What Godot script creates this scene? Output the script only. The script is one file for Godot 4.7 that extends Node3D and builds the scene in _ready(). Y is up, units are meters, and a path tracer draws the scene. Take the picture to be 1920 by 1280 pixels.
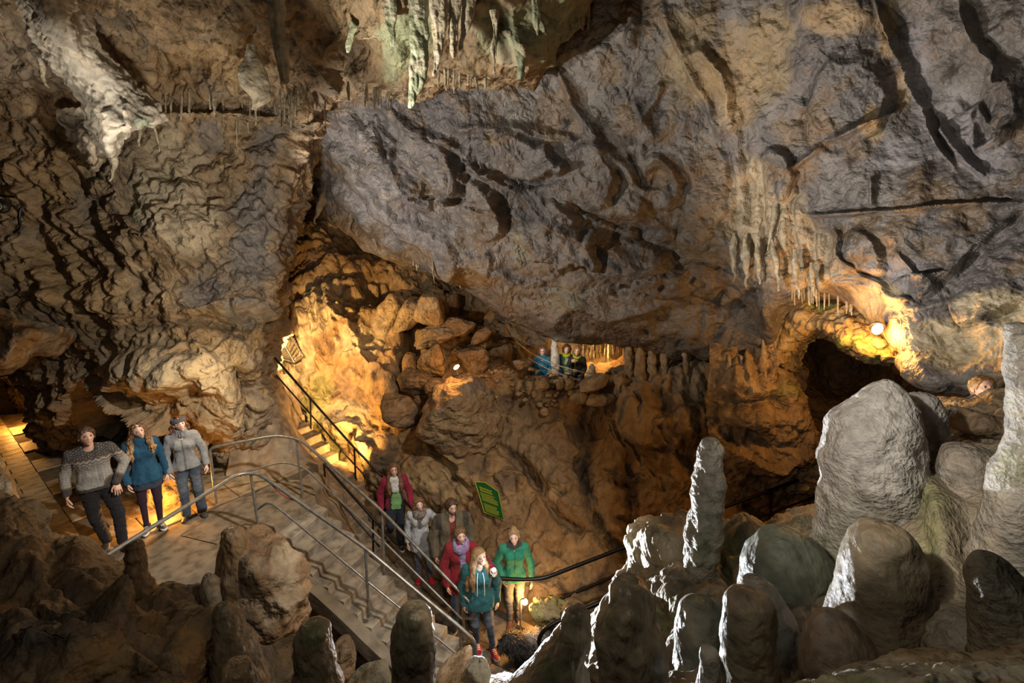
extends Node3D
# A show cave seen from a high ledge: rock shell, stairs, rails, dripstones, visitors and a dog.

const FL := 907.0            # focal length in pixels of the 1920 x 1280 frame
const EYE := Vector3(0, 6.0, 0)
var cam_basis := Basis(Vector3.RIGHT, deg_to_rad(-13.5))
var taken := {}
var M := {}
var n_low := FastNoiseLite.new()
var n_mid := FastNoiseLite.new()
var n_cell := FastNoiseLite.new()
var n_plate := FastNoiseLite.new()
var n_ridge := FastNoiseLite.new()
var n_fine := FastNoiseLite.new()
var n_tint := FastNoiseLite.new()

func P(x: float, y: float, d: float) -> Vector3:      # surveyed point: a sight line and the distance along the view axis
	return EYE + cam_basis * Vector3((x - 960.0) / FL * d, -(y - 640.0) / FL * d, -d)

func Ph(x: float, y: float, h: float) -> Vector3:     # where a sight line meets the level h
	var r := cam_basis * Vector3((x - 960.0) / FL, -(y - 640.0) / FL, -1.0)
	return EYE + r * ((h - EYE.y) / r.y)

func Pz(x: float, y: float, z: float) -> Vector3:     # where a sight line meets the upright plane z
	var r := cam_basis * Vector3((x - 960.0) / FL, -(y - 640.0) / FL, -1.0)
	return EYE + r * ((z - EYE.z) / r.z)

func Pr(x: float, y: float, d: float, top: Vector3) -> Vector3:   # as Pz, in the upright plane through «top» that faces the eye
	var flat := Vector3(top.x, 0, top.z).normalized()
	var r := cam_basis * Vector3((x - 960.0) / FL, -(y - 640.0) / FL, -1.0)
	var k: float = Vector3(top.x, 0, top.z).length() / Vector3(r.x, 0, r.z).dot(flat)
	return EYE + r * k

func numbered(called: String) -> String:
	if not taken.has(called):
		taken[called] = 0
		return called
	taken[called] += 1
	return "%s_%03d" % [called, taken[called]]

func tag(o: Node, label := "", category := "", group := "", kind := "") -> Node:
	if label: o.set_meta("label", label)
	if category: o.set_meta("category", category)
	if group: o.set_meta("group", group)
	if kind: o.set_meta("kind", kind)
	return o

func thing(called: String, label: String, category: String, at := Vector3.ZERO, turn := 0.0, group := "") -> Node3D:
	var o := Node3D.new()
	o.name = numbered(called)
	add_child(o)
	o.position = at
	o.rotation.y = turn
	tag(o, label, category, group)
	return o

func put(called: String, mesh: Mesh, mat: Material, parent: Node3D = null, at := Vector3.ZERO) -> MeshInstance3D:
	var o := MeshInstance3D.new()
	o.name = called if parent else numbered(called)
	o.mesh = mesh
	if mat: o.material_override = mat
	o.position = at
	if parent: parent.add_child(o, true)
	else: add_child(o)
	return o

func light_omni(at: Vector3, color: Color, energy: float, size := 0.05) -> void:
	var l := OmniLight3D.new()
	l.name = numbered("light")
	add_child(l)
	l.position = at
	l.light_color = color
	l.light_energy = energy
	l.light_size = size
	l.omni_range = 40.0
	l.omni_attenuation = 2.0
	l.shadow_enabled = true

func light_spot(at: Vector3, to: Vector3, color: Color, energy: float, angle: float, size := 0.05, soft := 0.6) -> void:
	var l := SpotLight3D.new()
	l.name = numbered("light")
	add_child(l)
	l.look_at_from_position(at, to, Vector3.UP if absf((to - at).normalized().y) < 0.98 else Vector3.RIGHT)
	l.light_color = color
	l.light_energy = energy
	l.light_size = size
	l.spot_angle = angle
	l.spot_angle_attenuation = soft
	l.spot_range = 40.0
	l.spot_attenuation = 2.0
	l.shadow_enabled = true

# ---------------------------------------------------------------- materials
func noise(kind: int, freq: float, seed_: int, fractal := FastNoiseLite.FRACTAL_FBM, oct := 4) -> FastNoiseLite:
	var n := FastNoiseLite.new()
	n.noise_type = kind
	n.frequency = freq
	n.seed = seed_
	n.fractal_type = fractal
	n.fractal_octaves = oct
	return n

func noise_tex(n: FastNoiseLite, size: int, ramp: Array = []) -> NoiseTexture2D:
	var t := NoiseTexture2D.new()
	t.width = size
	t.height = size
	t.seamless = true
	t.noise = n
	if ramp:
		var g := Gradient.new()
		var off := PackedFloat32Array()
		var cols := PackedColorArray()
		for r in ramp:
			off.append(r[0])
			cols.append(r[1])
		g.offsets = off
		g.colors = cols
		t.color_ramp = g
	return t

func g(v: float) -> Color:
	return Color(v, v, v)

func mat(col: Color, rough := 0.8, metal := 0.0) -> StandardMaterial3D:
	var m := StandardMaterial3D.new()
	m.albedo_color = col
	m.roughness = rough
	m.metallic = metal
	return m

func rock_mat(rough: float, spec: float, scale: Vector3, bump: float, tex: Texture2D, height: Texture2D) -> StandardMaterial3D:
	var m := mat(Color.WHITE, rough)
	m.metallic_specular = spec
	m.vertex_color_use_as_albedo = true
	m.albedo_texture = tex
	m.uv1_triplanar = true
	m.uv1_world_triplanar = true
	m.uv1_scale = scale
	m.heightmap_enabled = true
	m.heightmap_texture = height
	m.heightmap_scale = bump
	return m

func cloth_mat(col: Color, scale := 6.0, bump := 0.4, rough := 0.9) -> StandardMaterial3D:
	var m := mat(col, rough)
	m.albedo_texture = M.cloth_tex
	m.uv1_triplanar = true
	m.uv1_scale = Vector3.ONE * scale
	m.heightmap_enabled = true
	m.heightmap_texture = M.weave
	m.heightmap_scale = bump
	m.rim_enabled = true
	m.rim = 0.08
	m.vertex_color_use_as_albedo = true
	return m

func make_materials() -> void:
	var SX := FastNoiseLite.TYPE_SIMPLEX_SMOOTH
	n_low = noise(SX, 1.0, 11, FastNoiseLite.FRACTAL_FBM, 3)
	n_mid = noise(SX, 1.0, 23, FastNoiseLite.FRACTAL_FBM, 4)
	n_ridge = noise(SX, 1.0, 5, FastNoiseLite.FRACTAL_RIDGED, 4)
	n_fine = noise(SX, 1.0, 7, FastNoiseLite.FRACTAL_FBM, 3)
	n_tint = noise(SX, 1.0, 31, FastNoiseLite.FRACTAL_FBM, 4)
	for n in [n_cell, n_plate]:
		n.noise_type = FastNoiseLite.TYPE_CELLULAR
		n.frequency = 1.0
		n.fractal_type = FastNoiseLite.FRACTAL_NONE
		n.cellular_jitter = 1.0
		n.domain_warp_enabled = true
		n.domain_warp_amplitude = 0.35
		n.domain_warp_frequency = 1.1
		n.domain_warp_fractal_type = FastNoiseLite.DOMAIN_WARP_FRACTAL_NONE
	n_cell.seed = 3
	n_cell.cellular_return_type = FastNoiseLite.RETURN_DISTANCE
	n_plate.seed = 17
	n_plate.cellular_return_type = FastNoiseLite.RETURN_DISTANCE2_SUB
	var stone := noise_tex(noise(SX, 0.012, 41, FastNoiseLite.FRACTAL_FBM, 6), 512, [[0.0, g(0.62)], [0.4, g(0.84)], [0.6, g(0.93)], [1.0, g(1.0)]])
	var stone_h := noise_tex(noise(SX, 0.016, 42, FastNoiseLite.FRACTAL_FBM, 7), 512)
	var ridge_h := noise_tex(noise(SX, 0.011, 43, FastNoiseLite.FRACTAL_RIDGED, 6), 512, [[0.0, g(1)], [1.0, g(0)]])
	var pit_n := noise(FastNoiseLite.TYPE_CELLULAR, 0.05, 44, FastNoiseLite.FRACTAL_FBM, 3)
	pit_n.cellular_return_type = FastNoiseLite.RETURN_DISTANCE
	var pit_h := noise_tex(pit_n, 512)
	M.cloth_tex = noise_tex(noise(SX, 0.03, 45, FastNoiseLite.FRACTAL_FBM, 4), 256, [[0.0, g(0.78)], [1.0, g(1.0)]])
	M.weave = noise_tex(noise(SX, 0.02, 46, FastNoiseLite.FRACTAL_FBM, 5), 256)
	M.rock = rock_mat(0.72, 0.5, Vector3(0.55, 0.55, 0.55), 9.0, stone, stone_h)
	M.slab = rock_mat(0.55, 0.5, Vector3(0.5, 0.5, 0.5), 7.0, stone, ridge_h)
	M.wall = rock_mat(0.8, 0.4, Vector3(0.5, 0.35, 0.5), 9.0, stone, stone_h)
	M.flow = rock_mat(0.6, 0.5, Vector3(0.9, 0.9, 0.9), 2.8, stone, stone_h)
	M.drip = rock_mat(0.45, 0.5, Vector3(1.2, 0.5, 1.2), 3.0, stone, stone_h)
	M.knob = rock_mat(0.62, 0.5, Vector3(1.3, 1.3, 1.3), 2.0, stone, pit_h)
	M.earth = rock_mat(0.85, 0.35, Vector3(0.8, 0.8, 0.8), 4.5, stone, pit_h)
	M.concrete = rock_mat(0.85, 0.35, Vector3(0.7, 0.7, 0.7), 0.5, stone, stone_h)
	M.tile = rock_mat(0.55, 0.5, Vector3(0.8, 0.8, 0.8), 0.35, stone, stone_h)
	M.steel = mat(Color(0.60, 0.585, 0.56), 0.40, 0.6)
	M.steel.albedo_texture = stone
	M.steel.uv1_triplanar = true
	M.steel.uv1_scale = Vector3.ONE * 1.5
	M.black = mat(Color(0.10, 0.09, 0.085), 0.42, 0.4)
	M.dark = mat(Color(0.05, 0.05, 0.05), 0.5)
	M.rope = cloth_mat(Color(0.62, 0.56, 0.45), 20.0, 0.3)

# ---------------------------------------------------------------- plain shapes
func to_mesh(arr: Array) -> ArrayMesh:
	var m := ArrayMesh.new()
	m.add_surface_from_arrays(Mesh.PRIMITIVE_TRIANGLES, arr)
	return m

func joined(list: Array) -> Array:
	# several sets of arrays as one
	var v := PackedVector3Array()
	var n := PackedVector3Array()
	var c := PackedColorArray()
	var idx := PackedInt32Array()
	for a in list:
		var base := v.size()
		v.append_array(a[Mesh.ARRAY_VERTEX])
		n.append_array(a[Mesh.ARRAY_NORMAL])
		if a[Mesh.ARRAY_COLOR] is PackedColorArray: c.append_array(a[Mesh.ARRAY_COLOR])
		else:
			for i in v.size() - base: c.append(Color.WHITE)
		for i in a[Mesh.ARRAY_INDEX]: idx.append(i + base)
	var arr := []
	arr.resize(Mesh.ARRAY_MAX)
	arr[Mesh.ARRAY_VERTEX] = v
	arr[Mesh.ARRAY_NORMAL] = n
	arr[Mesh.ARRAY_COLOR] = c
	arr[Mesh.ARRAY_INDEX] = idx
	return arr

func dyed(a: Array, col: Color) -> Array:
	var c := PackedColorArray()
	c.resize(a[Mesh.ARRAY_VERTEX].size())
	c.fill(col)
	a[Mesh.ARRAY_COLOR] = c
	return a

func grid_mesh(pts: PackedVector3Array, nu: int, nv: int, cols := PackedColorArray(), flip := false, wrap := false) -> ArrayMesh:
	return to_mesh(grid_arrays(pts, nu, nv, cols, flip, wrap))

func grid_arrays(pts: PackedVector3Array, nu: int, nv: int, cols := PackedColorArray(), flip := false, wrap := false) -> Array:
	# nu columns by nv rows; wrap joins the last column to the first (which must be repeated)
	var nrm := PackedVector3Array()
	nrm.resize(nu * nv)
	var idx := PackedInt32Array()
	idx.resize((nu - 1) * (nv - 1) * 6)
	var k := 0
	var sgn := -1.0 if flip else 1.0
	for j in nv:
		for i in nu:
			var l := i - 1 if i > 0 else (nu - 2 if wrap else 0)
			var r := i + 1 if i < nu - 1 else (1 if wrap else nu - 1)
			var u := j - 1 if j > 0 else 0
			var d := j + 1 if j < nv - 1 else nv - 1
			var a := pts[j * nu + r] - pts[j * nu + l]
			var b := pts[d * nu + i] - pts[u * nu + i]
			nrm[j * nu + i] = b.cross(a).normalized() * sgn
	for j in nv - 1:
		for i in nu - 1:
			var a := j * nu + i
			var b := a + 1
			var c := a + nu
			var e := c + 1
			if flip:
				idx[k] = a; idx[k + 1] = c; idx[k + 2] = b; idx[k + 3] = b; idx[k + 4] = c; idx[k + 5] = e
			else:
				idx[k] = a; idx[k + 1] = b; idx[k + 2] = c; idx[k + 3] = b; idx[k + 4] = e; idx[k + 5] = c
			k += 6
	var arr := []
	arr.resize(Mesh.ARRAY_MAX)
	arr[Mesh.ARRAY_VERTEX] = pts
	arr[Mesh.ARRAY_NORMAL] = nrm
	arr[Mesh.ARRAY_INDEX] = idx
	if cols.size(): arr[Mesh.ARRAY_COLOR] = cols
	return arr

func tube(path: Array, radii, sides := 10, caps := true, flat := 1.0, flat_dir := Vector3.ZERO) -> ArrayMesh:
	return to_mesh(tube_arrays(path, radii, sides, caps, flat, flat_dir))

func tube_arrays(path: Array, radii, sides := 10, caps := true, flat := 1.0, flat_dir := Vector3.ZERO) -> Array:
	# a round bar along a path; flat thins it along flat_dir
	var n := path.size()
	var pts := PackedVector3Array()
	var up := Vector3.UP
	var rows := 0
	for j in n:
		var t: Vector3 = (path[mini(j + 1, n - 1)] - path[maxi(j - 1, 0)]).normalized()
		if j == 0: up = Vector3.RIGHT if absf(t.y) > 0.9 else Vector3.UP
		var a := t.cross(up).normalized()
		up = a.cross(t).normalized()
		var r: float = radii[j] if radii is Array or radii is PackedFloat32Array else radii
		var ring := PackedVector3Array()
		for i in sides + 1:
			var w := TAU * i / sides
			var q := (a * cos(w) + up * sin(w)) * r
			if flat_dir != Vector3.ZERO: q -= flat_dir * q.dot(flat_dir) * (1.0 - flat)
			ring.append(q)
		if caps and j == 0:
			for i in sides + 1: pts.append(path[0])
			for i in sides + 1: pts.append(path[0] + ring[i] * 0.98)
			rows += 2
		for i in sides + 1: pts.append(path[j] + ring[i])
		rows += 1
		if caps and j == n - 1:
			for i in sides + 1: pts.append(path[j] + ring[i] * 0.98)
			for i in sides + 1: pts.append(path[j])
			rows += 2
	return grid_arrays(pts, sides + 1, rows, PackedColorArray(), false, true)

func smooth_path(pts: Array, per := 6) -> Array:
	var out := []
	for i in pts.size() - 1:
		var a: Vector3 = pts[maxi(i - 1, 0)]
		var b: Vector3 = pts[i]
		var c: Vector3 = pts[i + 1]
		var d: Vector3 = pts[mini(i + 2, pts.size() - 1)]
		for k in per: out.append(b.cubic_interpolate(c, a, d, float(k) / per))
	out.append(pts[-1])
	return out

func round_corners(pts: Array, r: float, seg := 5) -> Array:
	var out := [pts[0]]
	for i in range(1, pts.size() - 1):
		var p: Vector3 = pts[i]
		var a: Vector3 = pts[i - 1] - p
		var b: Vector3 = pts[i + 1] - p
		var rr := minf(r, minf(a.length(), b.length()) * 0.45)
		var s := p + a.normalized() * rr
		var e := p + b.normalized() * rr
		for k in seg + 1:
			var t := float(k) / seg
			out.append(s.lerp(p, t).lerp(p.lerp(e, t), t))
	out.append(pts[-1])
	return out

func box_mesh(size: Vector3, bev := 0.008, col := Color.WHITE) -> ArrayMesh:
	# a box with chamfered edges, its base at y = 0
	var st := SurfaceTool.new()
	st.begin(Mesh.PRIMITIVE_TRIANGLES)
	st.set_color(col)
	var h := size * 0.5
	var b := minf(bev, minf(h.x, minf(h.y, h.z)) * 0.5)
	var quads := []
	for ax in 3:
		for s in [-1.0, 1.0]:
			var u := (ax + 1) % 3
			var v := (ax + 2) % 3
			var q := []
			for c in [[-1, -1], [1, -1], [1, 1], [-1, 1]]:
				var p := Vector3.ZERO
				p[ax] = h[ax] * s
				p[u] = (h[u] - b) * c[0]
				p[v] = (h[v] - b) * c[1]
				q.append(p)
			if s > 0: q.reverse()
			quads.append(q)
	for ax in 3:
		var u := (ax + 1) % 3
		var v := (ax + 2) % 3
		for su in [-1.0, 1.0]:
			for sv in [-1.0, 1.0]:
				var q := []
				for c in [[-1, 0], [1, 0], [1, 1], [-1, 1]]:
					var p := Vector3.ZERO
					p[ax] = (h[ax] - b) * c[0]
					p[u] = (h[u] - (0.0 if c[1] == 0 else b)) * su
					p[v] = (h[v] - (b if c[1] == 0 else 0.0)) * sv
					q.append(p)
				if su * sv < 0: q.reverse()
				quads.append(q)
	for sx in [-1.0, 1.0]:
		for sy in [-1.0, 1.0]:
			for sz in [-1.0, 1.0]:
				var s := Vector3(sx, sy, sz)
				var q := [Vector3(h.x, h.y - b, h.z - b) * s, Vector3(h.x - b, h.y, h.z - b) * s, Vector3(h.x - b, h.y - b, h.z) * s]
				if sx * sy * sz > 0: q.reverse()
				quads.append(q)
	for q in quads:
		var nn: Vector3 = -(q[1] - q[0]).cross(q[2] - q[0]).normalized()
		var mid: Vector3 = (q[0] + q[1] + q[2]) / 3.0
		if nn.dot(mid) < 0.0:
			nn = -nn
			q.reverse()
		st.set_normal(nn)
		for k in range(1, q.size() - 1):
			for w in [q[0], q[k], q[k + 1]]: st.add_vertex(w + Vector3(0, h.y, 0))
	return st.commit()

func poly_slab(poly: Array, top: float, thick: float, col: Color) -> ArrayMesh:
	# a level plate over a plan polygon of (x, z)
	var st := SurfaceTool.new()
	st.begin(Mesh.PRIMITIVE_TRIANGLES)
	st.set_color(col)
	var pp := PackedVector2Array()
	for q in poly: pp.append(Vector2(q.x, q.y))
	var tri := Geometry2D.triangulate_polygon(pp)
	for lv in [[top, 1], [top - thick, -1]]:
		st.set_normal(Vector3(0, lv[1], 0))
		for t in range(0, tri.size(), 3):
			var q: Array[Vector2] = [pp[tri[t]], pp[tri[t + 1]], pp[tri[t + 2]]]
			var up: bool = (q[1] - q[0]).cross(q[2] - q[0]) > 0.0
			if up != (lv[1] > 0): q.reverse()
			for w in q: st.add_vertex(Vector3(w.x, lv[0], w.y))
	var area := 0.0
	for i in pp.size(): area += pp[i].cross(pp[(i + 1) % pp.size()])
	for i in pp.size():
		var a := pp[i]
		var b := pp[(i + 1) % pp.size()]
		var nn := Vector3(b.y - a.y, 0, a.x - b.x).normalized() * signf(area)
		st.set_normal(nn)
		var q: Array[Vector3] = [Vector3(a.x, top, a.y), Vector3(b.x, top, b.y), Vector3(b.x, top - thick, b.y), Vector3(a.x, top - thick, a.y)]
		if -(q[1] - q[0]).cross(q[2] - q[0]).dot(nn) < 0.0: q.reverse()
		for w in [q[0], q[1], q[2], q[0], q[2], q[3]]: st.add_vertex(w)
	return st.commit()

# ---------------------------------------------------------------- rock surfaces
const Q := 1.18              # spacing of the rock mesh
func sp3(a: Vector3, b: Vector3, c: Vector3, d: Vector3, t: float) -> Vector3:
	return b.cubic_interpolate(c, a, d, t)

func resample(pts: PackedVector3Array, n: int) -> PackedVector3Array:
	# even steps along a Catmull-Rom curve through survey points (x, y, depth)
	var dense := PackedVector3Array()
	for i in pts.size() - 1:
		for k in 8: dense.append(sp3(pts[maxi(i - 1, 0)], pts[i], pts[i + 1], pts[mini(i + 2, pts.size() - 1)], k / 8.0))
	dense.append(pts[-1])
	var len := PackedFloat32Array([0.0])
	for i in range(1, dense.size()):
		var dv := dense[i] - dense[i - 1]
		len.append(len[-1] + Vector3(dv.x, dv.y, dv.z * 60.0).length())
	var out := PackedVector3Array()
	var j := 0
	for i in n:
		var want: float = len[-1] * i / (n - 1)
		while j < dense.size() - 2 and len[j + 1] < want: j += 1
		var span := len[j + 1] - len[j]
		out.append(dense[j].lerp(dense[j + 1], clampf((want - len[j]) / maxf(span, 1e-5), 0.0, 1.0)))
	return out

func parse3(s: String) -> PackedVector3Array:
	var out := PackedVector3Array()
	for w in s.split(" ", false):
		var f := w.split_floats(",")
		out.append(Vector3(f[0], f[1], f[2]))
	return out

func parse2(s: String) -> PackedVector2Array:
	var out := PackedVector2Array()
	for w in s.split(" ", false):
		var f := w.split_floats(",")
		out.append(Vector2(f[0], f[1] if f.size() > 1 else 0.0))
	return out

# carved features, in survey coordinates: "c amp width; x,y x,y ..."  c crack, r ridge, s step (raised on its left-hand side), b boss (x,y then rx,ry), d dish (x,y then rx,ry then angle)
func parse_features(list: Array) -> Array:
	var out := []
	for s: String in list:
		var h := s.split(";")
		var k := h[0].split(" ", false)
		var pts := parse2(h[1])
		var w := float(k[2]) if k.size() > 2 else 1.0
		var reach := w * (3.5 if k[0] in ["s", "f"] else 2.4)
		var f := {"k": k[0], "a": float(k[1]), "w": w, "p": pts, "reach": reach, "n": pts.size()}
		var r := Rect2(pts[0], Vector2.ZERO)
		if k[0] == "b" or k[0] == "d":
			f.reach = 0.0
			var m := maxf(pts[1].x, pts[1].y)
			f["turn"] = deg_to_rad(pts[2].x) if pts.size() > 2 else 0.0
			r = Rect2(pts[0] - Vector2(m, m), Vector2(m, m) * 2.0)
		else:
			for q in pts: r = r.expand(q)
			r = r.grow(reach)
		f["box"] = r
		out.append(f)
	return out

func feature_depth(f: Dictionary, q: Vector2, wob: float) -> float:
	var pts: PackedVector2Array = f.p
	if f.k == "d":          # a smooth hollow facet with a sharp rim
		var e := (q - pts[0]).rotated(-f.turn) / pts[1]
		var rr := e.length_squared() * (1.0 + wob * 0.35)
		return -f.a * minf(1.0, (1.0 - rr) * 3.0) * (0.55 + 0.45 * e.x) if rr < 1.0 else 0.0
	if f.k == "b":
		var e := (q - pts[0]).rotated(-f.turn) / pts[1]
		var rr := e.length_squared() * (1.0 + wob * 0.5)
		return f.a * (1.0 - rr) * (1.0 - rr) if rr < 1.0 else 0.0
	var best := 1e9
	var side := 1.0
	var along := 0.0
	for i in f.n - 1:
		var a := pts[i]
		var ab := pts[i + 1] - a
		var t := clampf((q - a).dot(ab) / ab.length_squared(), 0.0, 1.0)
		var dv := q - a - ab * t
		var d := dv.length_squared()
		if d < best:
			best = d
			side = ab.cross(dv)
			along = (i + t) / (f.n - 1)
	var dist := sqrt(best)
	var w: float = f.w
	if dist > f.reach: return 0.0
	var taper := minf(1.0, minf(along, 1.0 - along) * 8.0 + 0.15)
	if f.k == "s":
		var sd := -dist if side > 0.0 else dist
		sd += wob * w * 0.25
		if sd < -2.5: return 0.0
		return f.a * taper * exp(-maxf(sd, 0.0) / w) * smoothstep(-2.5, 2.5, sd)
	dist = absf(dist + wob * w * 0.3)
	var e := exp(-(dist / w) * (dist / w)) * taper
	return -f.a * e if f.k == "c" else f.a * e

const KINDS := ["low", "mid", "fine", "ridge", "cell", "knob", "plate"]

func ready_layers(layers: Array) -> Array:
	var src := [n_low, n_mid, n_fine, n_ridge, n_cell, n_cell, n_plate]
	var out := []
	for l in layers:
		var k := KINDS.find(l[0])
		var bs: Basis = (l[3] if l.size() > 3 else Basis()) 
		bs = bs.scaled(Vector3.ONE * l[2])
		out.append([src[k], k, l[1], bs])
	return out

func rock_layers(p: Vector3, layers: Array) -> float:
	var s := 0.0
	for l in layers:
		var k: int = l[1]
		var v: float = l[0].get_noise_3dv(l[3] * p)
		if k < 4: s += v * l[2]
		elif k == 6: s += minf(v + 1.0, 0.22) * l[2] * 4.545
		elif k == 4: s += (v + 0.45) * l[2]
		else: s -= (v + 0.45) * l[2]
	return s

func tint(p: Vector3, pal: Array) -> Color:
	var a := n_tint.get_noise_3dv(p * 0.45)
	var b := n_tint.get_noise_3dv(p * 1.3 + Vector3(31, 7, 3))
	var c: Color = pal[0].lerp(pal[1], smoothstep(-0.22, 0.25, a + b * 0.5))
	c = c.lerp(pal[2], smoothstep(0.06, 0.32, b - a * 0.4))
	return c * (1.0 + 0.35 * n_tint.get_noise_3dv(p * 6.0))

# stains: "r,g,b strength; x,y rx,ry" lime crust, mud, lamp algae: colour that belongs to the rock
func parse_stains(list: Array) -> Array:
	var out := []
	for s: String in list:
		var h := s.split(";")
		var k := h[0].split(" ", false)
		var c := k[0].split_floats(",")
		var pts := parse2(h[1])
		for i in range(0, pts.size(), 2):
			out.append([Color(c[0], c[1], c[2]), float(k[1]), pts[i], pts[i + 1]])
	return out

func rock(called: String, rows: Array, step: float, m: Material, pal: Array, layers: Array, feats := [], stains := [], parent: Node3D = null, turned := false) -> MeshInstance3D:
	step *= Q
	var ctrl := []
	var widest := 0.0
	for s in rows:
		var r := parse3(s)
		ctrl.append(r)
		var w := 0.0
		for i in range(1, r.size()): w += Vector3(r[i].x - r[i - 1].x, r[i].y - r[i - 1].y, (r[i].z - r[i - 1].z) * 60.0).length()
		widest = maxf(widest, w)
	var nu := clampi(int(widest / step), 8, 900)
	var lines := []
	for r in ctrl: lines.append(resample(r, nu))
	var tall := 0.0
	for j in range(1, lines.size()):
		var w := 0.0
		for i in 5:
			var dv: Vector3 = lines[j][(nu - 1) * i / 4] - lines[j - 1][(nu - 1) * i / 4]
			w = maxf(w, Vector3(dv.x, dv.y, dv.z * 60.0).length())
		tall += w
	var nv := clampi(int(tall / step), 8, 900)
	var sv := PackedVector3Array()
	sv.resize(nu * nv)
	var pts := PackedVector3Array()
	pts.resize(nu * nv)
	for i in nu:
		var col := PackedVector3Array()
		for l in lines: col.append(l[i])
		col = resample(col, nv)
		for j in nv:
			var q := col[j]
			sv[j * nu + i] = q
			pts[j * nu + i] = P(q.x, q.y, q.z)
	layers = ready_layers(layers)
	var sgn := -1.0 if turned else 1.0
	var nrm := PackedVector3Array()
	nrm.resize(nu * nv)
	for j in nv:
		for i in nu:
			var a := pts[j * nu + mini(i + 1, nu - 1)] - pts[j * nu + maxi(i - 1, 0)]
			var b := pts[mini(j + 1, nv - 1) * nu + i] - pts[maxi(j - 1, 0) * nu + i]
			nrm[j * nu + i] = b.cross(a).normalized() * sgn
	var fs := parse_features(feats)
	var ss := parse_stains(stains)
	var cells := {}
	for kind in 2:
		var arr: Array = fs if kind == 0 else ss
		for n in arr.size():
			var r: Rect2 = arr[n].box if kind == 0 else Rect2(arr[n][2] - arr[n][3] * 1.4, arr[n][3] * 2.8)
			for cx in range(int(floor(r.position.x / 48.0)), int(floor(r.end.x / 48.0)) + 1):
				for cy in range(int(floor(r.position.y / 48.0)), int(floor(r.end.y / 48.0)) + 1):
					var key := Vector3i(cx, cy, kind)
					if not cells.has(key): cells[key] = PackedInt32Array()
					cells[key].append(n)
	var out := PackedVector3Array()
	var cols := PackedColorArray()
	var parts := []
	parts.resize(16)
	var job := func(part: int) -> void:
		var r0 := nv * part / 16
		var r1 := nv * (part + 1) / 16
		var po := PackedVector3Array()
		var pc := PackedColorArray()
		for n in range(r0 * nu, r1 * nu):
			var p := pts[n]
			var q := Vector2(sv[n].x, sv[n].y)
			var s := rock_layers(p, layers)
			var wob := n_fine.get_noise_3dv(p * 1.6) * 2.0
			var cx := int(floor(q.x / 48.0))
			var cy := int(floor(q.y / 48.0))
			var hits: PackedInt32Array = cells.get(Vector3i(cx, cy, 0), PackedInt32Array())
			for h in hits: s += feature_depth(fs[h], q, wob)
			po.append(p + nrm[n] * s)
			var c := tint(p, pal)
			hits = cells.get(Vector3i(cx, cy, 1), PackedInt32Array())
			for h in hits:
				var st: Array = ss[h]
				var e: float = ((q - st[2]) / st[3]).length() + wob * 0.22
				if e < 1.0: c = c.lerp(st[0] * (1.0 + wob * 0.12), st[1] * smoothstep(1.0, 0.55, e))
			c.a = 1.0
			pc.append(c)
		parts[part] = [po, pc]
	var ticket := WorkerThreadPool.add_group_task(job, 16, -1, true)
	WorkerThreadPool.wait_for_group_task_completion(ticket)
	for part in parts:
		out.append_array(part[0])
		cols.append_array(part[1])
	var o := put(called, grid_mesh(out, nu, nv, cols, turned), m, parent)
	if parent == null: o.set_meta("kind", "structure")
	return o

# ---------------------------------------------------------------- loose rock and dripstone
func boulder_mesh(r: Vector3, seed_: int, pal: Array, at: Vector3, rough := 0.06, faces := 12, res := 40) -> ArrayMesh:
	# a block broken along random planes, edges worn
	var rng := RandomNumberGenerator.new()
	rng.seed = seed_
	var pl := []
	for i in faces:
		var d := Vector3(rng.randfn(), rng.randfn() * 0.9, rng.randfn()).normalized()
		pl.append([d, rng.randf_range(0.68, 1.0)])
	for d in [Vector3.UP, Vector3.DOWN, Vector3.LEFT, Vector3.RIGHT, Vector3.FORWARD, Vector3.BACK]:
		pl.append([(d + Vector3(rng.randfn(), rng.randfn(), rng.randfn()) * 0.22).normalized(), rng.randf_range(0.8, 1.0)])
	var nv := res * 2 / 3
	var pts := PackedVector3Array()
	var cols := PackedColorArray()
	for j in nv + 1:
		var th := PI * j / nv
		for i in res + 1:
			var ph := TAU * (i % res) / res
			var d := Vector3(sin(th) * cos(ph), cos(th), sin(th) * sin(ph))
			var s := 0.0
			for q in pl: s += pow(maxf(d.dot(q[0]), 0.0) / q[1], 14.0)
			var k := pow(s, -1.0 / 14.0)
			var p := d * k * r
			var w := at + p
			p += d * (n_mid.get_noise_3dv(w * 2.2) * rough * 2.0 + n_ridge.get_noise_3dv(w * 3.5) * rough * 0.6)
			pts.append(p)
			var c := tint(w * 1.5, pal)
			c.a = 1.0
			cols.append(c)
	return grid_mesh(pts, res + 1, nv + 1, cols, true, true)

func boulder(called: String, label: String, category: String, x: float, y: float, d: float, rx: float, ry: float, rz: float, roll: float, seed_: int, pal: Array, m: Material, group := "", rough := 0.05) -> MeshInstance3D:
	var at := P(x, y, d)
	var k := d / FL
	var o := put(called, boulder_mesh(Vector3(rx * k, ry * k, rz), seed_, pal, at, rough * minf(1.0, rx * k * 2.0), 11, clampi(int(rx * 1.3), 20, 90)), m, null, at)
	o.rotation.z = deg_to_rad(roll)
	tag(o, label, category, group)
	return o

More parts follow.
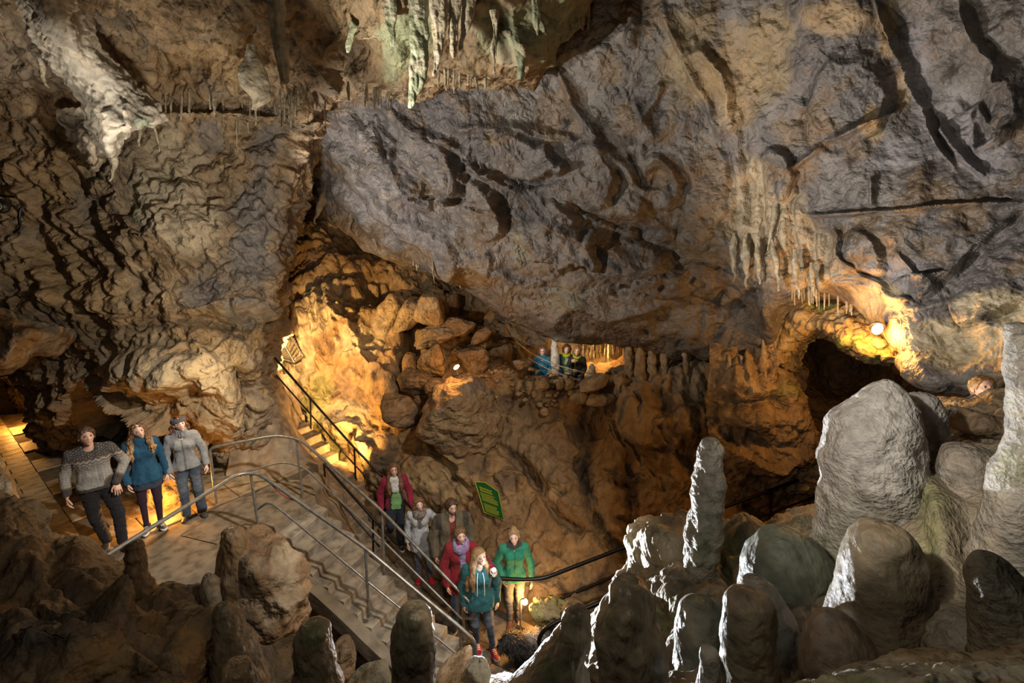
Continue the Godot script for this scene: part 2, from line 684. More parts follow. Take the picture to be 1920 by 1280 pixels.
# a dripstone as a turned body: profile "y,x_left,x_right ..." from top to bottom, standing upright through the depth d of its top
func dripstone(called: String, prof: String, d: float, m: Material, pal: Array, layers: Array, stains := [], parent: Node3D = null, flat := 1.0, res := 72, closed_top := true, closed_end := false) -> MeshInstance3D:
	var pr := parse3(prof)
	layers = ready_layers(layers)
	var cen := PackedVector3Array()
	var top := Vector3.ZERO
	for i in pr.size():
		var q := pr[i]
		var x := (q.y + q.z) * 0.5
		var p := P(x, q.x, d) if i == 0 else Pr(x, q.x, d, top)
		if i == 0: top = p
		var dd: float = -((cam_basis.inverse() * (p - EYE)).z)
		var r: float = (q.z - q.y) * 0.5 * dd / FL / sqrt(1.0 + pow((x - 960.0) / FL, 2.0) * 0.55)
		cen.append(Vector3(p.x, p.y, p.z))
		pr[i] = Vector3(r, x, q.x)
	var n := pr.size()
	var length := 0.0
	for i in n - 1: length += cen[i].distance_to(cen[i + 1])
	var per := clampi(int(length * res / 2.2 / (n - 1) / maxf(0.12, 0.5)), 6, 40)
	var ss := parse_stains(stains)
	for st in ss:
		var sz: Vector2 = st[3] * d / FL
		var c := Pr(st[2].x, st[2].y, d, top)
		var deep := 0.0
		for i in n:
			if pr[i].z < st[2].y: deep = pr[i].x
		st.append(c - Vector3(top.x, 0, top.z).normalized() * deep * 0.8)
		st.append(sz)
	var pts := PackedVector3Array()
	var cols := PackedColorArray()
	var rows := 0
	var total := (n - 1) * per
	var away := Vector3(top.x, 0, top.z).normalized()
	for j in total + 1:
		var i := mini(j / per, n - 2)
		var t := float(j - i * per) / per
		var c := sp3(cen[maxi(i - 1, 0)], cen[i], cen[i + 1], cen[mini(i + 2, n - 1)], t)
		var e := sp3(pr[maxi(i - 1, 0)], pr[i], pr[i + 1], pr[mini(i + 2, n - 1)], t)
		var r := maxf(e.x, 0.002)
		var rings := [[c, r]]
		if j == 0 and closed_top:
			rings = [[c, r * 0.001], [c, r * 0.5], [c - Vector3(0, r * 0.04, 0), r * 0.8], [c - Vector3(0, r * 0.1, 0), r]]
		if j == total and closed_end: rings = [[c, r], [c, r * 0.001]]
		for rg in rings:
			rows += 1
			for k in res + 1:
				var w := TAU * (k % res) / res
				var dir := Vector3(cos(w), 0, sin(w))
				var off: Vector3 = dir * rg[1]
				if flat != 1.0: off -= away * off.dot(away) * (1.0 - flat)
				var p: Vector3 = rg[0] + off
				var up := clampf(1.0 - rg[1] / r, 0.0, 1.0)
				p += (dir * (1.0 - up) + Vector3.UP * up) * rock_layers(p, layers) * minf(1.0, rg[1] / r + 0.3)
				pts.append(p)
				var cc := tint(p * 2.0, pal)
				for st in ss:
					var rel: Vector3 = (p - st[4]) / Vector3(st[5].x, st[5].y, st[5].x)
					var ee := rel.length() + n_fine.get_noise_3dv(p * 4.0) * 0.5
					if ee < 1.0: cc = cc.lerp(st[0], st[1] * smoothstep(1.0, 0.5, ee))
				cc.a = 1.0
				cols.append(cc)
	return put(called, grid_mesh(pts, res + 1, rows, cols, true, true), m, parent)

# a hanging dripstone from a root to a tip, w pixels wide at the root
func spike(called: String, x0: float, y0: float, x1: float, y1: float, w: float, d: float, m: Material, pal: Array, parent: Node3D = null, rough := 0.2, sides := 14, tip := 0.12) -> MeshInstance3D:
	var a := P(x0, y0, d)
	var b := Pr(x1, y1, d, a)
	a = P(x0, y0, d + 0.10 + w * 0.5 * d / FL) + (a - b).normalized() * (0.10 + w * d / FL)
	var n := clampi(int(absf(y1 - y0) / 4.0), 5, 40)
	var r0 := w * 0.5 * d / FL
	var pts := PackedVector3Array()
	var cols := PackedColorArray()
	for j in n + 2:
		var t := minf(float(j) / n, 1.0)
		var c := a.lerp(b, t)
		var r := r0 * (lerpf(1.0, tip, pow(t, 0.75)) * lerpf(0.25, 1.0, smoothstep(0.0, 0.38, t)) * 1.15 if j <= n else 0.001)
		c += Vector3(n_low.get_noise_3dv(c * 3.0), 0, n_low.get_noise_3dv(c * 3.0 + Vector3(9, 9, 9))) * r0 * 0.8 * t
		for k in sides + 1:
			var wd := TAU * (k % sides) / sides
			var p := c + Vector3(cos(wd), 0, sin(wd)) * r
			p += Vector3(cos(wd), 0, sin(wd)) * r * rough * (n_mid.get_noise_3dv(p * Vector3(9, 5, 9)) * 2.0)
			pts.append(p)
			var cc := tint(p * 2.0, pal)
			cc.a = 1.0
			cols.append(cc)
	return put(called, grid_mesh(pts, sides + 1, n + 2, cols, true, true), m, parent)

func _ready() -> void:
	# ---- camera, air, exposure, lights
	var cam := Camera3D.new()
	cam.name = "camera"
	add_child(cam)
	cam.transform = Transform3D(cam_basis, EYE)
	cam.fov = rad_to_deg(2.0 * atan(640.0 / FL))
	cam.near = 0.05
	cam.current = true
	var env := Environment.new()
	env.background_mode = Environment.BG_COLOR
	env.background_color = Color.BLACK
	env.tonemap_mode = Environment.TONE_MAPPER_LINEAR
	env.tonemap_exposure = 1.15
	env.sdfgi_enabled = true
	env.ssao_enabled = true
	env.ssil_enabled = true
	var we := WorldEnvironment.new()
	we.name = "environment"
	we.environment = env
	add_child(we)
	make_lights()
	make_materials()
	people_mats()
	make_shell()
	make_paths()
	make_rails()
	make_stones()
	make_dripstones()
	make_fittings()
	make_people()

func make_lights() -> void:
	var white := Color(1.0, 0.95, 0.88)
	var cool := Color(1.0, 0.96, 0.925)
	var amber := Color(1.0, 0.68, 0.32)
	# the photographer's flashes
	light_spot(Vector3(1.7, 7.6, -3.0), Vector3(-2.2, 1.2, -7.2), white, 34.0, 30.0, 0.1)
	light_spot(Vector3(1.7, 7.6, -3.0), Vector3(-5.2, 2.4, -6.4), white, 40.0, 16.0, 0.1)
	light_omni(Vector3(-0.6, 6.6, -0.9), white, 1.5, 0.3)
	light_spot(Vector3(-1.2, 6.9, -1.0), P(1660, 810, 3.1), white, 14.0, 15.0, 0.1)
	light_spot(Vector3(0.3, 6.3, -0.4), P(840, 1050, 8.0), white, 16.0, 13.0, 0.1)
	# white spotlights on the landing and behind the stairs that rake the roof
	light_spot(P(525, 440, 7.3), P(860, 330, 9.3), cool, 12.5, 58.0, 0.04)
	light_spot(P(600, 280, 5.0), P(820, 50, 5.3), white, 10.0, 55.0, 0.05)
	light_spot(P(470, 500, 5.4), P(360, 340, 7.6), white, 8.0, 48.0, 0.1)
	light_spot(P(120, 330, 5.4), P(190, 120, 6.0), white, 2.0, 50.0, 0.1)
	light_spot(P(1250, 600, 5.6), P(1720, 250, 5.5), cool, 10.0, 55.0, 0.1)
	light_spot(P(1560, 800, 4.4), P(1750, 620, 5.6), white, 2.0, 60.0, 0.1)
	# lamps behind the stalagmites and the rocks
	light_spot(P(536, 660, 9.5), P(610, 650, 11.8), Color(1.0, 0.80, 0.52), 15.0, 68.0, 0.05)
	light_spot(P(668, 850, 9.8), P(640, 790, 11.0), Color(1.0, 0.76, 0.42), 6.0, 70.0, 0.05)
	light_omni(Ph(300, 948, 1.92), amber, 0.95, 0.05)
	light_omni(P(20, 780, 10.4), amber, 1.3, 0.1)
	light_omni(P(1570, 690, 9.6), amber, 0.35, 0.1)
	light_omni(P(1130, 655, 12.6), Color(1.0, 0.76, 0.44), 1.2, 0.1)
	light_spot(P(1010, 640, 9.6), P(1055, 675, 11.0), white, 1.2, 25.0, 0.05)
	light_omni(P(415, 708, 7.1), Color(1.0, 0.88, 0.68), 0.9, 0.04)

func make_shell() -> void:
	var grey := Color(0.20, 0.185, 0.165)
	var ochre := Color(0.33, 0.22, 0.11)
	var cream := Color(0.48, 0.40, 0.28)
	var dark := Color(0.085, 0.07, 0.055)
	var slate := Color(0.135, 0.125, 0.118)
	var brown := Color(0.18, 0.135, 0.09)
	# the great tilted slab of the roof
	rock("ceiling", [
		"520,330,15 620,330,15 720,420,15 860,480,15 1000,560,14.5 1180,600,13.5 1330,620,12 1450,560,11 1560,560,10.5 1660,580,9 1720,640,8 1800,660,7.5 1960,640,7",
		"545,300,12.5 640,400,13 740,470,13 860,520,13 1000,590,12.6 1100,620,12 1180,640,11.5 1330,655,10.5 1440,640,9.5 1490,585,9 1570,565,8.2 1650,600,7.4 1720,690,6.6 1800,700,6.2 1880,690,5.8 1980,680,5.5",
		"550,290,10.8 600,390,11 700,462,11.2 860,533,11 1000,608,10.8 1100,640,10.5 1180,658,10 1330,672,9 1440,655,8.2 1475,595,8 1560,570,7.4 1640,606,6.6 1715,712,5.8 1800,716,5.4 1880,700,5.1 1980,690,4.8",
		"565,240,9.6 720,370,10 880,455,10 1020,535,9.7 1150,575,9.3 1300,580,8.5 1410,560,7.7 1520,520,7.0 1640,545,6.3 1740,610,5.7 1850,610,5.2 1990,600,4.7",
		"580,190,9 760,260,9.2 900,330,9.2 1050,400,8.9 1200,430,8.4 1330,430,7.9 1450,440,7.3 1600,430,6.5 1750,450,5.8 1990,430,4.9",
		"590,120,8.5 800,160,8.6 950,200,8.4 1100,230,8.1 1250,260,7.7 1380,270,7.2 1500,270,6.7 1650,240,6.1 1780,230,5.6 2010,230,4.7",
		"600,20,8.1 850,50,8.1 1000,70,7.9 1150,90,7.5 1270,100,7.1 1400,95,6.6 1520,95,6.1 1660,85,5.7 1800,85,5.2 2040,85,4.4",
		"620,-110,7.2 900,-100,7 1150,-90,6.7 1350,-90,6.2 1550,-90,5.5 1700,-90,5.1 2080,-90,4.1",
		"640,-420,5.5 1200,-420,5 1700,-420,4 2150,-420,3.3"],
		2.6, M.slab, [grey, slate, brown],
		[["low", 0.22, 0.5], ["mid", 0.045, 1.6], ["cell", -0.20, 0.62, Basis(Vector3(1, 0.6, 0), Vector3(-0.7, 1.0, 0.2), Vector3(0, 0, 1))], ["ridge", -0.06, 1.3, Basis(Vector3(0.25, 0.9, 0), Vector3(-0.22, 0.8, 0), Vector3(0, 0, 0.8))], ["plate", 0.03, 1.1], ["fine", 0.012, 7.0], ["fine", 0.005, 20.0]],
		[
			"s 0.19 60; 560,245 640,300 720,395 790,440 860,460", "s 0.17 50; 620,215 700,250 745,330 760,370 800,395", "s 0.16 60; 732,310 760,340 800,368 840,385 862,390 868,310 850,270",
			"s 0.12 45; 868,278 900,300 945,345 1000,355 1060,330", "c 0.22 10; 700,200 800,255 850,270 870,300 950,345 1030,420 1150,470 1230,520",
			"c 0.20 9; 1045,120 1075,200 1120,260 1175,320 1200,360", "s 0.12 40; 1170,280 1185,330 1210,360 1250,355", "c 0.12 7; 1200,240 1250,150", "c 0.12 7; 1190,190 1230,260",
			"c 0.14 8; 860,240 960,240 1040,250", "s 0.11 40; 960,240 1020,250 1100,250", "c 0.18 9; 1180,0 1195,45 1185,90", "c 0.12 8; 1240,0 1290,110 1330,200 1350,270",
			"s 0.15 50; 1060,380 1120,420 1220,470 1290,480", "s 0.12 60; 860,460 940,500 1040,560 1120,560 1200,530 1300,505 1400,500", "c 0.12 7; 1050,560 1150,590 1250,575", "d 0.34; 690,265 62,34 32", "d 0.42; 797,318 84,58 40", "d 0.34; 960,296 100,46 12", "d 0.34; 1010,425 130,58 32", "d 0.3; 1190,500 120,42 22", "d 0.3; 1110,330 48,74 -20", "d 0.28; 1232,335 44,58 -25", "d 0.3; 900,400 40,70 -30", "d 0.26; 1330,160 40,90 -20", "d 0.26; 1450,330 40,60 0", "d 0.26; 1600,180 80,90 20", "d 0.2; 1880,190 60,80 0", "d 0.22; 1610,470 60,40 30", "d 0.22; 1700,540 70,26 -15", "d 0.3; 820,470 70,28 36",
			"r 0.20 13; 575,225 640,268 700,330 760,398 815,445", "r 0.20 13; 566,285 620,340 680,400 740,452 800,492", "r 0.16 10; 600,205 680,235 740,280", "r 0.16 12; 858,285 866,340 862,390", "r 0.16 12; 575,330 625,395 690,445", "r 0.14 10; 735,300 790,350 858,388", "b 0.25; 1290,600 90,60", "b 0.3; 1150,450 120,60", "b 0.25; 960,400 90,60", "b 0.2; 1250,330 50,50", "b -0.2; 1180,390 60,40",
			"c 0.22 5; 1640,0 1680,60 1700,110 1730,210 1760,270 1788,312", "s 0.08 30; 1788,312 1730,210 1690,100 1640,0", "c 0.16 5; 1790,0 1830,60 1880,120 1900,140", "s 0.12 30; 1515,200 1530,150 1560,110", "s 0.14 40; 1650,215 1600,250 1550,265 1520,250 1515,200", "c 0.16 6; 1550,265 1640,225 1690,205", "c 0.13 4; 1490,405 1600,400 1720,393 1800,385 1920,378", "c 0.12 6; 1640,390 1640,330", "c 0.1 6; 1480,320 1550,268",
			"s 0.10 30; 1800,210 1840,180 1870,230", "c 0.14 7; 1760,230 1800,290 1850,330", "c 0.14 7; 1840,280 1890,260 1920,230", "c 0.12 7; 1830,200 1835,290",
			"r 0.10 8; 1345,250 1370,330 1378,420", "r 0.10 7; 1390,240 1395,330 1400,440", "r 0.10 7; 1420,300 1420,400 1435,480", "r 0.08 6; 1365,300 1360,400", "r 0.10 8; 1450,330 1450,430 1460,520", "r 0.10 8; 1480,350 1478,440 1485,540", "r 0.08 7; 1510,400 1510,480 1520,560", "r 0.08 7; 1430,440 1425,500", "r 0.12 9; 1545,420 1530,500 1560,560", "b 0.3; 1410,400 70,130", "b 0.25; 1500,480 80,80",
			"s 0.15 40; 1560,420 1580,480 1640,540 1720,560", "c 0.12 5; 1680,470 1720,520 1780,510 1850,440 1910,400", "s 0.12 35; 1920,400 1850,450 1790,510 1700,560", "s 0.19 30; 1920,545 1840,590 1780,606 1765,560", "b 0.3; 1800,660 120,60", "s 0.09 30; 1640,690 1740,640 1720,590",
			"b 0.35; 1380,620 70,80", "r 0.06 6; 1330,560 1332,660", "r 0.06 6; 1370,570 1360,660", "r 0.06 6; 1300,560 1310,640"],
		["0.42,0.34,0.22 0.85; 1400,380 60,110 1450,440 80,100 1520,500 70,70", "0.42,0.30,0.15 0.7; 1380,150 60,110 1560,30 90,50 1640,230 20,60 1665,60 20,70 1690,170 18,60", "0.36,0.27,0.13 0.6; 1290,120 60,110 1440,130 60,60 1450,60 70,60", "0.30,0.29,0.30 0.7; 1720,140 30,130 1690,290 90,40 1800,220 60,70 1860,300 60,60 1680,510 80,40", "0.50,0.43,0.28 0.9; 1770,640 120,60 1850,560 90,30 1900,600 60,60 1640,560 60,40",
		"0.28,0.25,0.21 0.6; 1000,470 160,60 1100,560 180,60 1250,600 120,50 1380,600 70,60 1160,390 60,60 1090,360 60,50", "0.30,0.29,0.20 0.6; 1060,560 50,30 970,470 20,60", "0.27,0.25,0.24 0.6; 640,260 90,50 700,380 90,60 780,440 80,40", "0.22,0.15,0.07 0.7; 880,520 60,25 780,480 60,20 1330,420 60,60 1290,480 50,40"])
	# the hanging pillar and the low roof at the left
	rock("wall_left", [
		"-330,-420,4 0,-420,3.8 300,-420,4 560,-420,4.4 720,-420,4.8",
		"-330,-150,4.6 0,-150,4.7 200,-150,4.9 400,-150,5.1 560,-150,5.3 740,-150,5.5",
		"-300,0,5.3 30,0,5.4 200,0,5.7 350,0,5.9 500,0,6 640,0,6.1 720,0,6.3",
		"-260,110,6.1 80,100,6.2 230,110,6.6 380,110,6.8 520,110,6.8 650,110,7 700,120,7.4",
		"-230,200,6.7 100,180,6.8 260,175,7.2 400,172,7.3 520,180,7.3 590,188,7.4 640,180,8.4",
		"-230,240,7.0 100,225,7.1 260,205,7.5 400,196,7.8 520,202,7.8 575,210,8 590,212,9.6",
		"-230,320,7.2 100,320,7.4 250,310,7.7 400,300,8 500,300,8.1 556,305,8.4 566,310,10",
		"-230,430,7.3 60,430,7.6 250,430,7.7 400,430,7.9 490,430,8.1 530,430,8.5 540,430,10.2",
		"-230,530,7.2 60,520,7.6 250,530,7.6 400,530,7.9 480,530,8.1 522,530,8.5 532,530,10.4",
		"-200,600,7.0 60,600,7.6 200,600,7.7 350,610,7.8 450,610,8 518,605,8.4 526,600,10.5",
		"-120,650,7.4 40,660,7.8 200,670,7.8 340,680,7.7 440,670,7.9 500,655,8.4 515,650,10.5",
		"-20,690,8.6 80,710,8.3 200,730,8.1 330,740,7.9 420,730,8.0 480,720,8.5 520,720,10.5",
		"60,760,9.4 100,790,8.7 200,800,8.5 300,800,8.3 390,800,8.3 450,790,8.6 500,800,9 520,800,10.5",
		"80,860,9.8 110,850,9.2 200,810,9.2 290,805,9.0 360,815,9 430,835,8.8 500,850,9 520,860,10.4",
		"90,930,9.8 115,900,9.2 200,870,9.2 290,860,9.1 360,890,9.0 430,900,8.9 500,910,9 520,920,10.2",
		"90,1000,9.8 115,1000,9.1 200,1000,9.1 290,1000,9 360,1000,8.9 430,1000,8.8 500,1000,9 520,1000,10"],
		2.8, M.rock, [Color(0.25, 0.17, 0.09), Color(0.20, 0.155, 0.105), Color(0.33, 0.24, 0.14)],
		[["low", 0.30, 0.6], ["mid", 0.16, 1.5], ["cell", -0.05, 1.5], ["plate", 0.07, 2.1], ["plate", 0.03, 4.2], ["ridge", -0.10, 1.3, Basis(Vector3(1.28, 0.165, 0), Vector3(0.88, -0.24, 0), Vector3(0, 0, 0.8))], ["fine", 0.03, 6.0]],
		[
			"s 0.35 40; 600,190 520,196 400,190 280,205", "s 0.3 30; 250,400 235,330 240,290", "s 0.3 40; 320,540 300,470 250,410", "s 0.3 35; 430,560 340,590 320,540", "b 0.35; 330,430 100,130", "b 0.3; 460,560 70,60", "s 0.25 30; 520,600 500,570 440,560", "c 0.25 14; 330,590 420,610 480,600", "b 0.4; 300,690 140,50", "s 0.4 40; 430,830 300,770 230,720 150,690", "c 0.3 16; 150,720 220,760 300,780", "b -0.5; 220,780 60,40", "b -0.4; 330,800 40,30", "b 0.3; 420,760 60,70", "c 0.25 12; 440,690 470,740 450,800", "b 0.3; 130,740 60,60", "b -0.25; 170,520 60,60", "c 0.2 12; 60,430 130,560 220,620", "c 0.2 12; 130,300 190,440 280,560", "c 0.16 10; 40,300 90,420 170,500",
			"c 0.14 10; 150,20 220,130 270,170", "c 0.12 10; 210,0 300,110 310,170", "s 0.12 30; 300,160 290,90 240,0", "c 0.12 8; 560,0 540,100 520,170", "s 0.15 30; 520,170 460,150 440,90"],
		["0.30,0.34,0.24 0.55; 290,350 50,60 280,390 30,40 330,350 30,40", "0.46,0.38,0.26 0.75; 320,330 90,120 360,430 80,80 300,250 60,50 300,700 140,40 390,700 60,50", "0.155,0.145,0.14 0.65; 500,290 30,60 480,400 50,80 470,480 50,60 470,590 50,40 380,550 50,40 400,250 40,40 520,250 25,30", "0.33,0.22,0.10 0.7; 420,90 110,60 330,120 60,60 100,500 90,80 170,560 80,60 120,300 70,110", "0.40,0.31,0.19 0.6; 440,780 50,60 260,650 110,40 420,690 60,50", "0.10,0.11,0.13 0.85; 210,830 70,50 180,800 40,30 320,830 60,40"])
	# the amber back wall behind the stairs, with the ledge of the three children
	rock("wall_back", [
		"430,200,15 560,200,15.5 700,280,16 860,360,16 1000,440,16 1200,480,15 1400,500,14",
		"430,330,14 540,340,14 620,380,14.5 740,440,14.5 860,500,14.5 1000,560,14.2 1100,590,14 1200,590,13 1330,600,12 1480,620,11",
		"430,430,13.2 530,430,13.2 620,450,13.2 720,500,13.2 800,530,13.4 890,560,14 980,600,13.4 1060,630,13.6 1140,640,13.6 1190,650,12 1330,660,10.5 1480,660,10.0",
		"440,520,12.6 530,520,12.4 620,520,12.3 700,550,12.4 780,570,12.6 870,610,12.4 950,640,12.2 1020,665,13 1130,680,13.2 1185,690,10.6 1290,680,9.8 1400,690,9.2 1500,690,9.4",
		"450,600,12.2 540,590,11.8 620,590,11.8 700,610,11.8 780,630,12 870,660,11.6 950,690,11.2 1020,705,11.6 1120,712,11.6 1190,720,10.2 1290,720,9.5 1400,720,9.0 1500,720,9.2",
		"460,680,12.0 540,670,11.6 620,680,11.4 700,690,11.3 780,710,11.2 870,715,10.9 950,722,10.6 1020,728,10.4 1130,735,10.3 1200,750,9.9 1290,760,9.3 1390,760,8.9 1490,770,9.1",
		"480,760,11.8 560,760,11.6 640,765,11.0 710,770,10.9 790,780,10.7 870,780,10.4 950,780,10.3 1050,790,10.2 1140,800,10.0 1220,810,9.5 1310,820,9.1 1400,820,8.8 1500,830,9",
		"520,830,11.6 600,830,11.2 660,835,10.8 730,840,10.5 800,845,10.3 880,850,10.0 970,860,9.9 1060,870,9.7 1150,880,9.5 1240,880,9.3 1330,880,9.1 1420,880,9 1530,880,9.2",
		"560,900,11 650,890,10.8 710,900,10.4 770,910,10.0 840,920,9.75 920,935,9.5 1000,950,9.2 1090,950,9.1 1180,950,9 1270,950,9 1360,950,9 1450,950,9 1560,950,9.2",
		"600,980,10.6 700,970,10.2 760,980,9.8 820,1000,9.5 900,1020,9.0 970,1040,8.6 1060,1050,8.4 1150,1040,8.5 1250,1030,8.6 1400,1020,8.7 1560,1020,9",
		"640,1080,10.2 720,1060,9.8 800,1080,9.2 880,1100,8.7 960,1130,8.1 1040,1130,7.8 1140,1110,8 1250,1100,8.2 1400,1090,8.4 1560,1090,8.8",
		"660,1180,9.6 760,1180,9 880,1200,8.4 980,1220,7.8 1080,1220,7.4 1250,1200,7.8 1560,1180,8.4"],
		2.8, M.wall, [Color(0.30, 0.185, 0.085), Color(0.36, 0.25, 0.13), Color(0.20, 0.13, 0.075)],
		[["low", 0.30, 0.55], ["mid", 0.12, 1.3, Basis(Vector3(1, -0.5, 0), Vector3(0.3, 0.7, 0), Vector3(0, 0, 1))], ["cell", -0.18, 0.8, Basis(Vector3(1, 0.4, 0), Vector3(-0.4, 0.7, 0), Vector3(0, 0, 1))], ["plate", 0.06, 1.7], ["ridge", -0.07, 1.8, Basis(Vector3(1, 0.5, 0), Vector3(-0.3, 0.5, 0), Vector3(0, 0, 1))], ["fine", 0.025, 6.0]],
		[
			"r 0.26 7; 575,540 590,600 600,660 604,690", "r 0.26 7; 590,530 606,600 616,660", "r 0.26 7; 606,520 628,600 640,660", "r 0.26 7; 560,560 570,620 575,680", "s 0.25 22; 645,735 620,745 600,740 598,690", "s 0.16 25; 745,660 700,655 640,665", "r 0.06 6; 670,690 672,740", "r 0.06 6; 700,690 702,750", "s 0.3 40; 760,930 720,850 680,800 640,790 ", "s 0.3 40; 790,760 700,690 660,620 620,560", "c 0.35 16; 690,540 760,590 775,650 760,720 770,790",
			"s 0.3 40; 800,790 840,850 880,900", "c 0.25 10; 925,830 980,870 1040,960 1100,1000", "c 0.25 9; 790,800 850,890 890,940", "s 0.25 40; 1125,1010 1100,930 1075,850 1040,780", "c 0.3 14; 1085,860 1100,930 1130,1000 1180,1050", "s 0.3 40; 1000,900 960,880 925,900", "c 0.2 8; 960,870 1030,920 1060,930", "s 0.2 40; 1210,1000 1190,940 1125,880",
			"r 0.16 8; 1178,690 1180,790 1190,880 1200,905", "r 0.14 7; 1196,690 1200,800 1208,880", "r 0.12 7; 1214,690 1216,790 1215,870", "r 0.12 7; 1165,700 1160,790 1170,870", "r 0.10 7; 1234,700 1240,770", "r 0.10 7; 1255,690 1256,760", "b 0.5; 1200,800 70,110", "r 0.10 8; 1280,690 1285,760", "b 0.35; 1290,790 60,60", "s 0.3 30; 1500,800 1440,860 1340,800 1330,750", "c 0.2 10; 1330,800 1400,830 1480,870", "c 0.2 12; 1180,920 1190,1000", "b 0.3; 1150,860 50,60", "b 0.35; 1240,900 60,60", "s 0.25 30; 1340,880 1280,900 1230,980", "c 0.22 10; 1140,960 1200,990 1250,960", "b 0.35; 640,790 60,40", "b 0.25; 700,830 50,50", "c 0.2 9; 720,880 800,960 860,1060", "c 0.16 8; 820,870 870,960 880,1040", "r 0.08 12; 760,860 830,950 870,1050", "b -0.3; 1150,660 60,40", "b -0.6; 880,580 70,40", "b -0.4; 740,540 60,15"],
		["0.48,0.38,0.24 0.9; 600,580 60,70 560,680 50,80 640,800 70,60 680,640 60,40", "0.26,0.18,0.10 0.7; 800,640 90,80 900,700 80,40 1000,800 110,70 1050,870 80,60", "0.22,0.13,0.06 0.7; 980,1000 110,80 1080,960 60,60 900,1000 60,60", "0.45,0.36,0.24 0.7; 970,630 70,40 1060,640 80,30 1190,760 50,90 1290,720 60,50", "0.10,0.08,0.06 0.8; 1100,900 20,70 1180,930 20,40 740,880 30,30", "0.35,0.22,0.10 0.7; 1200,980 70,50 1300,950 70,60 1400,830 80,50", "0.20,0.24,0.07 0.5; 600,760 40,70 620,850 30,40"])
	# the passage at the right, behind the lamp
	rock("wall_right", [
		"1400,520,11 1500,540,11.2 1600,560,11 1700,600,9.5 1800,640,8.5 1960,660,8",
		"1440,600,10.5 1480,610,12 1560,620,13 1640,640,12 1720,690,10 1800,700,8.8 1960,700,8",
		"1450,680,10.2 1480,690,12.5 1560,700,13.5 1650,710,12.5 1740,730,10 1800,740,8.4 1960,740,7.6",
		"1450,760,10 1490,770,11.5 1560,780,12 1650,790,11 1740,790,9 1800,800,7.5 1960,800,7",
		"1450,850,9.5 1500,850,10 1560,850,10 1650,850,9.5 1740,850,8 1960,850,6.5"],
		4.0, M.rock, [Color(0.22, 0.15, 0.075), brown, Color(0.27, 0.19, 0.1)], [["low", 0.3, 0.7], ["cell", -0.2, 1.2], ["fine", 0.04, 5.0]])
	# rim of the passage: crusted arch lit by the lamp
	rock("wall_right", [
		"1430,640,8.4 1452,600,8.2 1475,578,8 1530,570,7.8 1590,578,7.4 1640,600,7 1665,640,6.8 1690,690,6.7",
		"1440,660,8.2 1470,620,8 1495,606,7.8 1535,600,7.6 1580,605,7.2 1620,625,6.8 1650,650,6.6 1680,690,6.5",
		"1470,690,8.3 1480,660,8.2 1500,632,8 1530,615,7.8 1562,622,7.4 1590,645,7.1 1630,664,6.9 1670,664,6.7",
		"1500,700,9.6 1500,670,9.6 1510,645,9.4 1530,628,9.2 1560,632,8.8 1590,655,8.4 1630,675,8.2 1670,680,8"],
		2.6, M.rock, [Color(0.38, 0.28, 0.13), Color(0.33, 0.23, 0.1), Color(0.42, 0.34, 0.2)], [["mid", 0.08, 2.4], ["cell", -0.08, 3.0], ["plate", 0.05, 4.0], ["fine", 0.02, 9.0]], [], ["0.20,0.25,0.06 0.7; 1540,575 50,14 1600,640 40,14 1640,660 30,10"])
	rock("wall_right", [
		"1330,640,8.7 1400,660,8.5 1440,640,8.3 1480,640,8.5 1500,660,9.4",
		"1330,690,8.6 1390,690,8.35 1440,680,8.2 1475,690,8.4 1490,700,9.4",
		"1325,740,8.6 1390,735,8.2 1450,740,8.1 1500,750,8.3 1512,760,9.4",
		"1330,800,8.6 1400,800,8.2 1460,800,8.1 1510,780,8.2 1522,790,9.3",
		"1350,870,8.8 1420,870,8.5 1490,860,8.4 1535,850,8.4 1560,850,9.2",
		"1380,930,9 1450,930,8.9 1540,920,8.9 1580,920,9.2"],
		2.6, M.rock, [Color(0.38, 0.27, 0.14), Color(0.30, 0.2, 0.1), Color(0.22, 0.15, 0.09)], [["low", 0.15, 1.0], ["cell", -0.14, 1.8], ["plate", 0.06, 2.4], ["ridge", -0.06, 3.0], ["fine", 0.02, 8.0]],
		["r 0.12 7; 1400,640 1405,690 1410,740", "r 0.1 6; 1422,640 1428,690 1430,730", "r 0.1 6; 1440,630 1448,680 1452,720", "r 0.12 7; 1470,590 1455,650 1440,720", "r 0.08 6; 1380,660 1385,720", "c 0.2 12; 1340,750 1400,760 1460,750 1500,770", "b 0.2; 1420,790 60,30", "s 0.2 25; 1520,840 1450,860 1380,840 1340,800", "c 0.15 8; 1400,810 1450,850"],
		["0.10,0.085,0.06 0.8; 1370,760 40,14 1330,780 25,25", "0.22,0.25,0.08 0.5; 1480,730 25,20"])
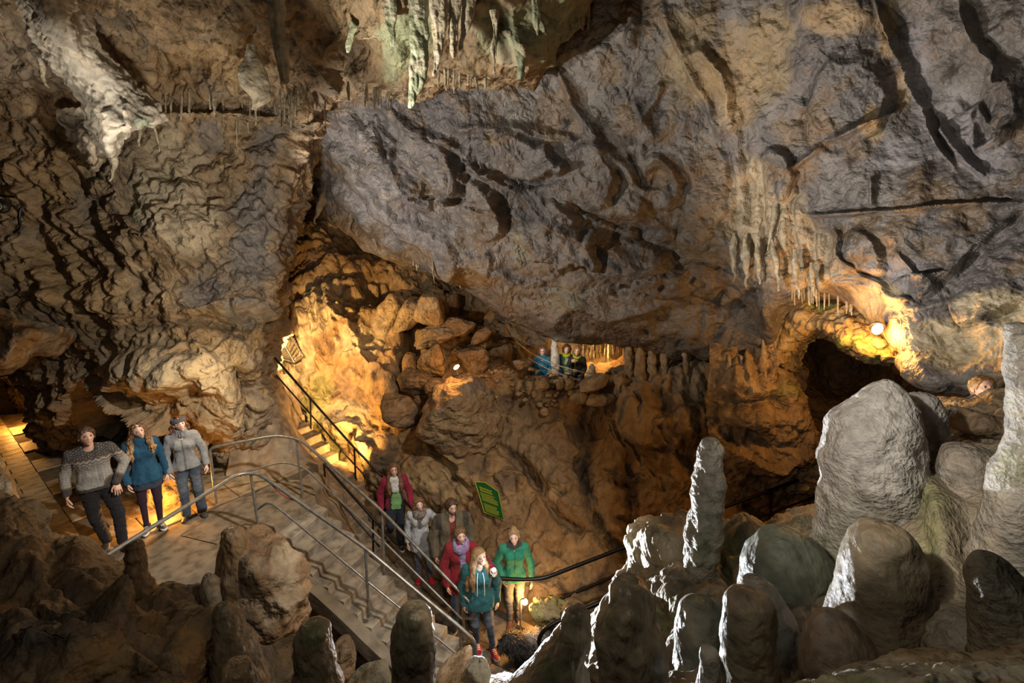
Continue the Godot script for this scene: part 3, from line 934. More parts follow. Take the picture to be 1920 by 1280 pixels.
	# bank behind the stalagmites at the right
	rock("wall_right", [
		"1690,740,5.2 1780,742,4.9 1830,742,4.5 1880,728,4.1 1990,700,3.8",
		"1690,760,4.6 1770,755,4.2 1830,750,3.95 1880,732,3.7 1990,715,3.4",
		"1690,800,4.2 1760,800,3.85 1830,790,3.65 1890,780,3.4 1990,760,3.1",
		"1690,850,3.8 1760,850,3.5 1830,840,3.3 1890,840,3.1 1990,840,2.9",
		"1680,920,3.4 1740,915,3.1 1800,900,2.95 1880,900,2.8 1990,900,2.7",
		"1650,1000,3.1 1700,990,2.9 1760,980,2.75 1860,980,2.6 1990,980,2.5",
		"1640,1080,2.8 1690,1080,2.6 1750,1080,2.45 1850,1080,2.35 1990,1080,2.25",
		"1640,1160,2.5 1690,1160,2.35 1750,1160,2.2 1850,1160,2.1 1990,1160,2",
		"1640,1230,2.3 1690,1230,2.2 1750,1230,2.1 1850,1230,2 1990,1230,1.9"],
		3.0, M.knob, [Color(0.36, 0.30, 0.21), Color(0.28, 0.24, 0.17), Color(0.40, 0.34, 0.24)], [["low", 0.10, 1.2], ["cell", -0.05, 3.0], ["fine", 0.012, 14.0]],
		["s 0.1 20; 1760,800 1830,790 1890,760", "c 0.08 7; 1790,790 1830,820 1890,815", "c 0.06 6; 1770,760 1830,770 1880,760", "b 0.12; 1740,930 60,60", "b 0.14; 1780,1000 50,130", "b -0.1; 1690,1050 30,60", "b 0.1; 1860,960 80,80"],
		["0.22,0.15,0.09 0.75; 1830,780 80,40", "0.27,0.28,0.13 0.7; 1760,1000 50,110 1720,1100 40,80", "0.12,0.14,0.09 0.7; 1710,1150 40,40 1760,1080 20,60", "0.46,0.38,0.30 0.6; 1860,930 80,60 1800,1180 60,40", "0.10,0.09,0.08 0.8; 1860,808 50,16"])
	# the mound that carries the stalagmites
	rock("floor", [
		"1040,1300,5.2 1128,1150,5.2 1180,1060,5.2 1250,990,5.3 1330,980,5.3 1420,985,5.2 1520,960,5 1600,950,4.8 1720,900,4.6",
		"1040,1320,4.6 1125,1140,4.75 1185,1062,4.8 1255,975,4.85 1330,985,4.8 1420,1000,4.7 1520,975,4.5 1600,960,4.2 1720,930,3.9",
		"1080,1340,4.0 1160,1130,4.3 1210,1080,4.35 1270,1030,4.4 1340,1030,4.3 1420,1025,4.2 1510,1010,4.0 1590,1000,3.7 1700,980,3.4",
		"1120,1350,3.6 1200,1170,3.8 1260,1110,3.9 1320,1090,3.9 1390,1080,3.7 1460,1080,3.5 1540,1060,3.4 1640,1050,3.1",
		"1140,1360,3.3 1220,1220,3.4 1290,1180,3.3 1360,1160,3.2 1430,1150,3.1 1500,1140,3.0 1580,1130,2.8 1660,1120,2.6",
		"1160,1400,2.9 1240,1290,2.9 1310,1260,2.8 1380,1250,2.7 1450,1240,2.6 1520,1230,2.5 1600,1220,2.3 1690,1200,2.2",
		"1200,1500,2.5 1300,1400,2.3 1450,1380,2.2 1600,1360,2 1720,1340,1.9"],
		2.6, M.rock, [Color(0.40, 0.32, 0.21), Color(0.33, 0.28, 0.2), Color(0.22, 0.2, 0.13)], [["low", 0.12, 1.2], ["mid", 0.06, 3.0], ["cell", -0.08, 3.2], ["plate", 0.035, 5.0], ["fine", 0.014, 12.0]],
		["b 0.25; 1240,1030 60,50", "c 0.1 9; 1350,1040 1370,1100", "b 0.15; 1390,1010 60,20", "c 0.1 8; 1200,1110 1260,1150"],
		["0.13,0.15,0.11 0.8; 1480,1060 90,50 1400,1040 30,20", "0.52,0.44,0.30 0.7; 1230,1040 60,60 1290,1010 40,30 1400,1000 50,20", "0.17,0.2,0.08 0.6; 1370,1050 30,30 1270,1170 60,50"])
	# dark dripstone-covered ledge at the lower left
	rock("floor", [
		"-200,900,4.6 0,930,4.6 60,940,4.6 100,990,4.6 150,1010,4.7 210,1060,4.7 280,1080,4.6 340,1110,4.6 390,1140,4.6 430,1200,4.6",
		"-200,930,4.0 -20,955,4.0 50,970,4.05 90,1030,4.1 150,1035,4.1 200,1070,4.15 270,1110,4.1 330,1120,4.1 380,1150,4.1 400,1210,4.2",
		"-200,990,3.7 0,1010,3.7 60,1040,3.7 120,1060,3.75 180,1090,3.8 250,1130,3.75 310,1140,3.7 370,1165,3.75 392,1230,4.0",
		"-200,1080,3.4 0,1100,3.4 90,1110,3.4 180,1140,3.4 260,1170,3.4 320,1190,3.4 372,1200,3.5 385,1250,3.8",
		"-200,1180,3.0 0,1190,3.0 120,1200,3.05 220,1220,3.1 300,1240,3.1 350,1255,3.2 372,1290,3.6",
		"-200,1290,2.7 0,1300,2.7 120,1310,2.8 220,1320,2.9 300,1330,3 345,1340,3.1 360,1360,3.5",
		"-200,1450,2.4 0,1450,2.4 220,1450,2.6 345,1450,2.9"],
		3.0, M.rock, [Color(0.20, 0.135, 0.07), Color(0.26, 0.18, 0.1), Color(0.13, 0.095, 0.06)], [["low", 0.16, 1.0], ["mid", 0.09, 2.2], ["cell", -0.13, 2.4, Basis(Vector3(0.8, -0.5, 0), Vector3(0.5, 1.1, 0), Vector3(0, 0, 1))], ["ridge", -0.05, 3.0], ["fine", 0.018, 9.0]],
		["s 0.14 30; 390,1160 330,1210 250,1200 180,1130", "c 0.16 10; 90,1040 160,1100 240,1130", "s 0.12 24; 300,1250 220,1200 120,1230 0,1200", "c 0.12 9; 40,1120 120,1170 200,1190 320,1250", "b 0.12; 60,1060 60,50", "b 0.12; 200,1160 50,30"],
		["0.34,0.22,0.08 0.6; 200,1240 60,30 340,1220 30,40", "0.24,0.20,0.15 0.5; 60,1200 60,40"])
	# floor of the shaft under the stairs
	rock("floor", [
		"150,1040,7 400,1020,8.4 700,1060,9.6 1000,1120,8.6 1300,1120,8",
		"150,1160,5.6 420,1170,6.4 700,1190,7.4 1000,1230,7.3 1300,1240,7",
		"150,1330,4.4 420,1330,5.2 700,1330,6.2 1000,1340,6.2 1300,1340,6",
		"150,1560,3.4 420,1560,4 700,1560,4.8 1000,1560,4.8 1300,1560,4.6"],
		6.0, M.earth, [Color(0.12, 0.085, 0.05), Color(0.10, 0.08, 0.06), Color(0.16, 0.11, 0.06)], [["low", 0.15, 1.0], ["mid", 0.08, 3.0], ["cell", -0.1, 2.5]])
	# retaining rock between the landing and the upper stairs
	rock("wall_back", [
		"470,690,9.4 500,690,9.5 530,700,9.9 545,700,10.6",
		"465,760,9.1 500,765,9.2 525,772,9.6 560,810,9.9 575,815,10.4",
		"440,830,8.8 500,830,8.8 550,835,9.0 590,870,9.3 615,905,9.5 625,910,10",
		"420,900,8.4 490,890,8.5 550,895,8.6 600,920,8.8 640,965,9 652,975,9.5",
		"420,955,8.1 480,945,8.2 550,940,8.2 600,955,8.3 640,1000,8.5 665,1010,9",
		"420,1010,8.1 500,1010,8.2 570,1010,8.1 630,1020,8.2 670,1050,8.4 700,1060,8.8"],
		3.0, M.concrete, [Color(0.27, 0.20, 0.13), Color(0.31, 0.245, 0.17), Color(0.21, 0.165, 0.12)], [["low", 0.12, 0.9], ["mid", 0.04, 2.0], ["cell", -0.03, 2.0, Basis(Vector3(1.5, 0.5, 0), Vector3(-0.3, 0.4, 0), Vector3(0, 0, 1))], ["fine", 0.008, 9.0]],
		["r 0.05 8; 500,700 502,820", "r 0.05 7; 520,700 515,830", "c 0.05 5; 511,700 509,830", "c 0.15 14; 440,880 445,960", "b 0.15; 590,900 30,30", "b 0.2; 632,925 16,50"], ["0.34,0.29,0.22 0.7; 632,925 18,50 560,840 40,20", "0.14,0.13,0.11 0.6; 440,900 30,60"])
	# corridor at the far left
	rock("wall_left", [
		"-160,560,12 0,600,12.5 60,640,12.5 110,700,11 130,740,9.6",
		"-160,680,11.5 0,690,12.5 50,710,12.5 90,760,11 125,800,9.8",
		"-160,760,11 -20,760,13 30,770,13 70,800,11.6 122,850,10",
		"-160,820,10.5 -20,815,12 20,830,12.4 75,860,11.4 120,900,10",
		"-160,900,9 -60,890,10 20,880,11.6 80,890,11 120,930,10"],
		3.5, M.rock, [Color(0.32, 0.22, 0.1), brown, Color(0.4, 0.3, 0.16)], [["low", 0.3, 0.8], ["cell", -0.25, 1.2], ["fine", 0.05, 4.0]], ["b -0.8; 0,760 40,60", "s 0.3 30; 90,800 70,780 40,790"])
	rock("wall_left", [
		"-160,840,6.8 -60,855,6.4 0,868,6.2 14,885,6.4 22,900,6.9",
		"-160,900,6.4 -60,905,6.0 10,905,5.8 30,930,6.0 40,950,6.5",
		"-160,960,6.0 -60,960,5.7 10,965,5.5 34,985,5.7 48,1000,6.2",
		"-160,1050,5.6 -60,1050,5.4 10,1050,5.3 40,1050,5.5 50,1060,6"],
		3.0, M.rock, [Color(0.42, 0.30, 0.14), ochre, cream], [["low", 0.1, 1.0], ["cell", -0.06, 2.6], ["fine", 0.015, 9.0]])
	# pale lobes of rock over the corridor
	rock("wall_left", [
		"-160,560,6.6 0,580,6.5 60,600,6.7 110,610,7.2 150,620,7.8",
		"-160,610,6.3 0,615,6.2 40,620,6.3 90,630,6.8 140,640,7.7",
		"-160,670,6.4 -10,680,6.25 30,672,6.4 60,655,6.9 110,660,7.6",
		"-160,690,7.4 -10,695,7.2 30,685,7.2 60,668,7.6 110,672,8.2"],
		2.6, M.rock, [Color(0.30, 0.26, 0.21), Color(0.36, 0.31, 0.25), ochre], [["low", 0.12, 1.4], ["cell", -0.1, 2.2], ["fine", 0.02, 7.0]], ["c 0.15 8; 38,600 44,660"])
	# timber-like banded rock along the bottom right edge
	rock("floor", [
		"1360,1330,2.1 1500,1270,2.05 1600,1245,2.0 1700,1225,1.95 1800,1215,1.9 1990,1200,1.85",
		"1360,1340,1.9 1500,1282,1.85 1600,1255,1.8 1700,1237,1.78 1800,1225,1.74 1990,1210,1.7",
		"1340,1380,1.75 1500,1320,1.65 1600,1290,1.6 1700,1275,1.58 1800,1260,1.55 1990,1250,1.5",
		"1340,1500,1.5 1600,1430,1.4 1990,1400,1.35"],
		3.0, M.rock, [Color(0.33, 0.25, 0.14), Color(0.27, 0.22, 0.13), Color(0.42, 0.38, 0.27)], [["low", 0.04, 2.0], ["ridge", -0.03, 2.6, Basis(Vector3(0.4, 0.3, 0), Vector3(0, 2, 0), Vector3(0, 0, 2.5))], ["fine", 0.006, 20.0]], [], ["0.50,0.48,0.38 0.7; 1820,1262 90,8 1700,1275 80,7 1880,1235 60,6", "0.18,0.24,0.08 0.6; 1600,1268 50,7 1760,1290 60,8"])
	# the front roof with its draperies
	rock("ceiling", [
		"540,-420,5.05 800,-420,4.25 1000,-420,4.35 1250,-420,4.95",
		"560,-70,6.05 700,-70,5.35 900,-70,5.45 1050,-70,5.65 1200,-70,6.25",
		"590,50,6.75 700,55,5.95 800,55,5.95 900,45,6.00 1000,30,6.15 1090,0,6.45 1150,-20,7.05",
		"600,130,7.35 700,130,6.55 780,120,6.45 860,105,6.35 940,105,6.40 1010,80,6.50 1060,50,6.70 1110,20,7.15",
		"606,182,7.95 700,172,7.15 770,178,7.05 850,150,6.95 930,160,6.95 985,150,6.95 1030,100,7.05 1080,68,7.35 1130,30,7.75",
		"606,184,9.35 700,172,8.55 770,176,8.55 850,148,8.55 930,150,8.55 985,140,8.55 1030,92,8.55 1080,60,8.55 1135,25,8.65"],
		2.6, M.rock, [Color(0.24, 0.165, 0.085), Color(0.20, 0.145, 0.08), Color(0.28, 0.21, 0.12)], [["low", 0.16, 0.9], ["mid", 0.07, 2.4], ["cell", -0.07, 2.0], ["ridge", -0.04, 3.0, Basis(Vector3(1.4, 0, 0), Vector3(0, 0.5, 0), Vector3(0, 0, 1))], ["fine", 0.02, 7.0]],
		["b 0.25; 970,90 60,60", "b 0.2; 900,60 40,60", "s 0.2 24; 600,120 660,60 720,70 760,110", "b -0.2; 660,110 50,40", "r 0.1 8; 1000,0 1010,60 1000,110", "r 0.08 8; 955,20 965,100"],
		["0.24,0.27,0.16 0.8; 1000,50 70,70 930,60 50,60 1050,30 60,50", "0.25,0.29,0.17 0.7; 740,90 40,80 780,60 60,60", "0.44,0.38,0.25 0.7; 860,30 60,40 960,100 40,40"])
	# pale flowstone ribbon running down the left roof
	rock("wall_left", [
		"-10,-120,4.40 30,-120,4.05 80,-120,4.00 130,-120,4.30",
		"10,-40,4.80 50,-40,4.45 100,-40,4.40 150,-40,4.80",
		"45,40,5.30 80,40,4.95 125,35,4.90 165,30,5.30",
		"80,110,5.70 115,105,5.40 155,95,5.35 195,90,5.80",
		"130,170,6.20 165,160,5.85 210,145,5.80 245,140,6.20",
		"150,220,6.50 190,210,6.00 240,190,5.95 290,180,6.40",
		"170,270,6.70 205,262,6.10 250,235,6.00 310,215,6.40",
		"180,300,7.10 212,292,6.45 255,250,6.40 315,225,6.80"],
		2.4, M.flow, [Color(0.42, 0.38, 0.31), Color(0.36, 0.33, 0.27), Color(0.46, 0.41, 0.32)], [["low", 0.06, 2.0], ["cell", -0.05, 3.4, Basis(Vector3(0.8, -0.5, 0), Vector3(0.5, 1.3, 0), Vector3(0, 0, 1))], ["ridge", -0.05, 3.0, Basis(Vector3(0.7, -0.6, 0), Vector3(0.7, 1.2, 0), Vector3(0, 0, 1))], ["fine", 0.015, 9.0]], ["r 0.1 8; 200,200 205,260 212,290", "r 0.08 7; 235,190 240,240", "c 0.08 7; 222,200 228,260"], ["0.26,0.32,0.24 0.7; 270,230 18,20"])
	rock("wall_left", [
		"100,200,6.80 120,205,6.60 140,205,6.60 160,200,6.90",
		"110,225,6.80 128,225,6.95 150,222,6.95 168,218,6.90",
		"130,260,6.90 150,262,6.60 170,255,6.60 188,250,7.00",
		"148,295,7.00 165,305,6.70 185,300,6.70 196,288,7.10",
		"160,315,7.40 172,322,7.10 188,316,7.10 198,300,7.40"],
		2.6, M.flow, [Color(0.42, 0.36, 0.27), Color(0.36, 0.31, 0.23), Color(0.46, 0.41, 0.32)], [["cell", -0.07, 4.0], ["ridge", -0.04, 4.0], ["fine", 0.02, 10.0]])
	# the cave goes on beyond the view on both sides
	rock("wall_right", [
		"1930,-700,3.2 2500,-700,2.4 3600,-700,1.3",
		"1940,-200,4.4 2500,-200,3.4 3600,-200,1.9",
		"1950,250,5.0 2500,250,3.9 3600,250,2.2",
		"1950,620,5.4 2500,620,3.9 3600,620,2.2",
		"1940,900,4.0 2500,900,3.0 3600,900,1.9",
		"1940,1300,2.2 2500,1300,2.0 3600,1300,1.3"],
		12.0, M.rock, [grey, slate, brown], [["low", 0.2, 0.6], ["mid", 0.08, 1.5], ["cell", -0.1, 1.2]])
	rock("wall_left", [
		"-1700,-700,1.6 -800,-700,2.6 -180,-700,3.4",
		"-1700,-150,2.2 -800,-150,3.6 -180,-150,4.9",
		"-1700,250,2.8 -800,250,4.8 -180,250,7.3",
		"-1700,620,3.0 -800,620,5.2 -140,620,7.6",
		"-1700,820,2.9 -800,820,4.8 -120,820,8.6",
		"-1700,1050,2.4 -800,1050,3.6 -150,1050,4.4",
		"-1700,1400,1.8 -800,1400,2.4 -150,1400,2.8"],
		12.0, M.rock, [ochre, brown, dark], [["low", 0.2, 0.6], ["mid", 0.1, 1.5], ["cell", -0.1, 1.2]])

# ---------------------------------------------------------------- landing, stairs, path
func v2(x: float, y: float) -> Vector2:
	return Vector2(x, y)

func tiles(parent: Node3D, a: Vector2, b: Vector2, org: Vector2, sa: float, sb: float, poly: PackedVector2Array, top: float, cols: Array, seed_: int, called := "tile", na := 16, nb := 10, stop := false) -> void:
	# a running bond of stone tiles over the plan polygon; a and b are the joint directions
	var rng := RandomNumberGenerator.new()
	rng.seed = seed_
	var meshes := []
	for c in cols: meshes.append(box_mesh(Vector3(sa - 0.012, 0.03, sb - 0.012), 0.004, c))
	var turn := -atan2(a.y, a.x)
	for i in range(-na, na):
		for j in range(-nb, nb):
			var q := org + a * (i + 0.5) * sa + b * (j + 0.5 + (0.5 if i % 2 else 0.0)) * sb
			var share := 1.0
			if stop:        # rows end in a straight joint at b = 0
				var lo := (j + (0.5 if i % 2 else 0.0)) * sb
				if lo >= -0.05: continue
				if lo + sb > 0.0:
					share = -lo / sb
					q -= b * sb * (1.0 - share) * 0.5
			if not Geometry2D.is_point_in_polygon(q, poly): continue
			var ok := true
			for c in ([[-1, -1], [1, -1], [1, 1], [-1, 1]] if not stop else [[-1, -1], [1, -1]]):
				if not Geometry2D.is_point_in_polygon(q + a * sa * 0.3 * c[0] + b * sb * 0.3 * c[1], poly): ok = false
			if not ok: continue
			var o := put(called, meshes[rng.randi() % meshes.size()], M.tile, parent, Vector3(q.x, top - 0.03 + rng.randf() * 0.003, q.y))
			o.scale.z = share
			o.rotation = Vector3(rng.randf_range(-0.004, 0.004), turn, rng.randf_range(-0.004, 0.004))

func beam(path: Array, w: float, h: float) -> ArrayMesh:
	var pts := PackedVector3Array()
	var n := path.size()
	for j in n:
		var t: Vector3 = path[mini(j + 1, n - 1)] - path[maxi(j - 1, 0)]
		var s := Vector3(-t.z, 0, t.x).normalized() * w * 0.5
		var u := Vector3(0, h, 0)
		var p: Vector3 = path[j]
		for k in 1 + int(j == 0 or j == n - 1):
			var z := 0.001 if (j == 0 and k == 0) or (j == n - 1 and k == 1) else 1.0
			var mid := p - u * 0.5
			for q in [p - s, p + s, p + s, p + s - u, p + s - u, p - s - u, p - s - u, p - s, p - s]: pts.append(mid + (q - mid) * z)
	var cols := PackedColorArray()
	for p in pts:
		var c := tint(p * 2.0, [Color(0.25, 0.21, 0.16), Color(0.2, 0.165, 0.12), Color(0.28, 0.24, 0.19)])
		c.a = 1
		cols.append(c)
	return grid_mesh(pts, 9, pts.size() / 9, cols, true)

func step_mesh(a: Vector3, b: Vector3, c: Vector3, d: Vector3, thick: float, cols: Array) -> ArrayMesh:
	# one tread block: a-b is the nose (far to near), d-c the foot of the next riser; noses worn
	var st := SurfaceTool.new()
	st.begin(Mesh.PRIMITIVE_TRIANGLES)
	var dn := Vector3(0, -thick, 0)
	var fwd := ((a + b) - (c + d)).normalized()
	var ns := 8
	var quad := func(p: Vector3, q: Vector3, r: Vector3, s: Vector3, out: Vector3) -> void:
		var nn := -(q - p).cross(r - p).normalized()
		var l := [p, q, r, s]
		if nn.dot(out) < 0.0:
			nn = -nn
			l.reverse()
		st.set_normal(nn)
		for w in [l[0], l[1], l[2], l[0], l[2], l[3]]:
			var t := tint(w * 1.4, cols)
			t.a = 1.0
			st.set_color(t)
			st.add_vertex(w)
	for i in ns:
		var t0 := float(i) / ns
		var t1 := float(i + 1) / ns
		var a0 := a.lerp(b, t0)
		var a1 := a.lerp(b, t1)
		var d0 := d.lerp(c, t0)
		var d1 := d.lerp(c, t1)
		var w0 := fwd * (-0.012 + n_fine.get_noise_3dv(a0 * 4.0) * 0.012)
		var w1 := fwd * (-0.012 + n_fine.get_noise_3dv(a1 * 4.0) * 0.012)
		var e := Vector3(0, -0.014, 0)
		quad.call(d0, d1, a1 + w1, a0 + w0, Vector3.UP)
		quad.call(a0 + w0, a1 + w1, a1 + e, a0 + e, Vector3.UP + fwd)
		quad.call(a0 + e, a1 + e, a1 + dn, a0 + dn, fwd)
		quad.call(d0 + dn, d1 + dn, a1 + dn, a0 + dn, Vector3.DOWN)
		quad.call(d0, d1, d1 + dn, d0 + dn, -fwd)
	quad.call(a, d, d + dn, a + dn, a - b)
	quad.call(b, c, c + dn, b + dn, b - a)
	return st.commit()

var far1 := PackedVector2Array([Vector2(-3.22, -7.09), Vector2(-2.98, -6.96), Vector2(-2.72, -6.83), Vector2(-2.48, -6.70), Vector2(-2.23, -6.54), Vector2(-2.0, -6.36), Vector2(-1.77, -6.22), Vector2(-1.56, -6.12), Vector2(-1.34, -6.05), Vector2(-1.14, -5.99), Vector2(-0.95, -5.93), Vector2(-0.76, -5.87)])
var near1 := PackedVector2Array([Vector2(-3.55, -6.09), Vector2(-3.28, -5.98), Vector2(-3.03, -5.89), Vector2(-2.78, -5.79), Vector2(-2.54, -5.70), Vector2(-2.3, -5.60), Vector2(-2.10, -5.53), Vector2(-1.90, -5.45), Vector2(-1.68, -5.36), Vector2(-1.45, -5.27), Vector2(-1.22, -5.17), Vector2(-0.98, -5.08)])

func make_paths() -> void:
	var conc := [Color(0.235, 0.185, 0.13), Color(0.19, 0.15, 0.105), Color(0.27, 0.22, 0.165)]
	# landing: concrete deck in two pours, tiled floor beyond
	var deck := thing("floor", "", "")
	deck.set_meta("kind", "structure")
	for poly in [[v2(-3.20, -7.10), v2(-3.5, -7.6), v2(-4.15, -7.5), v2(-4.46, -6.72), v2(-4.72, -6.05), v2(-4.1, -5.86), v2(-3.545, -6.09)], [v2(-4.17, -7.35), v2(-4.3, -7.2), v2(-5.47, -5.62), v2(-6.3, -4.4), v2(-4.9, -3.5), v2(-3.85, -5.7), v2(-3.7, -6.05), v2(-4.08, -5.87), v2(-4.74, -6.07), v2(-4.48, -6.72)]]:
		var m := poly_slab(poly, 1.70, 0.26, conc[0])
		put("deck_slab", m, M.concrete, deck)
	var tiled := thing("floor", "", "")
	tiled.set_meta("kind", "structure")
	var field := [v2(-4.30, -7.22), v2(-5.48, -5.64), v2(-6.0, -4.9), v2(-7.6, -5.2), v2(-11.5, -8.2), v2(-12.5, -10.5), v2(-10.0, -11.0), v2(-6.5, -9.6), v2(-3.6, -8.2)]
	put("screed", poly_slab(field, 1.682, 0.2, Color(0.16, 0.12, 0.075)), M.concrete, tiled)
	var a := v2(0.79, 0.613)
	var b := v2(0.613, -0.79)
	var org := v2(-7.07, -6.77)
	var left := PackedVector2Array([org - a * 8.0, org + a * 3.0, org + a * 3.0 - b * 8.0, org - a * 8.0 - b * 8.0])
	var right := PackedVector2Array([org - a * 8.0, org + a * 3.0, org + a * 3.0 + b * 4.0, org - a * 8.0 + b * 4.0])
	var pf := PackedVector2Array(field)
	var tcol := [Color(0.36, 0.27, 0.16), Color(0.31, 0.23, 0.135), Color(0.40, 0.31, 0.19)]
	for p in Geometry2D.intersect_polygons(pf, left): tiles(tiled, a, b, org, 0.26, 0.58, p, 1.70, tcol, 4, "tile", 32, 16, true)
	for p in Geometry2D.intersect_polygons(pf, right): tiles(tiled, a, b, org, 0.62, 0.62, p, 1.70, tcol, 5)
	# stairs from the landing down to the path
	var st := thing("staircase", "worn grey concrete stairs between two galvanised railings, going down from landing to group", "stairs")
	for i in range(1, 12):
		var h := 1.70 - 0.1417 * i
		var f := far1[i]
		var n := near1[i]
		var f0 := far1[i - 1] 
		var n0 := near1[i - 1]
		put("step", step_mesh(Vector3(f.x, h, f.y), Vector3(n.x, h, n.y), Vector3(n0.x, h, n0.y), Vector3(f0.x, h, f0.y), 0.19, [Color(0.36, 0.315, 0.255), Color(0.32, 0.275, 0.215), Color(0.40, 0.36, 0.30)]), M.concrete, st)
	var edge := []
	for i in range(1, 12):
		var n := near1[i]
		var out := (near1[i] - far1[i]).normalized()
		edge.append(Vector3(n.x + out.x * 0.10, 1.70 - 0.1417 * i - 0.03, n.y + out.y * 0.10))
	put("stringer", beam(edge, 0.17, 0.26), M.concrete, st)
	# upper stairs at the back
	var up := thing("staircase", "long flight of brown stone steps climbing along amber wall behind the railings", "stairs")
	for i in 17:
		var k := i - 2
		var h := 0.17 * (14 - k)
		var f := v2(-4.87, -9.96).lerp(v2(-2.22, -8.57), k / 13.0)
		var f0 := v2(-4.87, -9.96).lerp(v2(-2.22, -8.57), (k - 1) / 13.0)
		var w := v2(-0.48, 0.78)
		if k > 13: continue
		put("step", step_mesh(Vector3(f.x, h, f.y), Vector3(f.x + w.x, h, f.y + w.y), Vector3(f0.x + w.x, h, f0.y + w.y), Vector3(f0.x, h, f0.y), 0.26, [Color(0.33, 0.26, 0.18), Color(0.28, 0.215, 0.145), Color(0.37, 0.30, 0.22)]), M.concrete, up)
	# the dark tiled path that the group stands on
	var path := thing("floor", "", "")
	path.set_meta("kind", "structure")
	var pp := [v2(-3.2, -8.0), v2(-2.3, -9.0), v2(-0.6, -8.9), v2(1.3, -7.6), v2(1.4, -5.5), v2(0.75, -4.3), v2(-0.9, -4.6), v2(-0.75, -5.6), v2(-1.4, -6.05), v2(-2.3, -6.55), v2(-2.9, -7.1)]
	put("bed", poly_slab(pp, -0.018, 0.25, Color(0.09, 0.07, 0.05)), M.concrete, path)
	var u := v2(0.90, 0.435)
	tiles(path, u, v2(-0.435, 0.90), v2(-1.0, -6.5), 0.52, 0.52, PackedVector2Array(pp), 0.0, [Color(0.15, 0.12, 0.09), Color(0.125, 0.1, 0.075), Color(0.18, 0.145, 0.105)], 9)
	# kerbs beside the path
	for e in [[Ph(868, 1108, 0.1), Ph(922, 1160, 0.1)], [Ph(972, 1166, 0.09), Ph(1036, 1196, 0.09)]]:
		put("kerb", beam([e[0], e[0].lerp(e[1], 0.5), e[1]], 0.10, 0.12), M.concrete, path)
	# reddish steps that climb to the right behind the looped rail
	var rs := thing("staircase", "low reddish stone steps rising to the right behind the looped handrail", "stairs")
	for i in 6:
		var h := 0.15 * (i + 1)
		var o := Vector3(0.66, h, -5.0) + Vector3(0.36, 0, -0.10) * i
		var w := Vector3(0.12, 0, -1.05)
		var tr := Vector3(0.36, 0, -0.10)
		put("step", step_mesh(o + w, o, o + tr, o + w + tr, 0.3, [Color(0.36, 0.23, 0.13), Color(0.31, 0.2, 0.12), Color(0.4, 0.28, 0.17)]), M.concrete, rs)
	rock("floor", ["1000,1270,6.4 1100,1240,6.6 1250,1150,7.6 1420,1060,8.6 1600,1000,9", "1000,1330,5.6 1100,1330,5.6 1250,1250,6 1420,1150,7 1600,1100,7.6", "1000,1480,4.8 1250,1400,5 1600,1250,6"], 6.0, M.earth, [Color(0.2, 0.13, 0.07), Color(0.16, 0.11, 0.065), Color(0.25, 0.17, 0.1)], [["low", 0.1, 1.0], ["cell", -0.08, 2.5]])
	rock("floor", ["500,1300,4.9 620,1290,4.9 740,1285,4.9 850,1270,5.0 920,1268,4.9 1000,1262,4.4 1060,1250,4.2", "500,1340,4.3 620,1320,4.3 740,1305,4.3 850,1290,4.4 920,1285,4.3 1000,1275,3.9 1070,1262,3.8", "500,1420,3.6 740,1380,3.6 920,1360,3.6 1080,1330,3.4", "500,1600,3 740,1550,3 1080,1500,2.9"], 4.0, M.rock, [Color(0.3, 0.22, 0.13), Color(0.24, 0.17, 0.1), Color(0.36, 0.29, 0.2)], [["low", 0.08, 1.6], ["cell", -0.08, 3.0], ["fine", 0.02, 8.0]])

	name_the_setting()

func name_the_setting() -> void:
	for e in [["ceiling", "great tilted grey limestone slab hanging over the whole hall", "rock roof"], ["ceiling_001", "brown front roof at top centre that carries the draperies", "rock roof"],
		["wall_left", "massive brown hanging rock pillar above the three visitors at the left", "rock wall"], ["wall_left_001", "dark corridor wall with an amber glow at the far left", "rock wall"], ["wall_left_002", "small amber-lit rock at the left edge beside the tiles", "rock wall"], ["wall_left_003", "pale lobes of rock hanging over the corridor mouth", "rock wall"], ["wall_left_004", "pale rippled flowstone ribbon running down the upper left roof", "flowstone"], ["wall_left_005", "short ragged flowstone tongue left of the ribbon's foot", "flowstone"], ["wall_left_006", "rough side wall going on beyond the left edge", "rock wall"],
		["wall_back", "tall ochre back wall behind the stairs, rising to the children's ledge", "rock wall"], ["wall_back_001", "smooth grey-brown retaining wall between landing and upper stairs", "rock wall"],
		["wall_right", "dark brown inside of the passage at the right", "rock wall"], ["wall_right_001", "crusted amber arch over the passage mouth beside the lamp", "rock wall"], ["wall_right_002", "ochre rock with a dripstone fringe left of passage mouth", "rock wall"], ["wall_right_003", "pale yellowish flowstone bank behind the right-hand stalagmites", "flowstone"], ["wall_right_004", "rough side wall going on beyond the right edge", "rock wall"],
		["floor", "pale rocky mound that carries the foreground stalagmites", "rock floor"], ["floor_001", "dark brown rock ledge filling the lower left corner", "rock floor"], ["floor_002", "dark shaft floor below the stairs", "rock floor"], ["floor_003", "banded mossy rock along the bottom right edge", "rock floor"], ["floor_004", "bare concrete landing deck inside the galvanised railings", "floor"], ["floor_005", "amber-lit tiled floor of corridor and landing", "floor"], ["floor_006", "dark tiled path under the group of six", "floor"], ["floor_007", "brown rocky ground behind the mound, below the long black railing", "rock floor"], ["floor_008", "brown rocky ground along the bottom centre edge", "rock floor"]]:
		var o := get_node_or_null(NodePath(e[0]))
		if o: tag(o, e[1], e[2], "", "structure")

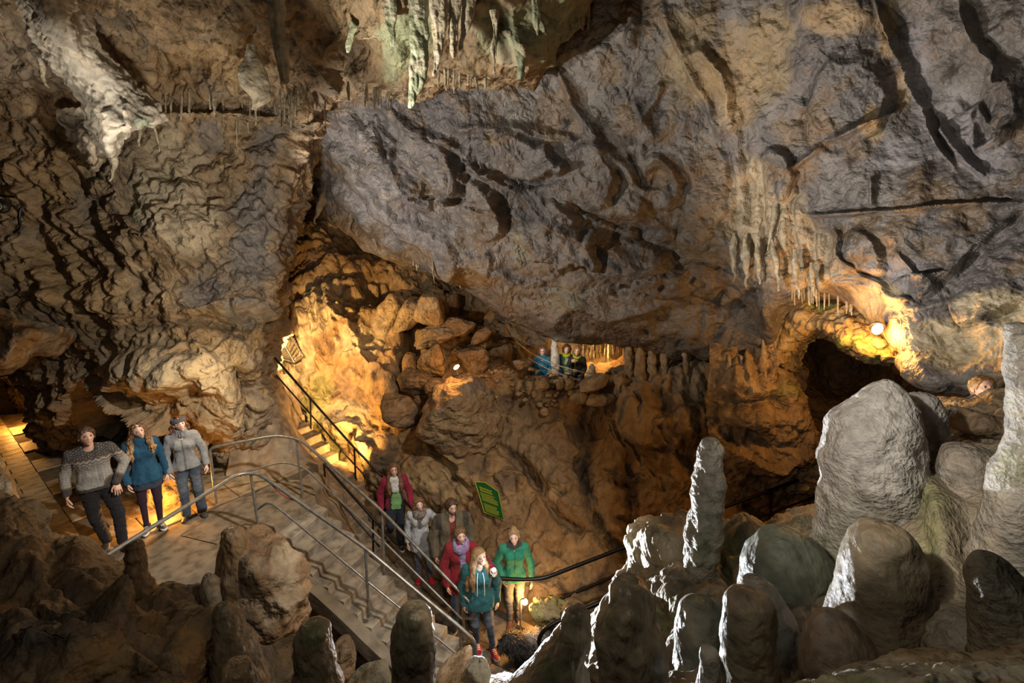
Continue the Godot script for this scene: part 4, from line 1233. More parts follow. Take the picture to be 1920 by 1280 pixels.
# ---------------------------------------------------------------- railings
func railing(called: String, label: String, m: Material, bars: Array, posts: Array, r := 0.021, bend := 0.16) -> Node3D:
	# bars: [name, points, radius factor]; posts: [foot, head]
	var t := thing(called, label, "railing")
	for b in bars: put(b[0], tube(round_corners(b[1], bend), r * b[2], 12), m, t)
	for p in posts:
		put("post", tube([p[0], p[0].lerp(p[1], 0.5), p[1]], r * 0.9, 12), m, t)
		put("base_plate", tube([p[0], p[0] + Vector3(0, 0.015, 0)], r * 1.9, 12), m, t)
	return t

func make_rails() -> void:
	var V := func(x: float, y: float, z: float) -> Vector3: return Vector3(x, y, z)
	var f := railing("handrail", "nearer galvanised tube railing, from landing edge down the stairs' near side", M.steel, [
		["top_rail", [V.call(-4.6, 2.7, -3.0), V.call(-4.19, 2.7, -4.25), V.call(-3.72, 2.72, -5.98), V.call(-3.5, 2.68, -6.06), V.call(-1.9, 1.85, -5.55), V.call(-0.64, 1.0, -5.14), V.call(-0.47, 0.86, -5.09), V.call(-0.47, 0.56, -5.12), V.call(-0.64, 0.50, -5.18)], 1.15],
		["middle_rail", [V.call(-3.6, 2.1, -6.08), V.call(-3.38, 2.27, -6.02), V.call(-3.2, 2.17, -5.97), V.call(-1.92, 1.36, -5.54), V.call(-0.66, 0.5, -5.19)], 0.8]],
		[[V.call(-3.6, 1.7, -6.07), V.call(-3.6, 2.66, -6.05)], [V.call(-1.94, 0.84, -5.52), V.call(-1.93, 1.85, -5.55)], [V.call(-0.67, 0.10, -5.19), V.call(-0.66, 0.98, -5.15)]])
	railing("handrail", "farther galvanised tube railing, bent round the landing corner beside the woman in grey", M.steel, [
		["top_rail", [V.call(-4.65, 1.75, -6.8), V.call(-4.66, 2.66, -6.86), V.call(-4.5, 2.68, -6.92), V.call(-3.75, 2.76, -7.12), V.call(-3.35, 2.72, -7.07), V.call(-1.97, 1.82, -6.5), V.call(-0.68, 1.0, -5.72), V.call(-0.52, 0.86, -5.66), V.call(-0.54, 0.62, -5.7), V.call(-0.69, 0.56, -5.8)], 1.1],
		["middle_rail", [V.call(-4.63, 2.15, -6.83), V.call(-4.45, 2.16, -6.9), V.call(-3.7, 2.3, -7.13), V.call(-3.35, 2.25, -7.07), V.call(-1.95, 1.33, -6.44), V.call(-0.69, 0.5, -5.8)], 0.8]],
		[[V.call(-3.41, 1.7, -7.07), V.call(-3.41, 2.72, -7.08)], [V.call(-1.94, 0.84, -6.33), V.call(-1.96, 1.82, -6.5)], [V.call(-0.70, 0.1, -5.85), V.call(-0.69, 0.98, -5.74)]])
	railing("handrail", "black railing on the far side of the upper stairs, along the amber wall", M.black, [
		["top_rail", [Ph(515, 670, 3.6), Ph(582, 747, 2.65), Ph(663, 838, 1.8), Ph(735, 912, 1.05), Ph(800, 985, 0.95), Ph(845, 1020, 0.95)], 1.1],
		["middle_rail", [Ph(518, 703, 3.1), Ph(582, 776, 2.2), Ph(662, 868, 1.33), Ph(725, 935, 0.6)], 0.8]],
		[[Ph(583, 808, 1.7), Ph(582, 749, 2.65)], [Ph(667, 899, 0.85), Ph(664, 840, 1.8)]], 0.02)
	railing("handrail", "thin black railing on the near side of upper stairs, behind galvanised railing", M.black, [
		["top_rail", [Ph(607, 869, 1.85), Ph(660, 928, 1.4), Ph(716, 990, 0.95), Ph(745, 1020, 0.9)], 1.2],
		["middle_rail", [Ph(612, 912, 1.4), Ph(662, 968, 0.95), Ph(712, 1025, 0.5)], 0.8]],
		[[Ph(700, 1040, 0.05), Ph(699, 972, 1.08)], [Ph(611, 905, 1.2), Ph(607, 870, 1.84)]], 0.02)
	railing("handrail", "long black railing climbing right along the rock wall behind the tall pale stalagmite", M.black, [
		["top_rail", [Ph(900, 1082, 1.0), Ph(985, 1087, 1.0), Ph(1020, 1084, 1.02), Ph(1250, 995, 1.2), Ph(1360, 950, 1.35), Ph(1560, 876, 1.65)], 1.35],
		["middle_rail", [Ph(1010, 1140, 0.5), Ph(1250, 1038, 0.74), Ph(1360, 995, 0.88), Ph(1560, 918, 1.18)], 0.95]],
		[[Ph(1443, 985, 0.55), Ph(1447, 918, 1.47)], [Ph(1248, 1062, 0.3), Ph(1248, 997, 1.19)]], 0.022)
	railing("handrail", "short dark handrail ending in a rounded loop, right of the dog", M.black, [
		["top_rail", [Vector3(2.3, 1.36, -5.8), Vector3(1.59, 1.2, -5.59), Vector3(0.72, 1.02, -5.32), Vector3(0.42, 0.92, -5.23), Vector3(0.33, 0.74, -5.2), Vector3(0.42, 0.56, -5.23), Vector3(0.62, 0.52, -5.29), Vector3(0.95, 0.6, -5.39), Vector3(1.6, 0.72, -5.6)], 1.25]],
		[[Vector3(0.66, 0.1, -5.30), Vector3(0.66, 1.0, -5.30)], [Vector3(1.5, 0.4, -5.57), Vector3(1.5, 1.18, -5.57)]], 0.022, 0.22)
	railing("handrail", "stub of black handrail at the left edge above the amber tiles", M.black, [
		["top_rail", [P(-60, 965, 5.2), P(0, 945, 5.0), P(22, 940, 4.95), P(72, 974, 4.7), P(79, 985, 4.68), P(82, 1030, 4.75)], 1.3]], [], 0.022, 0.1)

# ---------------------------------------------------------------- stones
func make_stones() -> void:
	var rust := [Color(0.34, 0.21, 0.09), Color(0.28, 0.17, 0.075), Color(0.40, 0.29, 0.16)]
	var tan := [Color(0.38, 0.28, 0.16), Color(0.33, 0.235, 0.13), Color(0.43, 0.34, 0.22)]
	var umber := [Color(0.20, 0.13, 0.07), Color(0.16, 0.11, 0.065), Color(0.26, 0.18, 0.1)]
	var G1 := "fallen boulders on the slope left of the ledge"
	for s in [
		["square brown boulder perched on top of the fallen pile, chalky white lower corner", 803, 580, 11.7, 29, 33, 0.34, 8, 3, rust],
		["pale flat slab lying under the square boulder of the pile", 818, 630, 11.5, 43, 17, 0.35, 14, 5, tan],
		["long rusty slab lying right of the square boulder", 858, 613, 11.7, 40, 17, 0.4, 12, 8, rust],
		["round orange boulder with grey bowl-shaped hollow, left of the small spotlight", 814, 678, 11.0, 29, 27, 0.32, 20, 12, rust],
		["smooth brown boulder leaning just right of the small spotlight", 890, 680, 11.1, 27, 30, 0.34, 24, 15, umber],
		["small angular stone at the right end of the rusty slab", 908, 626, 11.6, 19, 13, 0.25, 30, 17, rust],
		["small brown boulder wedged between round orange boulder and biggest boulder", 815, 727, 10.6, 22, 20, 0.26, -10, 20, umber],
		["dark low boulder below the narrow upright stone of the pile", 778, 714, 10.9, 36, 23, 0.4, -12, 22, umber],
		["narrow upright orange stone left of the round orange boulder", 766, 682, 11.2, 12, 25, 0.2, -6, 25, rust],
		["knobbly elongated rock hanging at the upper left end of the pile", 730, 582, 12.0, 24, 44, 0.4, -38, 28, tan],
		["ragged rock between the knobbly rock and the square boulder", 768, 590, 11.9, 22, 38, 0.35, -24, 31, tan],
		["dark triangular block below the dark low boulder, against the wall", 752, 772, 10.5, 34, 36, 0.35, 18, 34, umber]]:
		boulder("boulder", s[0], "boulder", s[1], s[2], s[3], s[4], s[5], s[6], s[7], s[8], s[9], M.rock, G1, 0.04)
	boulder("boulder", "biggest brown boulder of the slope, directly below the small spotlight", "boulder", 868, 780, 10.05, 74, 80, 0.75, 12, 41, [Color(0.27, 0.17, 0.085), Color(0.20, 0.145, 0.10), Color(0.33, 0.23, 0.12)], M.rock, G1, 0.07)
	var G2 := "stones along the rim of the children's ledge"
	for s in [
		["upright tan stone, leftmost of the row on the children's ledge", 974, 724, 10.4, 10, 15, 0.14, 4, 51],
		["brown stone tucked just right of the leftmost upright ledge stone", 991, 726, 10.42, 10, 15, 0.14, -14, 52],
		["broad slanting tan stone below the child in blue", 1016, 722, 10.4, 20, 12, 0.2, 22, 53],
		["little stone lying below the gap left of the broad slanting stone", 1002, 737, 10.35, 9, 8, 0.12, 30, 54],
		["small pale stone at the foot of the white column", 1049, 722, 10.35, 8, 11, 0.12, -8, 55],
		["rounded tan stone below the boy in green, right of small pale stone", 1066, 719, 10.4, 11, 13, 0.14, 5, 56],
		["thin grey stone lying between rounded tan stone and the largest ledge block", 1082, 722, 10.4, 10, 5, 0.12, 8, 57],
		["largest ledge block, long and tan, right of the boys", 1117, 716, 10.3, 31, 16, 0.26, 12, 58],
		["tan wedge stone on the slope under the boys", 1085, 746, 10.25, 19, 17, 0.2, 30, 59],
		["flat-topped block directly under the largest ledge block", 1124, 750, 10.2, 27, 14, 0.24, 6, 60],
		["rough stone on the slope left of the child in blue", 982, 682, 11.0, 17, 11, 0.2, 24, 61],
		["dark stone at the right end of the ledge beside the flowstone", 1163, 716, 10.1, 13, 17, 0.18, 20, 62],
		["small stray stone lying well below the ledge", 1020, 772, 10.15, 10, 8, 0.12, 26, 63]]:
		boulder("stone", s[0], "stone", s[1], s[2], s[3], s[4], s[5], s[6], s[7], s[8], tan, M.rock, G2, 0.03)
	# rubble too small to name along the slope
	var st := SurfaceTool.new()
	var rng := RandomNumberGenerator.new()
	rng.seed = 77
	for i in 90:
		var t := rng.randf()
		var x := lerpf(930, 1120, t) + rng.randfn() * 22.0
		var y := lerpf(690, 760, rng.randf())
		if x < 980 and y > 745: y -= 50
		var d := lerpf(11.5, 10.25, clampf((y - 650) / 90.0, 0, 1))
		var s := rng.randf_range(0.03, 0.08)
		var at := P(x, y, d)
		st.append_from(boulder_mesh(Vector3(s, s * 0.7, s), 200 + i, tan, at, 0.01, 8, 10), 0, Transform3D(Basis(Vector3.UP, rng.randf() * 6.0), at))
	tag(put("rubble", st.commit(), M.rock), "scattered gravel and small rubble on slope below the ledge", "rubble", "", "stuff")
	# nearer blocks
	boulder("boulder", "large brown block with crusted pale top, standing against the landing stairs", "boulder", 520, 1112, 4.5, 62, 98, 0.34, -6, 71, [Color(0.30, 0.19, 0.1), Color(0.24, 0.15, 0.08), Color(0.42, 0.33, 0.22)], M.rock, "", 0.08)
	boulder("boulder", "dark shoulder of rock left of the crusted brown block", "boulder", 462, 1130, 4.4, 60, 80, 0.3, 10, 72, [Color(0.22, 0.15, 0.09), Color(0.17, 0.115, 0.07), Color(0.28, 0.19, 0.1)], M.rock, "", 0.07)
	boulder("boulder", "amber-lit rock standing on the landing between the two women", "boulder", 318, 925, 7.75, 36, 40, 0.3, 6, 73, [Color(0.42, 0.31, 0.15), Color(0.36, 0.26, 0.13), Color(0.46, 0.36, 0.2)], M.rock, "", 0.05)
	boulder("boulder", "mossy amber-lit rock right of the post lamp", "boulder", 1034, 1146, 7.15, 32, 26, 0.3, 8, 174, [Color(0.34, 0.29, 0.12), Color(0.25, 0.27, 0.08), Color(0.4, 0.33, 0.18)], M.rock, "", 0.12)
	boulder("boulder", "dark rock wedged under the looped handrail", "boulder", 1082, 1150, 6.9, 30, 24, 0.3, -8, 175, umber, M.rock, "", 0.05)
	boulder("boulder", "brown broken stone at the foot of the stairs, left of the grey stone", "stone", 848, 1266, 4.7, 36, 22, 0.2, 5, 76, [Color(0.36, 0.27, 0.17), Color(0.3, 0.2, 0.11), Color(0.42, 0.33, 0.23)], M.rock, "", 0.05)
	boulder("boulder", "pale grey stone at the foot of the stairs, below girl's red shoes", "stone", 892, 1266, 4.55, 26, 27, 0.18, -14, 77, [Color(0.34, 0.31, 0.25), Color(0.3, 0.27, 0.2), Color(0.4, 0.36, 0.3)], M.rock, "", 0.04)
	boulder("boulder", "greenish dark stone at the bottom edge beside the broad stalagmite", "stone", 702, 1272, 4.5, 34, 28, 0.2, 14, 78, [Color(0.17, 0.15, 0.1), Color(0.13, 0.13, 0.09), Color(0.2, 0.16, 0.1)], M.rock, "", 0.05)
	boulder("boulder", "brown leaning rock in the shaft beside the stair stringer", "boulder", 640, 1232, 5.0, 26, 44, 0.2, -14, 79, umber, M.rock, "", 0.05)
	boulder("boulder", "brown tilted slab of rock on the bank below the blond boy's head", "boulder", 1846, 800, 3.45, 52, 26, 0.2, -10, 80, [Color(0.27, 0.2, 0.13), Color(0.22, 0.16, 0.1), Color(0.33, 0.26, 0.18)], M.rock, "", 0.05)

# ---------------------------------------------------------------- stalagmites and stalactites
func stalagmite(prof: String, d: float, m: Material, pal: Array, lay: Array, label: String, stains := []) -> void:
	tag(dripstone("stalagmite", prof, d, m, pal, lay, stains, null, 1.0, 80), label, "stalagmite", "stalagmites of the foreground")

func make_dripstones() -> void:
	var pale := [Color(0.46, 0.43, 0.36), Color(0.40, 0.37, 0.30), Color(0.50, 0.47, 0.40)]
	var chalk := [Color(0.55, 0.53, 0.49), Color(0.48, 0.46, 0.43), Color(0.58, 0.56, 0.52)]
	var olive := [Color(0.24, 0.20, 0.13), Color(0.19, 0.165, 0.11), Color(0.28, 0.22, 0.14)]
	var moss := [Color(0.20, 0.21, 0.15), Color(0.15, 0.165, 0.12), Color(0.27, 0.26, 0.2)]
	var lumps := [["low", 0.025, 2.6], ["cell", -0.024, 6.0], ["mid", 0.01, 9.0], ["fine", 0.006, 22.0]]
	var smoothl := [["low", 0.028, 2.0], ["mid", 0.014, 5.0], ["cell", -0.008, 9.0], ["fine", 0.003, 26.0]]
	stalagmite("823,1322,1346 840,1312,1354 870,1308,1356 910,1301,1358 950,1297,1357 1000,1286,1354 1050,1281,1345 1090,1279,1343 1115,1272,1346 1170,1268,1344", 3.70, M.knob, pale, [["low", 0.02, 3.0], ["cell", -0.035, 7.0], ["mid", 0.02, 9.0], ["fine", 0.004, 30.0]], "slender pale column-like stalagmite, tallest on the mound", ["0.26,0.29,0.18 0.7; 1320,1010 20,50 1315,1110 25,30"])
	stalagmite("713,1656,1674 727,1634,1692 760,1590,1714 800,1554,1728 845,1535,1737 890,1536,1740 930,1541,1733 980,1536,1714 1020,1529,1702 1070,1520,1702 1110,1512,1712", 3.02, M.knob, chalk, [["low", 0.05, 2.2], ["mid", 0.03, 4.0], ["cell", -0.006, 14.0], ["fine", 0.004, 30.0]], "huge chalky white stalagmite with a humped shoulder, biggest of all", ["0.30,0.28,0.23 0.8; 1640,960 110,90 1560,1000 50,80", "0.19,0.2,0.14 0.6; 1550,1010 40,50"])
	stalagmite("738,1716,1746 748,1700,1762 780,1698,1772 820,1702,1770 870,1702,1762 930,1695,1760", 3.25, M.knob, chalk, smoothl, "grey-white knob stalagmite grown against right side of the huge one")
	stalagmite("985,1640,1674 994,1606,1702 1030,1581,1729 1080,1568,1745 1120,1566,1745 1160,1556,1736 1200,1544,1722 1250,1524,1722 1300,1512,1728", 2.30, M.flow, olive, smoothl, "big rounded brown stalagmite below the huge white one, bulging at its base", ["0.62,0.62,0.60 0.85; 1585,1060 22,90 1600,1125 30,30"])
	stalagmite("1152,1546,1588 1170,1524,1622 1208,1508,1652 1255,1500,1672 1310,1496,1680", 2.30, M.flow, [Color(0.34, 0.26, 0.18), Color(0.28, 0.22, 0.15), Color(0.38, 0.28, 0.19)], smoothl, "low rounded lobe at the left foot of the big brown stalagmite", ["0.58,0.58,0.55 0.8; 1548,1165 22,40"])
	stalagmite("1111,1386,1416 1121,1369,1438 1150,1356,1450 1200,1352,1456 1250,1350,1460 1320,1348,1466", 2.08, M.flow, olive, smoothl, "smooth brown finger-shaped stalagmite at the bottom edge, with a pale left side", ["0.55,0.54,0.50 0.8; 1360,1180 14,90"])
	stalagmite("1088,1406,1440 1098,1392,1458 1130,1386,1478 1180,1392,1500 1230,1402,1520 1310,1402,1536", 2.60, M.flow, [Color(0.40, 0.39, 0.36), Color(0.34, 0.33, 0.29), Color(0.45, 0.43, 0.4)], [["low", 0.035, 2.4], ["cell", -0.035, 6.0], ["mid", 0.015, 9.0], ["fine", 0.004, 20.0]], "grey-white lumpy stalagmite directly behind the finger-shaped one")
	stalagmite("1086,1160,1196 1096,1146,1210 1130,1134,1226 1180,1122,1238 1220,1120,1243 1310,1126,1252", 2.42, M.drip, olive, [["low", 0.03, 2.4], ["cell", -0.025, 5.0], ["mid", 0.014, 8.0]], "dark conical stalagmite rising just right of the leaning one", ["0.13,0.15,0.07 0.6; 1150,1130 30,50", "0.30,0.25,0.16 0.7; 1200,1200 26,60"])
	stalagmite("1141,1073,1093 1149,1062,1102 1175,1051,1109 1200,1034,1106 1240,1000,1096 1300,950,1112", 2.98, M.drip, olive, lumps, "slanting horn-shaped stalagmite leaning right, beside the looped handrail", ["0.34,0.29,0.2 0.7; 1080,1170 22,24", "0.13,0.16,0.07 0.6; 1040,1230 30,30"])
	stalagmite("1135,764,786 1145,750,800 1180,738,812 1220,734,817 1260,737,816 1330,733,822", 3.08, M.drip, olive, [["low", 0.025, 2.6], ["cell", -0.028, 7.0], ["fine", 0.006, 20.0]], "broad blunt brown stalagmite standing in front of the stairs", ["0.14,0.16,0.07 0.6; 770,1150 26,16", "0.3,0.24,0.16 0.6; 790,1230 30,40"])
	stalagmite("1167,576,602 1177,560,614 1210,552,622 1250,550,632 1320,538,648", 3.2, M.drip, olive, lumps, "short banded stalagmite with a mossy cap, left of the broad blunt one", ["0.17,0.2,0.08 0.8; 588,1175 26,14"])
	stalagmite("1000,1452,1502 1014,1420,1532 1050,1394,1560 1090,1386,1566 1150,1378,1574", 3.10, M.flow, moss, smoothl, "dark green dome left of the huge white stalagmite's foot")
	stalagmite("1128,1292,1340 1145,1274,1360 1190,1268,1372 1260,1262,1380 1330,1260,1384", 2.86, M.flow, moss, smoothl, "greenish rounded dome in front of the slender pale column")
	stalagmite("1218,1318,1340 1228,1314,1350 1250,1314,1354 1320,1310,1360", 2.3, M.flow, pale, smoothl, "small pale stub left of the finger-shaped stalagmite")
	stalagmite("1019,240,262 1027,236,268 1060,238,277 1090,241,283 1120,242,296 1170,238,306", 3.72, M.drip, [Color(0.24, 0.165, 0.09), Color(0.2, 0.135, 0.07), Color(0.29, 0.21, 0.12)], [["low", 0.02, 4.0], ["cell", -0.028, 9.0, Basis(Vector3(0.6, 0, 0), Vector3(0, 1.6, 0), Vector3(0, 0, 0.6))], ["fine", 0.006, 20.0]], "ribbed brown stalagmite standing on the dark left ledge")
	stalagmite("990,424,446 1000,416,455 1030,410,468 1075,404,486 1140,398,500", 4.2, M.drip, [Color(0.32, 0.21, 0.11), Color(0.24, 0.165, 0.1), Color(0.38, 0.26, 0.15)], lumps, "rusty pointed stalagmite at the upper left of the crusted block")
	stalagmite("990,462,474 1000,456,482 1030,450,490 1060,446,496", 4.6, M.drip, olive, lumps, "faint small stalagmite stump behind the rusty pointed one")
	stalagmite("1077,380,398 1088,375,408 1120,374,412 1160,374,416", 4.0, M.drip, [Color(0.36, 0.29, 0.2), Color(0.3, 0.23, 0.15), Color(0.42, 0.36, 0.28)], smoothl, "small wet translucent stalagmite below the rusty pointed one")
	stalagmite("1131,410,428 1144,402,440 1180,398,462 1230,394,490 1320,386,506", 3.5, M.drip, olive, lumps, "long brown cone-shaped stalagmite in front of the crusted block")
	stalagmite("1245,424,450 1257,408,474 1320,396,486", 3.0, M.drip, [Color(0.32, 0.22, 0.12), Color(0.26, 0.18, 0.1), Color(0.36, 0.26, 0.15)], lumps, "low rounded stump cut by the bottom edge, below the brown cone")
	stalagmite("606,1902,1930 622,1886,1950 700,1880,1985 760,1889,1995 800,1891,1995 850,1880,1995 900,1856,1995 1000,1838,1995 1100,1812,1995 1260,1790,2000", 2.15, M.knob, [Color(0.42, 0.385, 0.33), Color(0.36, 0.33, 0.28), Color(0.46, 0.43, 0.36)], smoothl, "tall pale column cut by the right edge of the view", ["0.30,0.30,0.17 0.6; 1900,860 30,60", "0.46,0.37,0.28 0.7; 1850,1060 40,120"])
	stalagmite("837,1802,1838 848,1772,1868 880,1758,1882 920,1754,1884 980,1748,1886", 2.85, M.knob, [Color(0.33, 0.29, 0.23), Color(0.28, 0.25, 0.2), Color(0.38, 0.33, 0.27)], smoothl, "brownish dome between huge white stalagmite and the right-hand column", ["0.5,0.49,0.45 0.8; 1768,878 10,20"])
	stalagmite("1041,1846,1872 1054,1828,1902 1100,1817,1944 1180,1814,1964 1290,1808,1974", 1.88, M.knob, [Color(0.16, 0.145, 0.1), Color(0.13, 0.12, 0.085), Color(0.2, 0.17, 0.12)], smoothl, "dark squat stalagmite in the lower right corner")
	tag(dripstone("stalagmite", "622,1036,1042 650,1034,1046 680,1031,1050 700,1029,1049 713,1034,1046", 10.9, M.flow, chalk, [["cell", -0.03, 6.0], ["fine", 0.01, 12.0]], [], null, 1.0, 40), "slim white column between child in blue and boy in green", "stalagmite")
	tag(dripstone("stalagmite", "682,1108,1112 688,1105,1115 697,1102,1118 708,1100,1120", 10.8, M.flow, pale, [["cell", -0.02, 8.0]], [], null, 1.0, 32), "little pale stalagmite right of the boy in black", "stalagmite")
	# hanging dripstones
	var cream := [Color(0.46, 0.40, 0.28), Color(0.39, 0.34, 0.23), Color(0.50, 0.45, 0.34)]
	var green := [Color(0.33, 0.35, 0.22), Color(0.24, 0.27, 0.17), Color(0.45, 0.42, 0.30)]
	var GD := "draperies hanging from the front roof"
	for s in [
		["84,462,478 108,458,486 138,447,500 160,450,506 184,470,510 206,471,477", 6.4, 0.4, cream, "broad ragged cream drapery, leftmost under the roof lip"],
		["-40,498,534 40,505,535 100,514,541 146,524,542 158,530,537", 5.8, 0.75, cream, "stout pale stalactite just right of the ragged cream drapery"],
		["-30,762,806 60,768,804 120,770,802 165,764,792 203,766,771", 5.3, 0.35, green, "longest drapery, dark green with a pale fluted edge"],
		["-30,800,842 40,808,838 90,812,830 142,812,816", 5.3, 0.5, cream, "cream drapery hanging right beside the longest green one"],
		["-30,724,746 30,723,742 70,728,742 103,731,735", 5.4, 0.45, green, "pale green drapery left of the longest one"],
		["-30,842,872 30,842,862 70,842,858 109,849,853", 5.35, 0.6, cream, "curved cream stalactite, second right of the longest drapery"],
		["-30,872,896 20,866,890 60,862,876 95,862,866", 5.4, 0.5, cream, "tan folded drapery, third right of the longest drapery"],
		["20,918,934 60,924,934 100,922,932 136,926,930", 5.5, 0.6, cream, "thin straight stalactite right of the folded tan drapery"],
		["40,650,664 52,652,672 66,650,664 99,651,654", 5.8, 0.5, green, "small hooked drapery between stout stalactite and pale green drapery"],
		["-20,996,1014 30,998,1012 66,1006,1010", 5.8, 0.6, green, "greenish drapery at the right end of the front roof"],
		["60,944,960 110,968,986 150,970,976", 6.1, 0.7, green, "mossy hanging lump left of the roof's right end"]]:
		tag(dripstone("drapery", s[0], s[1], M.flow, s[3], [["low", 0.03, 3.0], ["mid", 0.025, 6.0, Basis(Vector3(2, 0, 0), Vector3(0, 0.4, 0), Vector3(0, 0, 2))], ["fine", 0.006, 20.0]], [], null, s[2], 40, false, true), s[4], "drapery", GD)
	var GL := "stalactite tips of the left flowstone"
	for s in [[196, 240, 198, 288, 26, 6.55, "shorter tip on the left of the flowstone curtain"], [215, 262, 213, 340, 34, 6.5, "longest tip under the flowstone curtain"], [258, 240, 262, 274, 20, 6.7, "small tip right of the longest flowstone tip"], [289, 236, 299, 284, 8, 6.8, "thin straw at the right end of the flowstone curtain"], [275, 180, 281, 222, 9, 6.9, "thin straw hanging above the flowstone curtain's right end"], [70, 100, 92, 165, 24, 5.9, "long ragged tip on flowstone's upper left edge"]]:
		tag(spike("stalactite", s[0], s[1], s[2], s[3], s[4], s[5], M.flow, cream, null, 0.3, 20), s[6], "stalactite", GL)
	var GR := "pale curtain tips above the lamp-lit passage"
	for s in [[1376, 470, 1376, 528, 22, 7.55, "leftmost pale curtain tip above the passage"], [1398, 480, 1402, 538, 22, 7.4, "second pale curtain tip from the left above the passage"], [1421, 486, 1425, 533, 18, 7.3, "third pale curtain tip, shorter, above the passage"], [1452, 480, 1463, 546, 20, 7.15, "fourth and longest pale curtain tip above the passage"], [1492, 500, 1497, 556, 20, 6.95, "fifth pale curtain tip, above the passage arch"], [1524, 520, 1528, 558, 16, 6.85, "rightmost pale curtain tip above the arch"], [1452, 400, 1440, 470, 18, 7.2, "high narrow fold above the fourth curtain tip"]]:
		tag(spike("stalactite", s[0], s[1], s[2], s[3], s[4], s[5], M.flow, cream, null, 0.3, 20), s[6], "stalactite", GR)
	var GF := "flowstone fingers right of the children's ledge"
	for s in [[1180, 640, 1186, 830, 28, 9.9, "leftmost long flowstone finger right of the ledge"], [1200, 642, 1208, 900, 28, 9.7, "longest flowstone finger right of the ledge"], [1222, 644, 1226, 800, 24, 9.65, "third flowstone finger right of the ledge"], [1246, 646, 1250, 760, 22, 9.5, "shorter fourth flowstone finger right of the ledge"], [1285, 646, 1290, 740, 20, 9.3, "short flowstone finger midway to the passage"], [1368, 690, 1372, 742, 16, 8.3, "leftmost finger of fringe under the passage arch"], [1392, 690, 1396, 726, 14, 8.2, "second finger of fringe under the passage arch"], [1432, 660, 1436, 716, 14, 8.05, "third finger of fringe, next to the arch"]]:
		tag(spike("stalactite", s[0], s[1], s[2], s[3], s[4], s[5], M.flow, [Color(0.38, 0.29, 0.17), Color(0.32, 0.23, 0.13), Color(0.43, 0.34, 0.22)], null, 0.3, 20, 0.3), s[6], "stalactite", GF)
	# slender straws grown into the roof: pieces of it
	var roof: Node3D = get_node("ceiling")
	var pillar: Node3D = get_node("wall_left")
	var rng := RandomNumberGenerator.new()
	rng.seed = 5
	for i in 30:
		var x := rng.randf_range(300, 620)
		var y := 186.0 + rng.randf_range(-6, 14) - (x - 450) * 0.01
		spike("stalactite", x, y, x + rng.randf_range(-1, 1), y + 8.0 + 32.0 * pow(rng.randf(), 2.5), rng.randf_range(3.5, 8), 7.0 + rng.randf() * 0.25, M.flow, cream, pillar, 0.2, 7, 0.4)
	for i in 18:
		var x := rng.randf_range(400, 560)
		var y := rng.randf_range(205, 240)
		spike("stalactite", x, y, x, y + 8.0 + 30.0 * pow(rng.randf(), 2.0), rng.randf_range(3, 8), 7.6, M.flow, cream, pillar, 0.2, 7, 0.4)
	for i in 40:
		var t := rng.randf()
		var x := lerpf(640, 770, t)
		var y := 176.0 + rng.randf_range(-4, 6)
		if i > 14:
			x = lerpf(820, 1110, t)
			y = lerpf(160, 30, pow(t, 1.4)) + rng.randf_range(-14, 8)
		spike("stalactite", x, y, x + rng.randf_range(-2, 2), y + rng.randf_range(8, 30), rng.randf_range(4, 9), lerpf(6.5, 7.0, t), M.flow, cream, roof, 0.25, 7, 0.3)
	for i in 22:
		var x := rng.randf_range(1476, 1600)
		var y := lerpf(548, 566, (x - 1476) / 124.0)
		spike("stalactite", x, y, x, y + rng.randf_range(8, 26), rng.randf_range(3, 6), lerpf(7.4, 7.0, (x - 1476) / 124.0), M.flow, cream, roof, 0.2, 7, 0.35)
	for i in 30:
		var t := rng.randf()
		var x := lerpf(560, 880, t)
		var y := lerpf(350, 540, t) + 6.0 * sin(t * 20.0)
		spike("stalactite", x, y, x + 1, y + rng.randf_range(6, 22), rng.randf_range(4, 8), lerpf(10.8, 11.0, t), M.flow, cream, roof, 0.3, 7, 0.25)
	for s in [[600, 385, 590, 420, 26], [655, 420, 652, 440, 16], [700, 440, 706, 470, 20], [812, 505, 814, 532, 7], [830, 380, 838, 450, 8], [828, 420, 836, 455, 7]]:
		spike("stalactite", s[0], s[1], s[2], s[3], s[4], 10.7 if s[4] > 10 else 10.2, M.flow, [Color(0.3, 0.22, 0.13), Color(0.26, 0.2, 0.13), Color(0.35, 0.27, 0.17)], roof, 0.4, 10, 0.1)
	for i in 34:
		var x := rng.randf_range(1070, 1180)
		var y := 648.0 + rng.randf_range(-8, 6)
		spike("stalactite", x, y, x, y + rng.randf_range(10, 30), rng.randf_range(2, 5), rng.randf_range(11.6, 12.8), M.flow, cream, roof, 0.2, 6, 0.35)

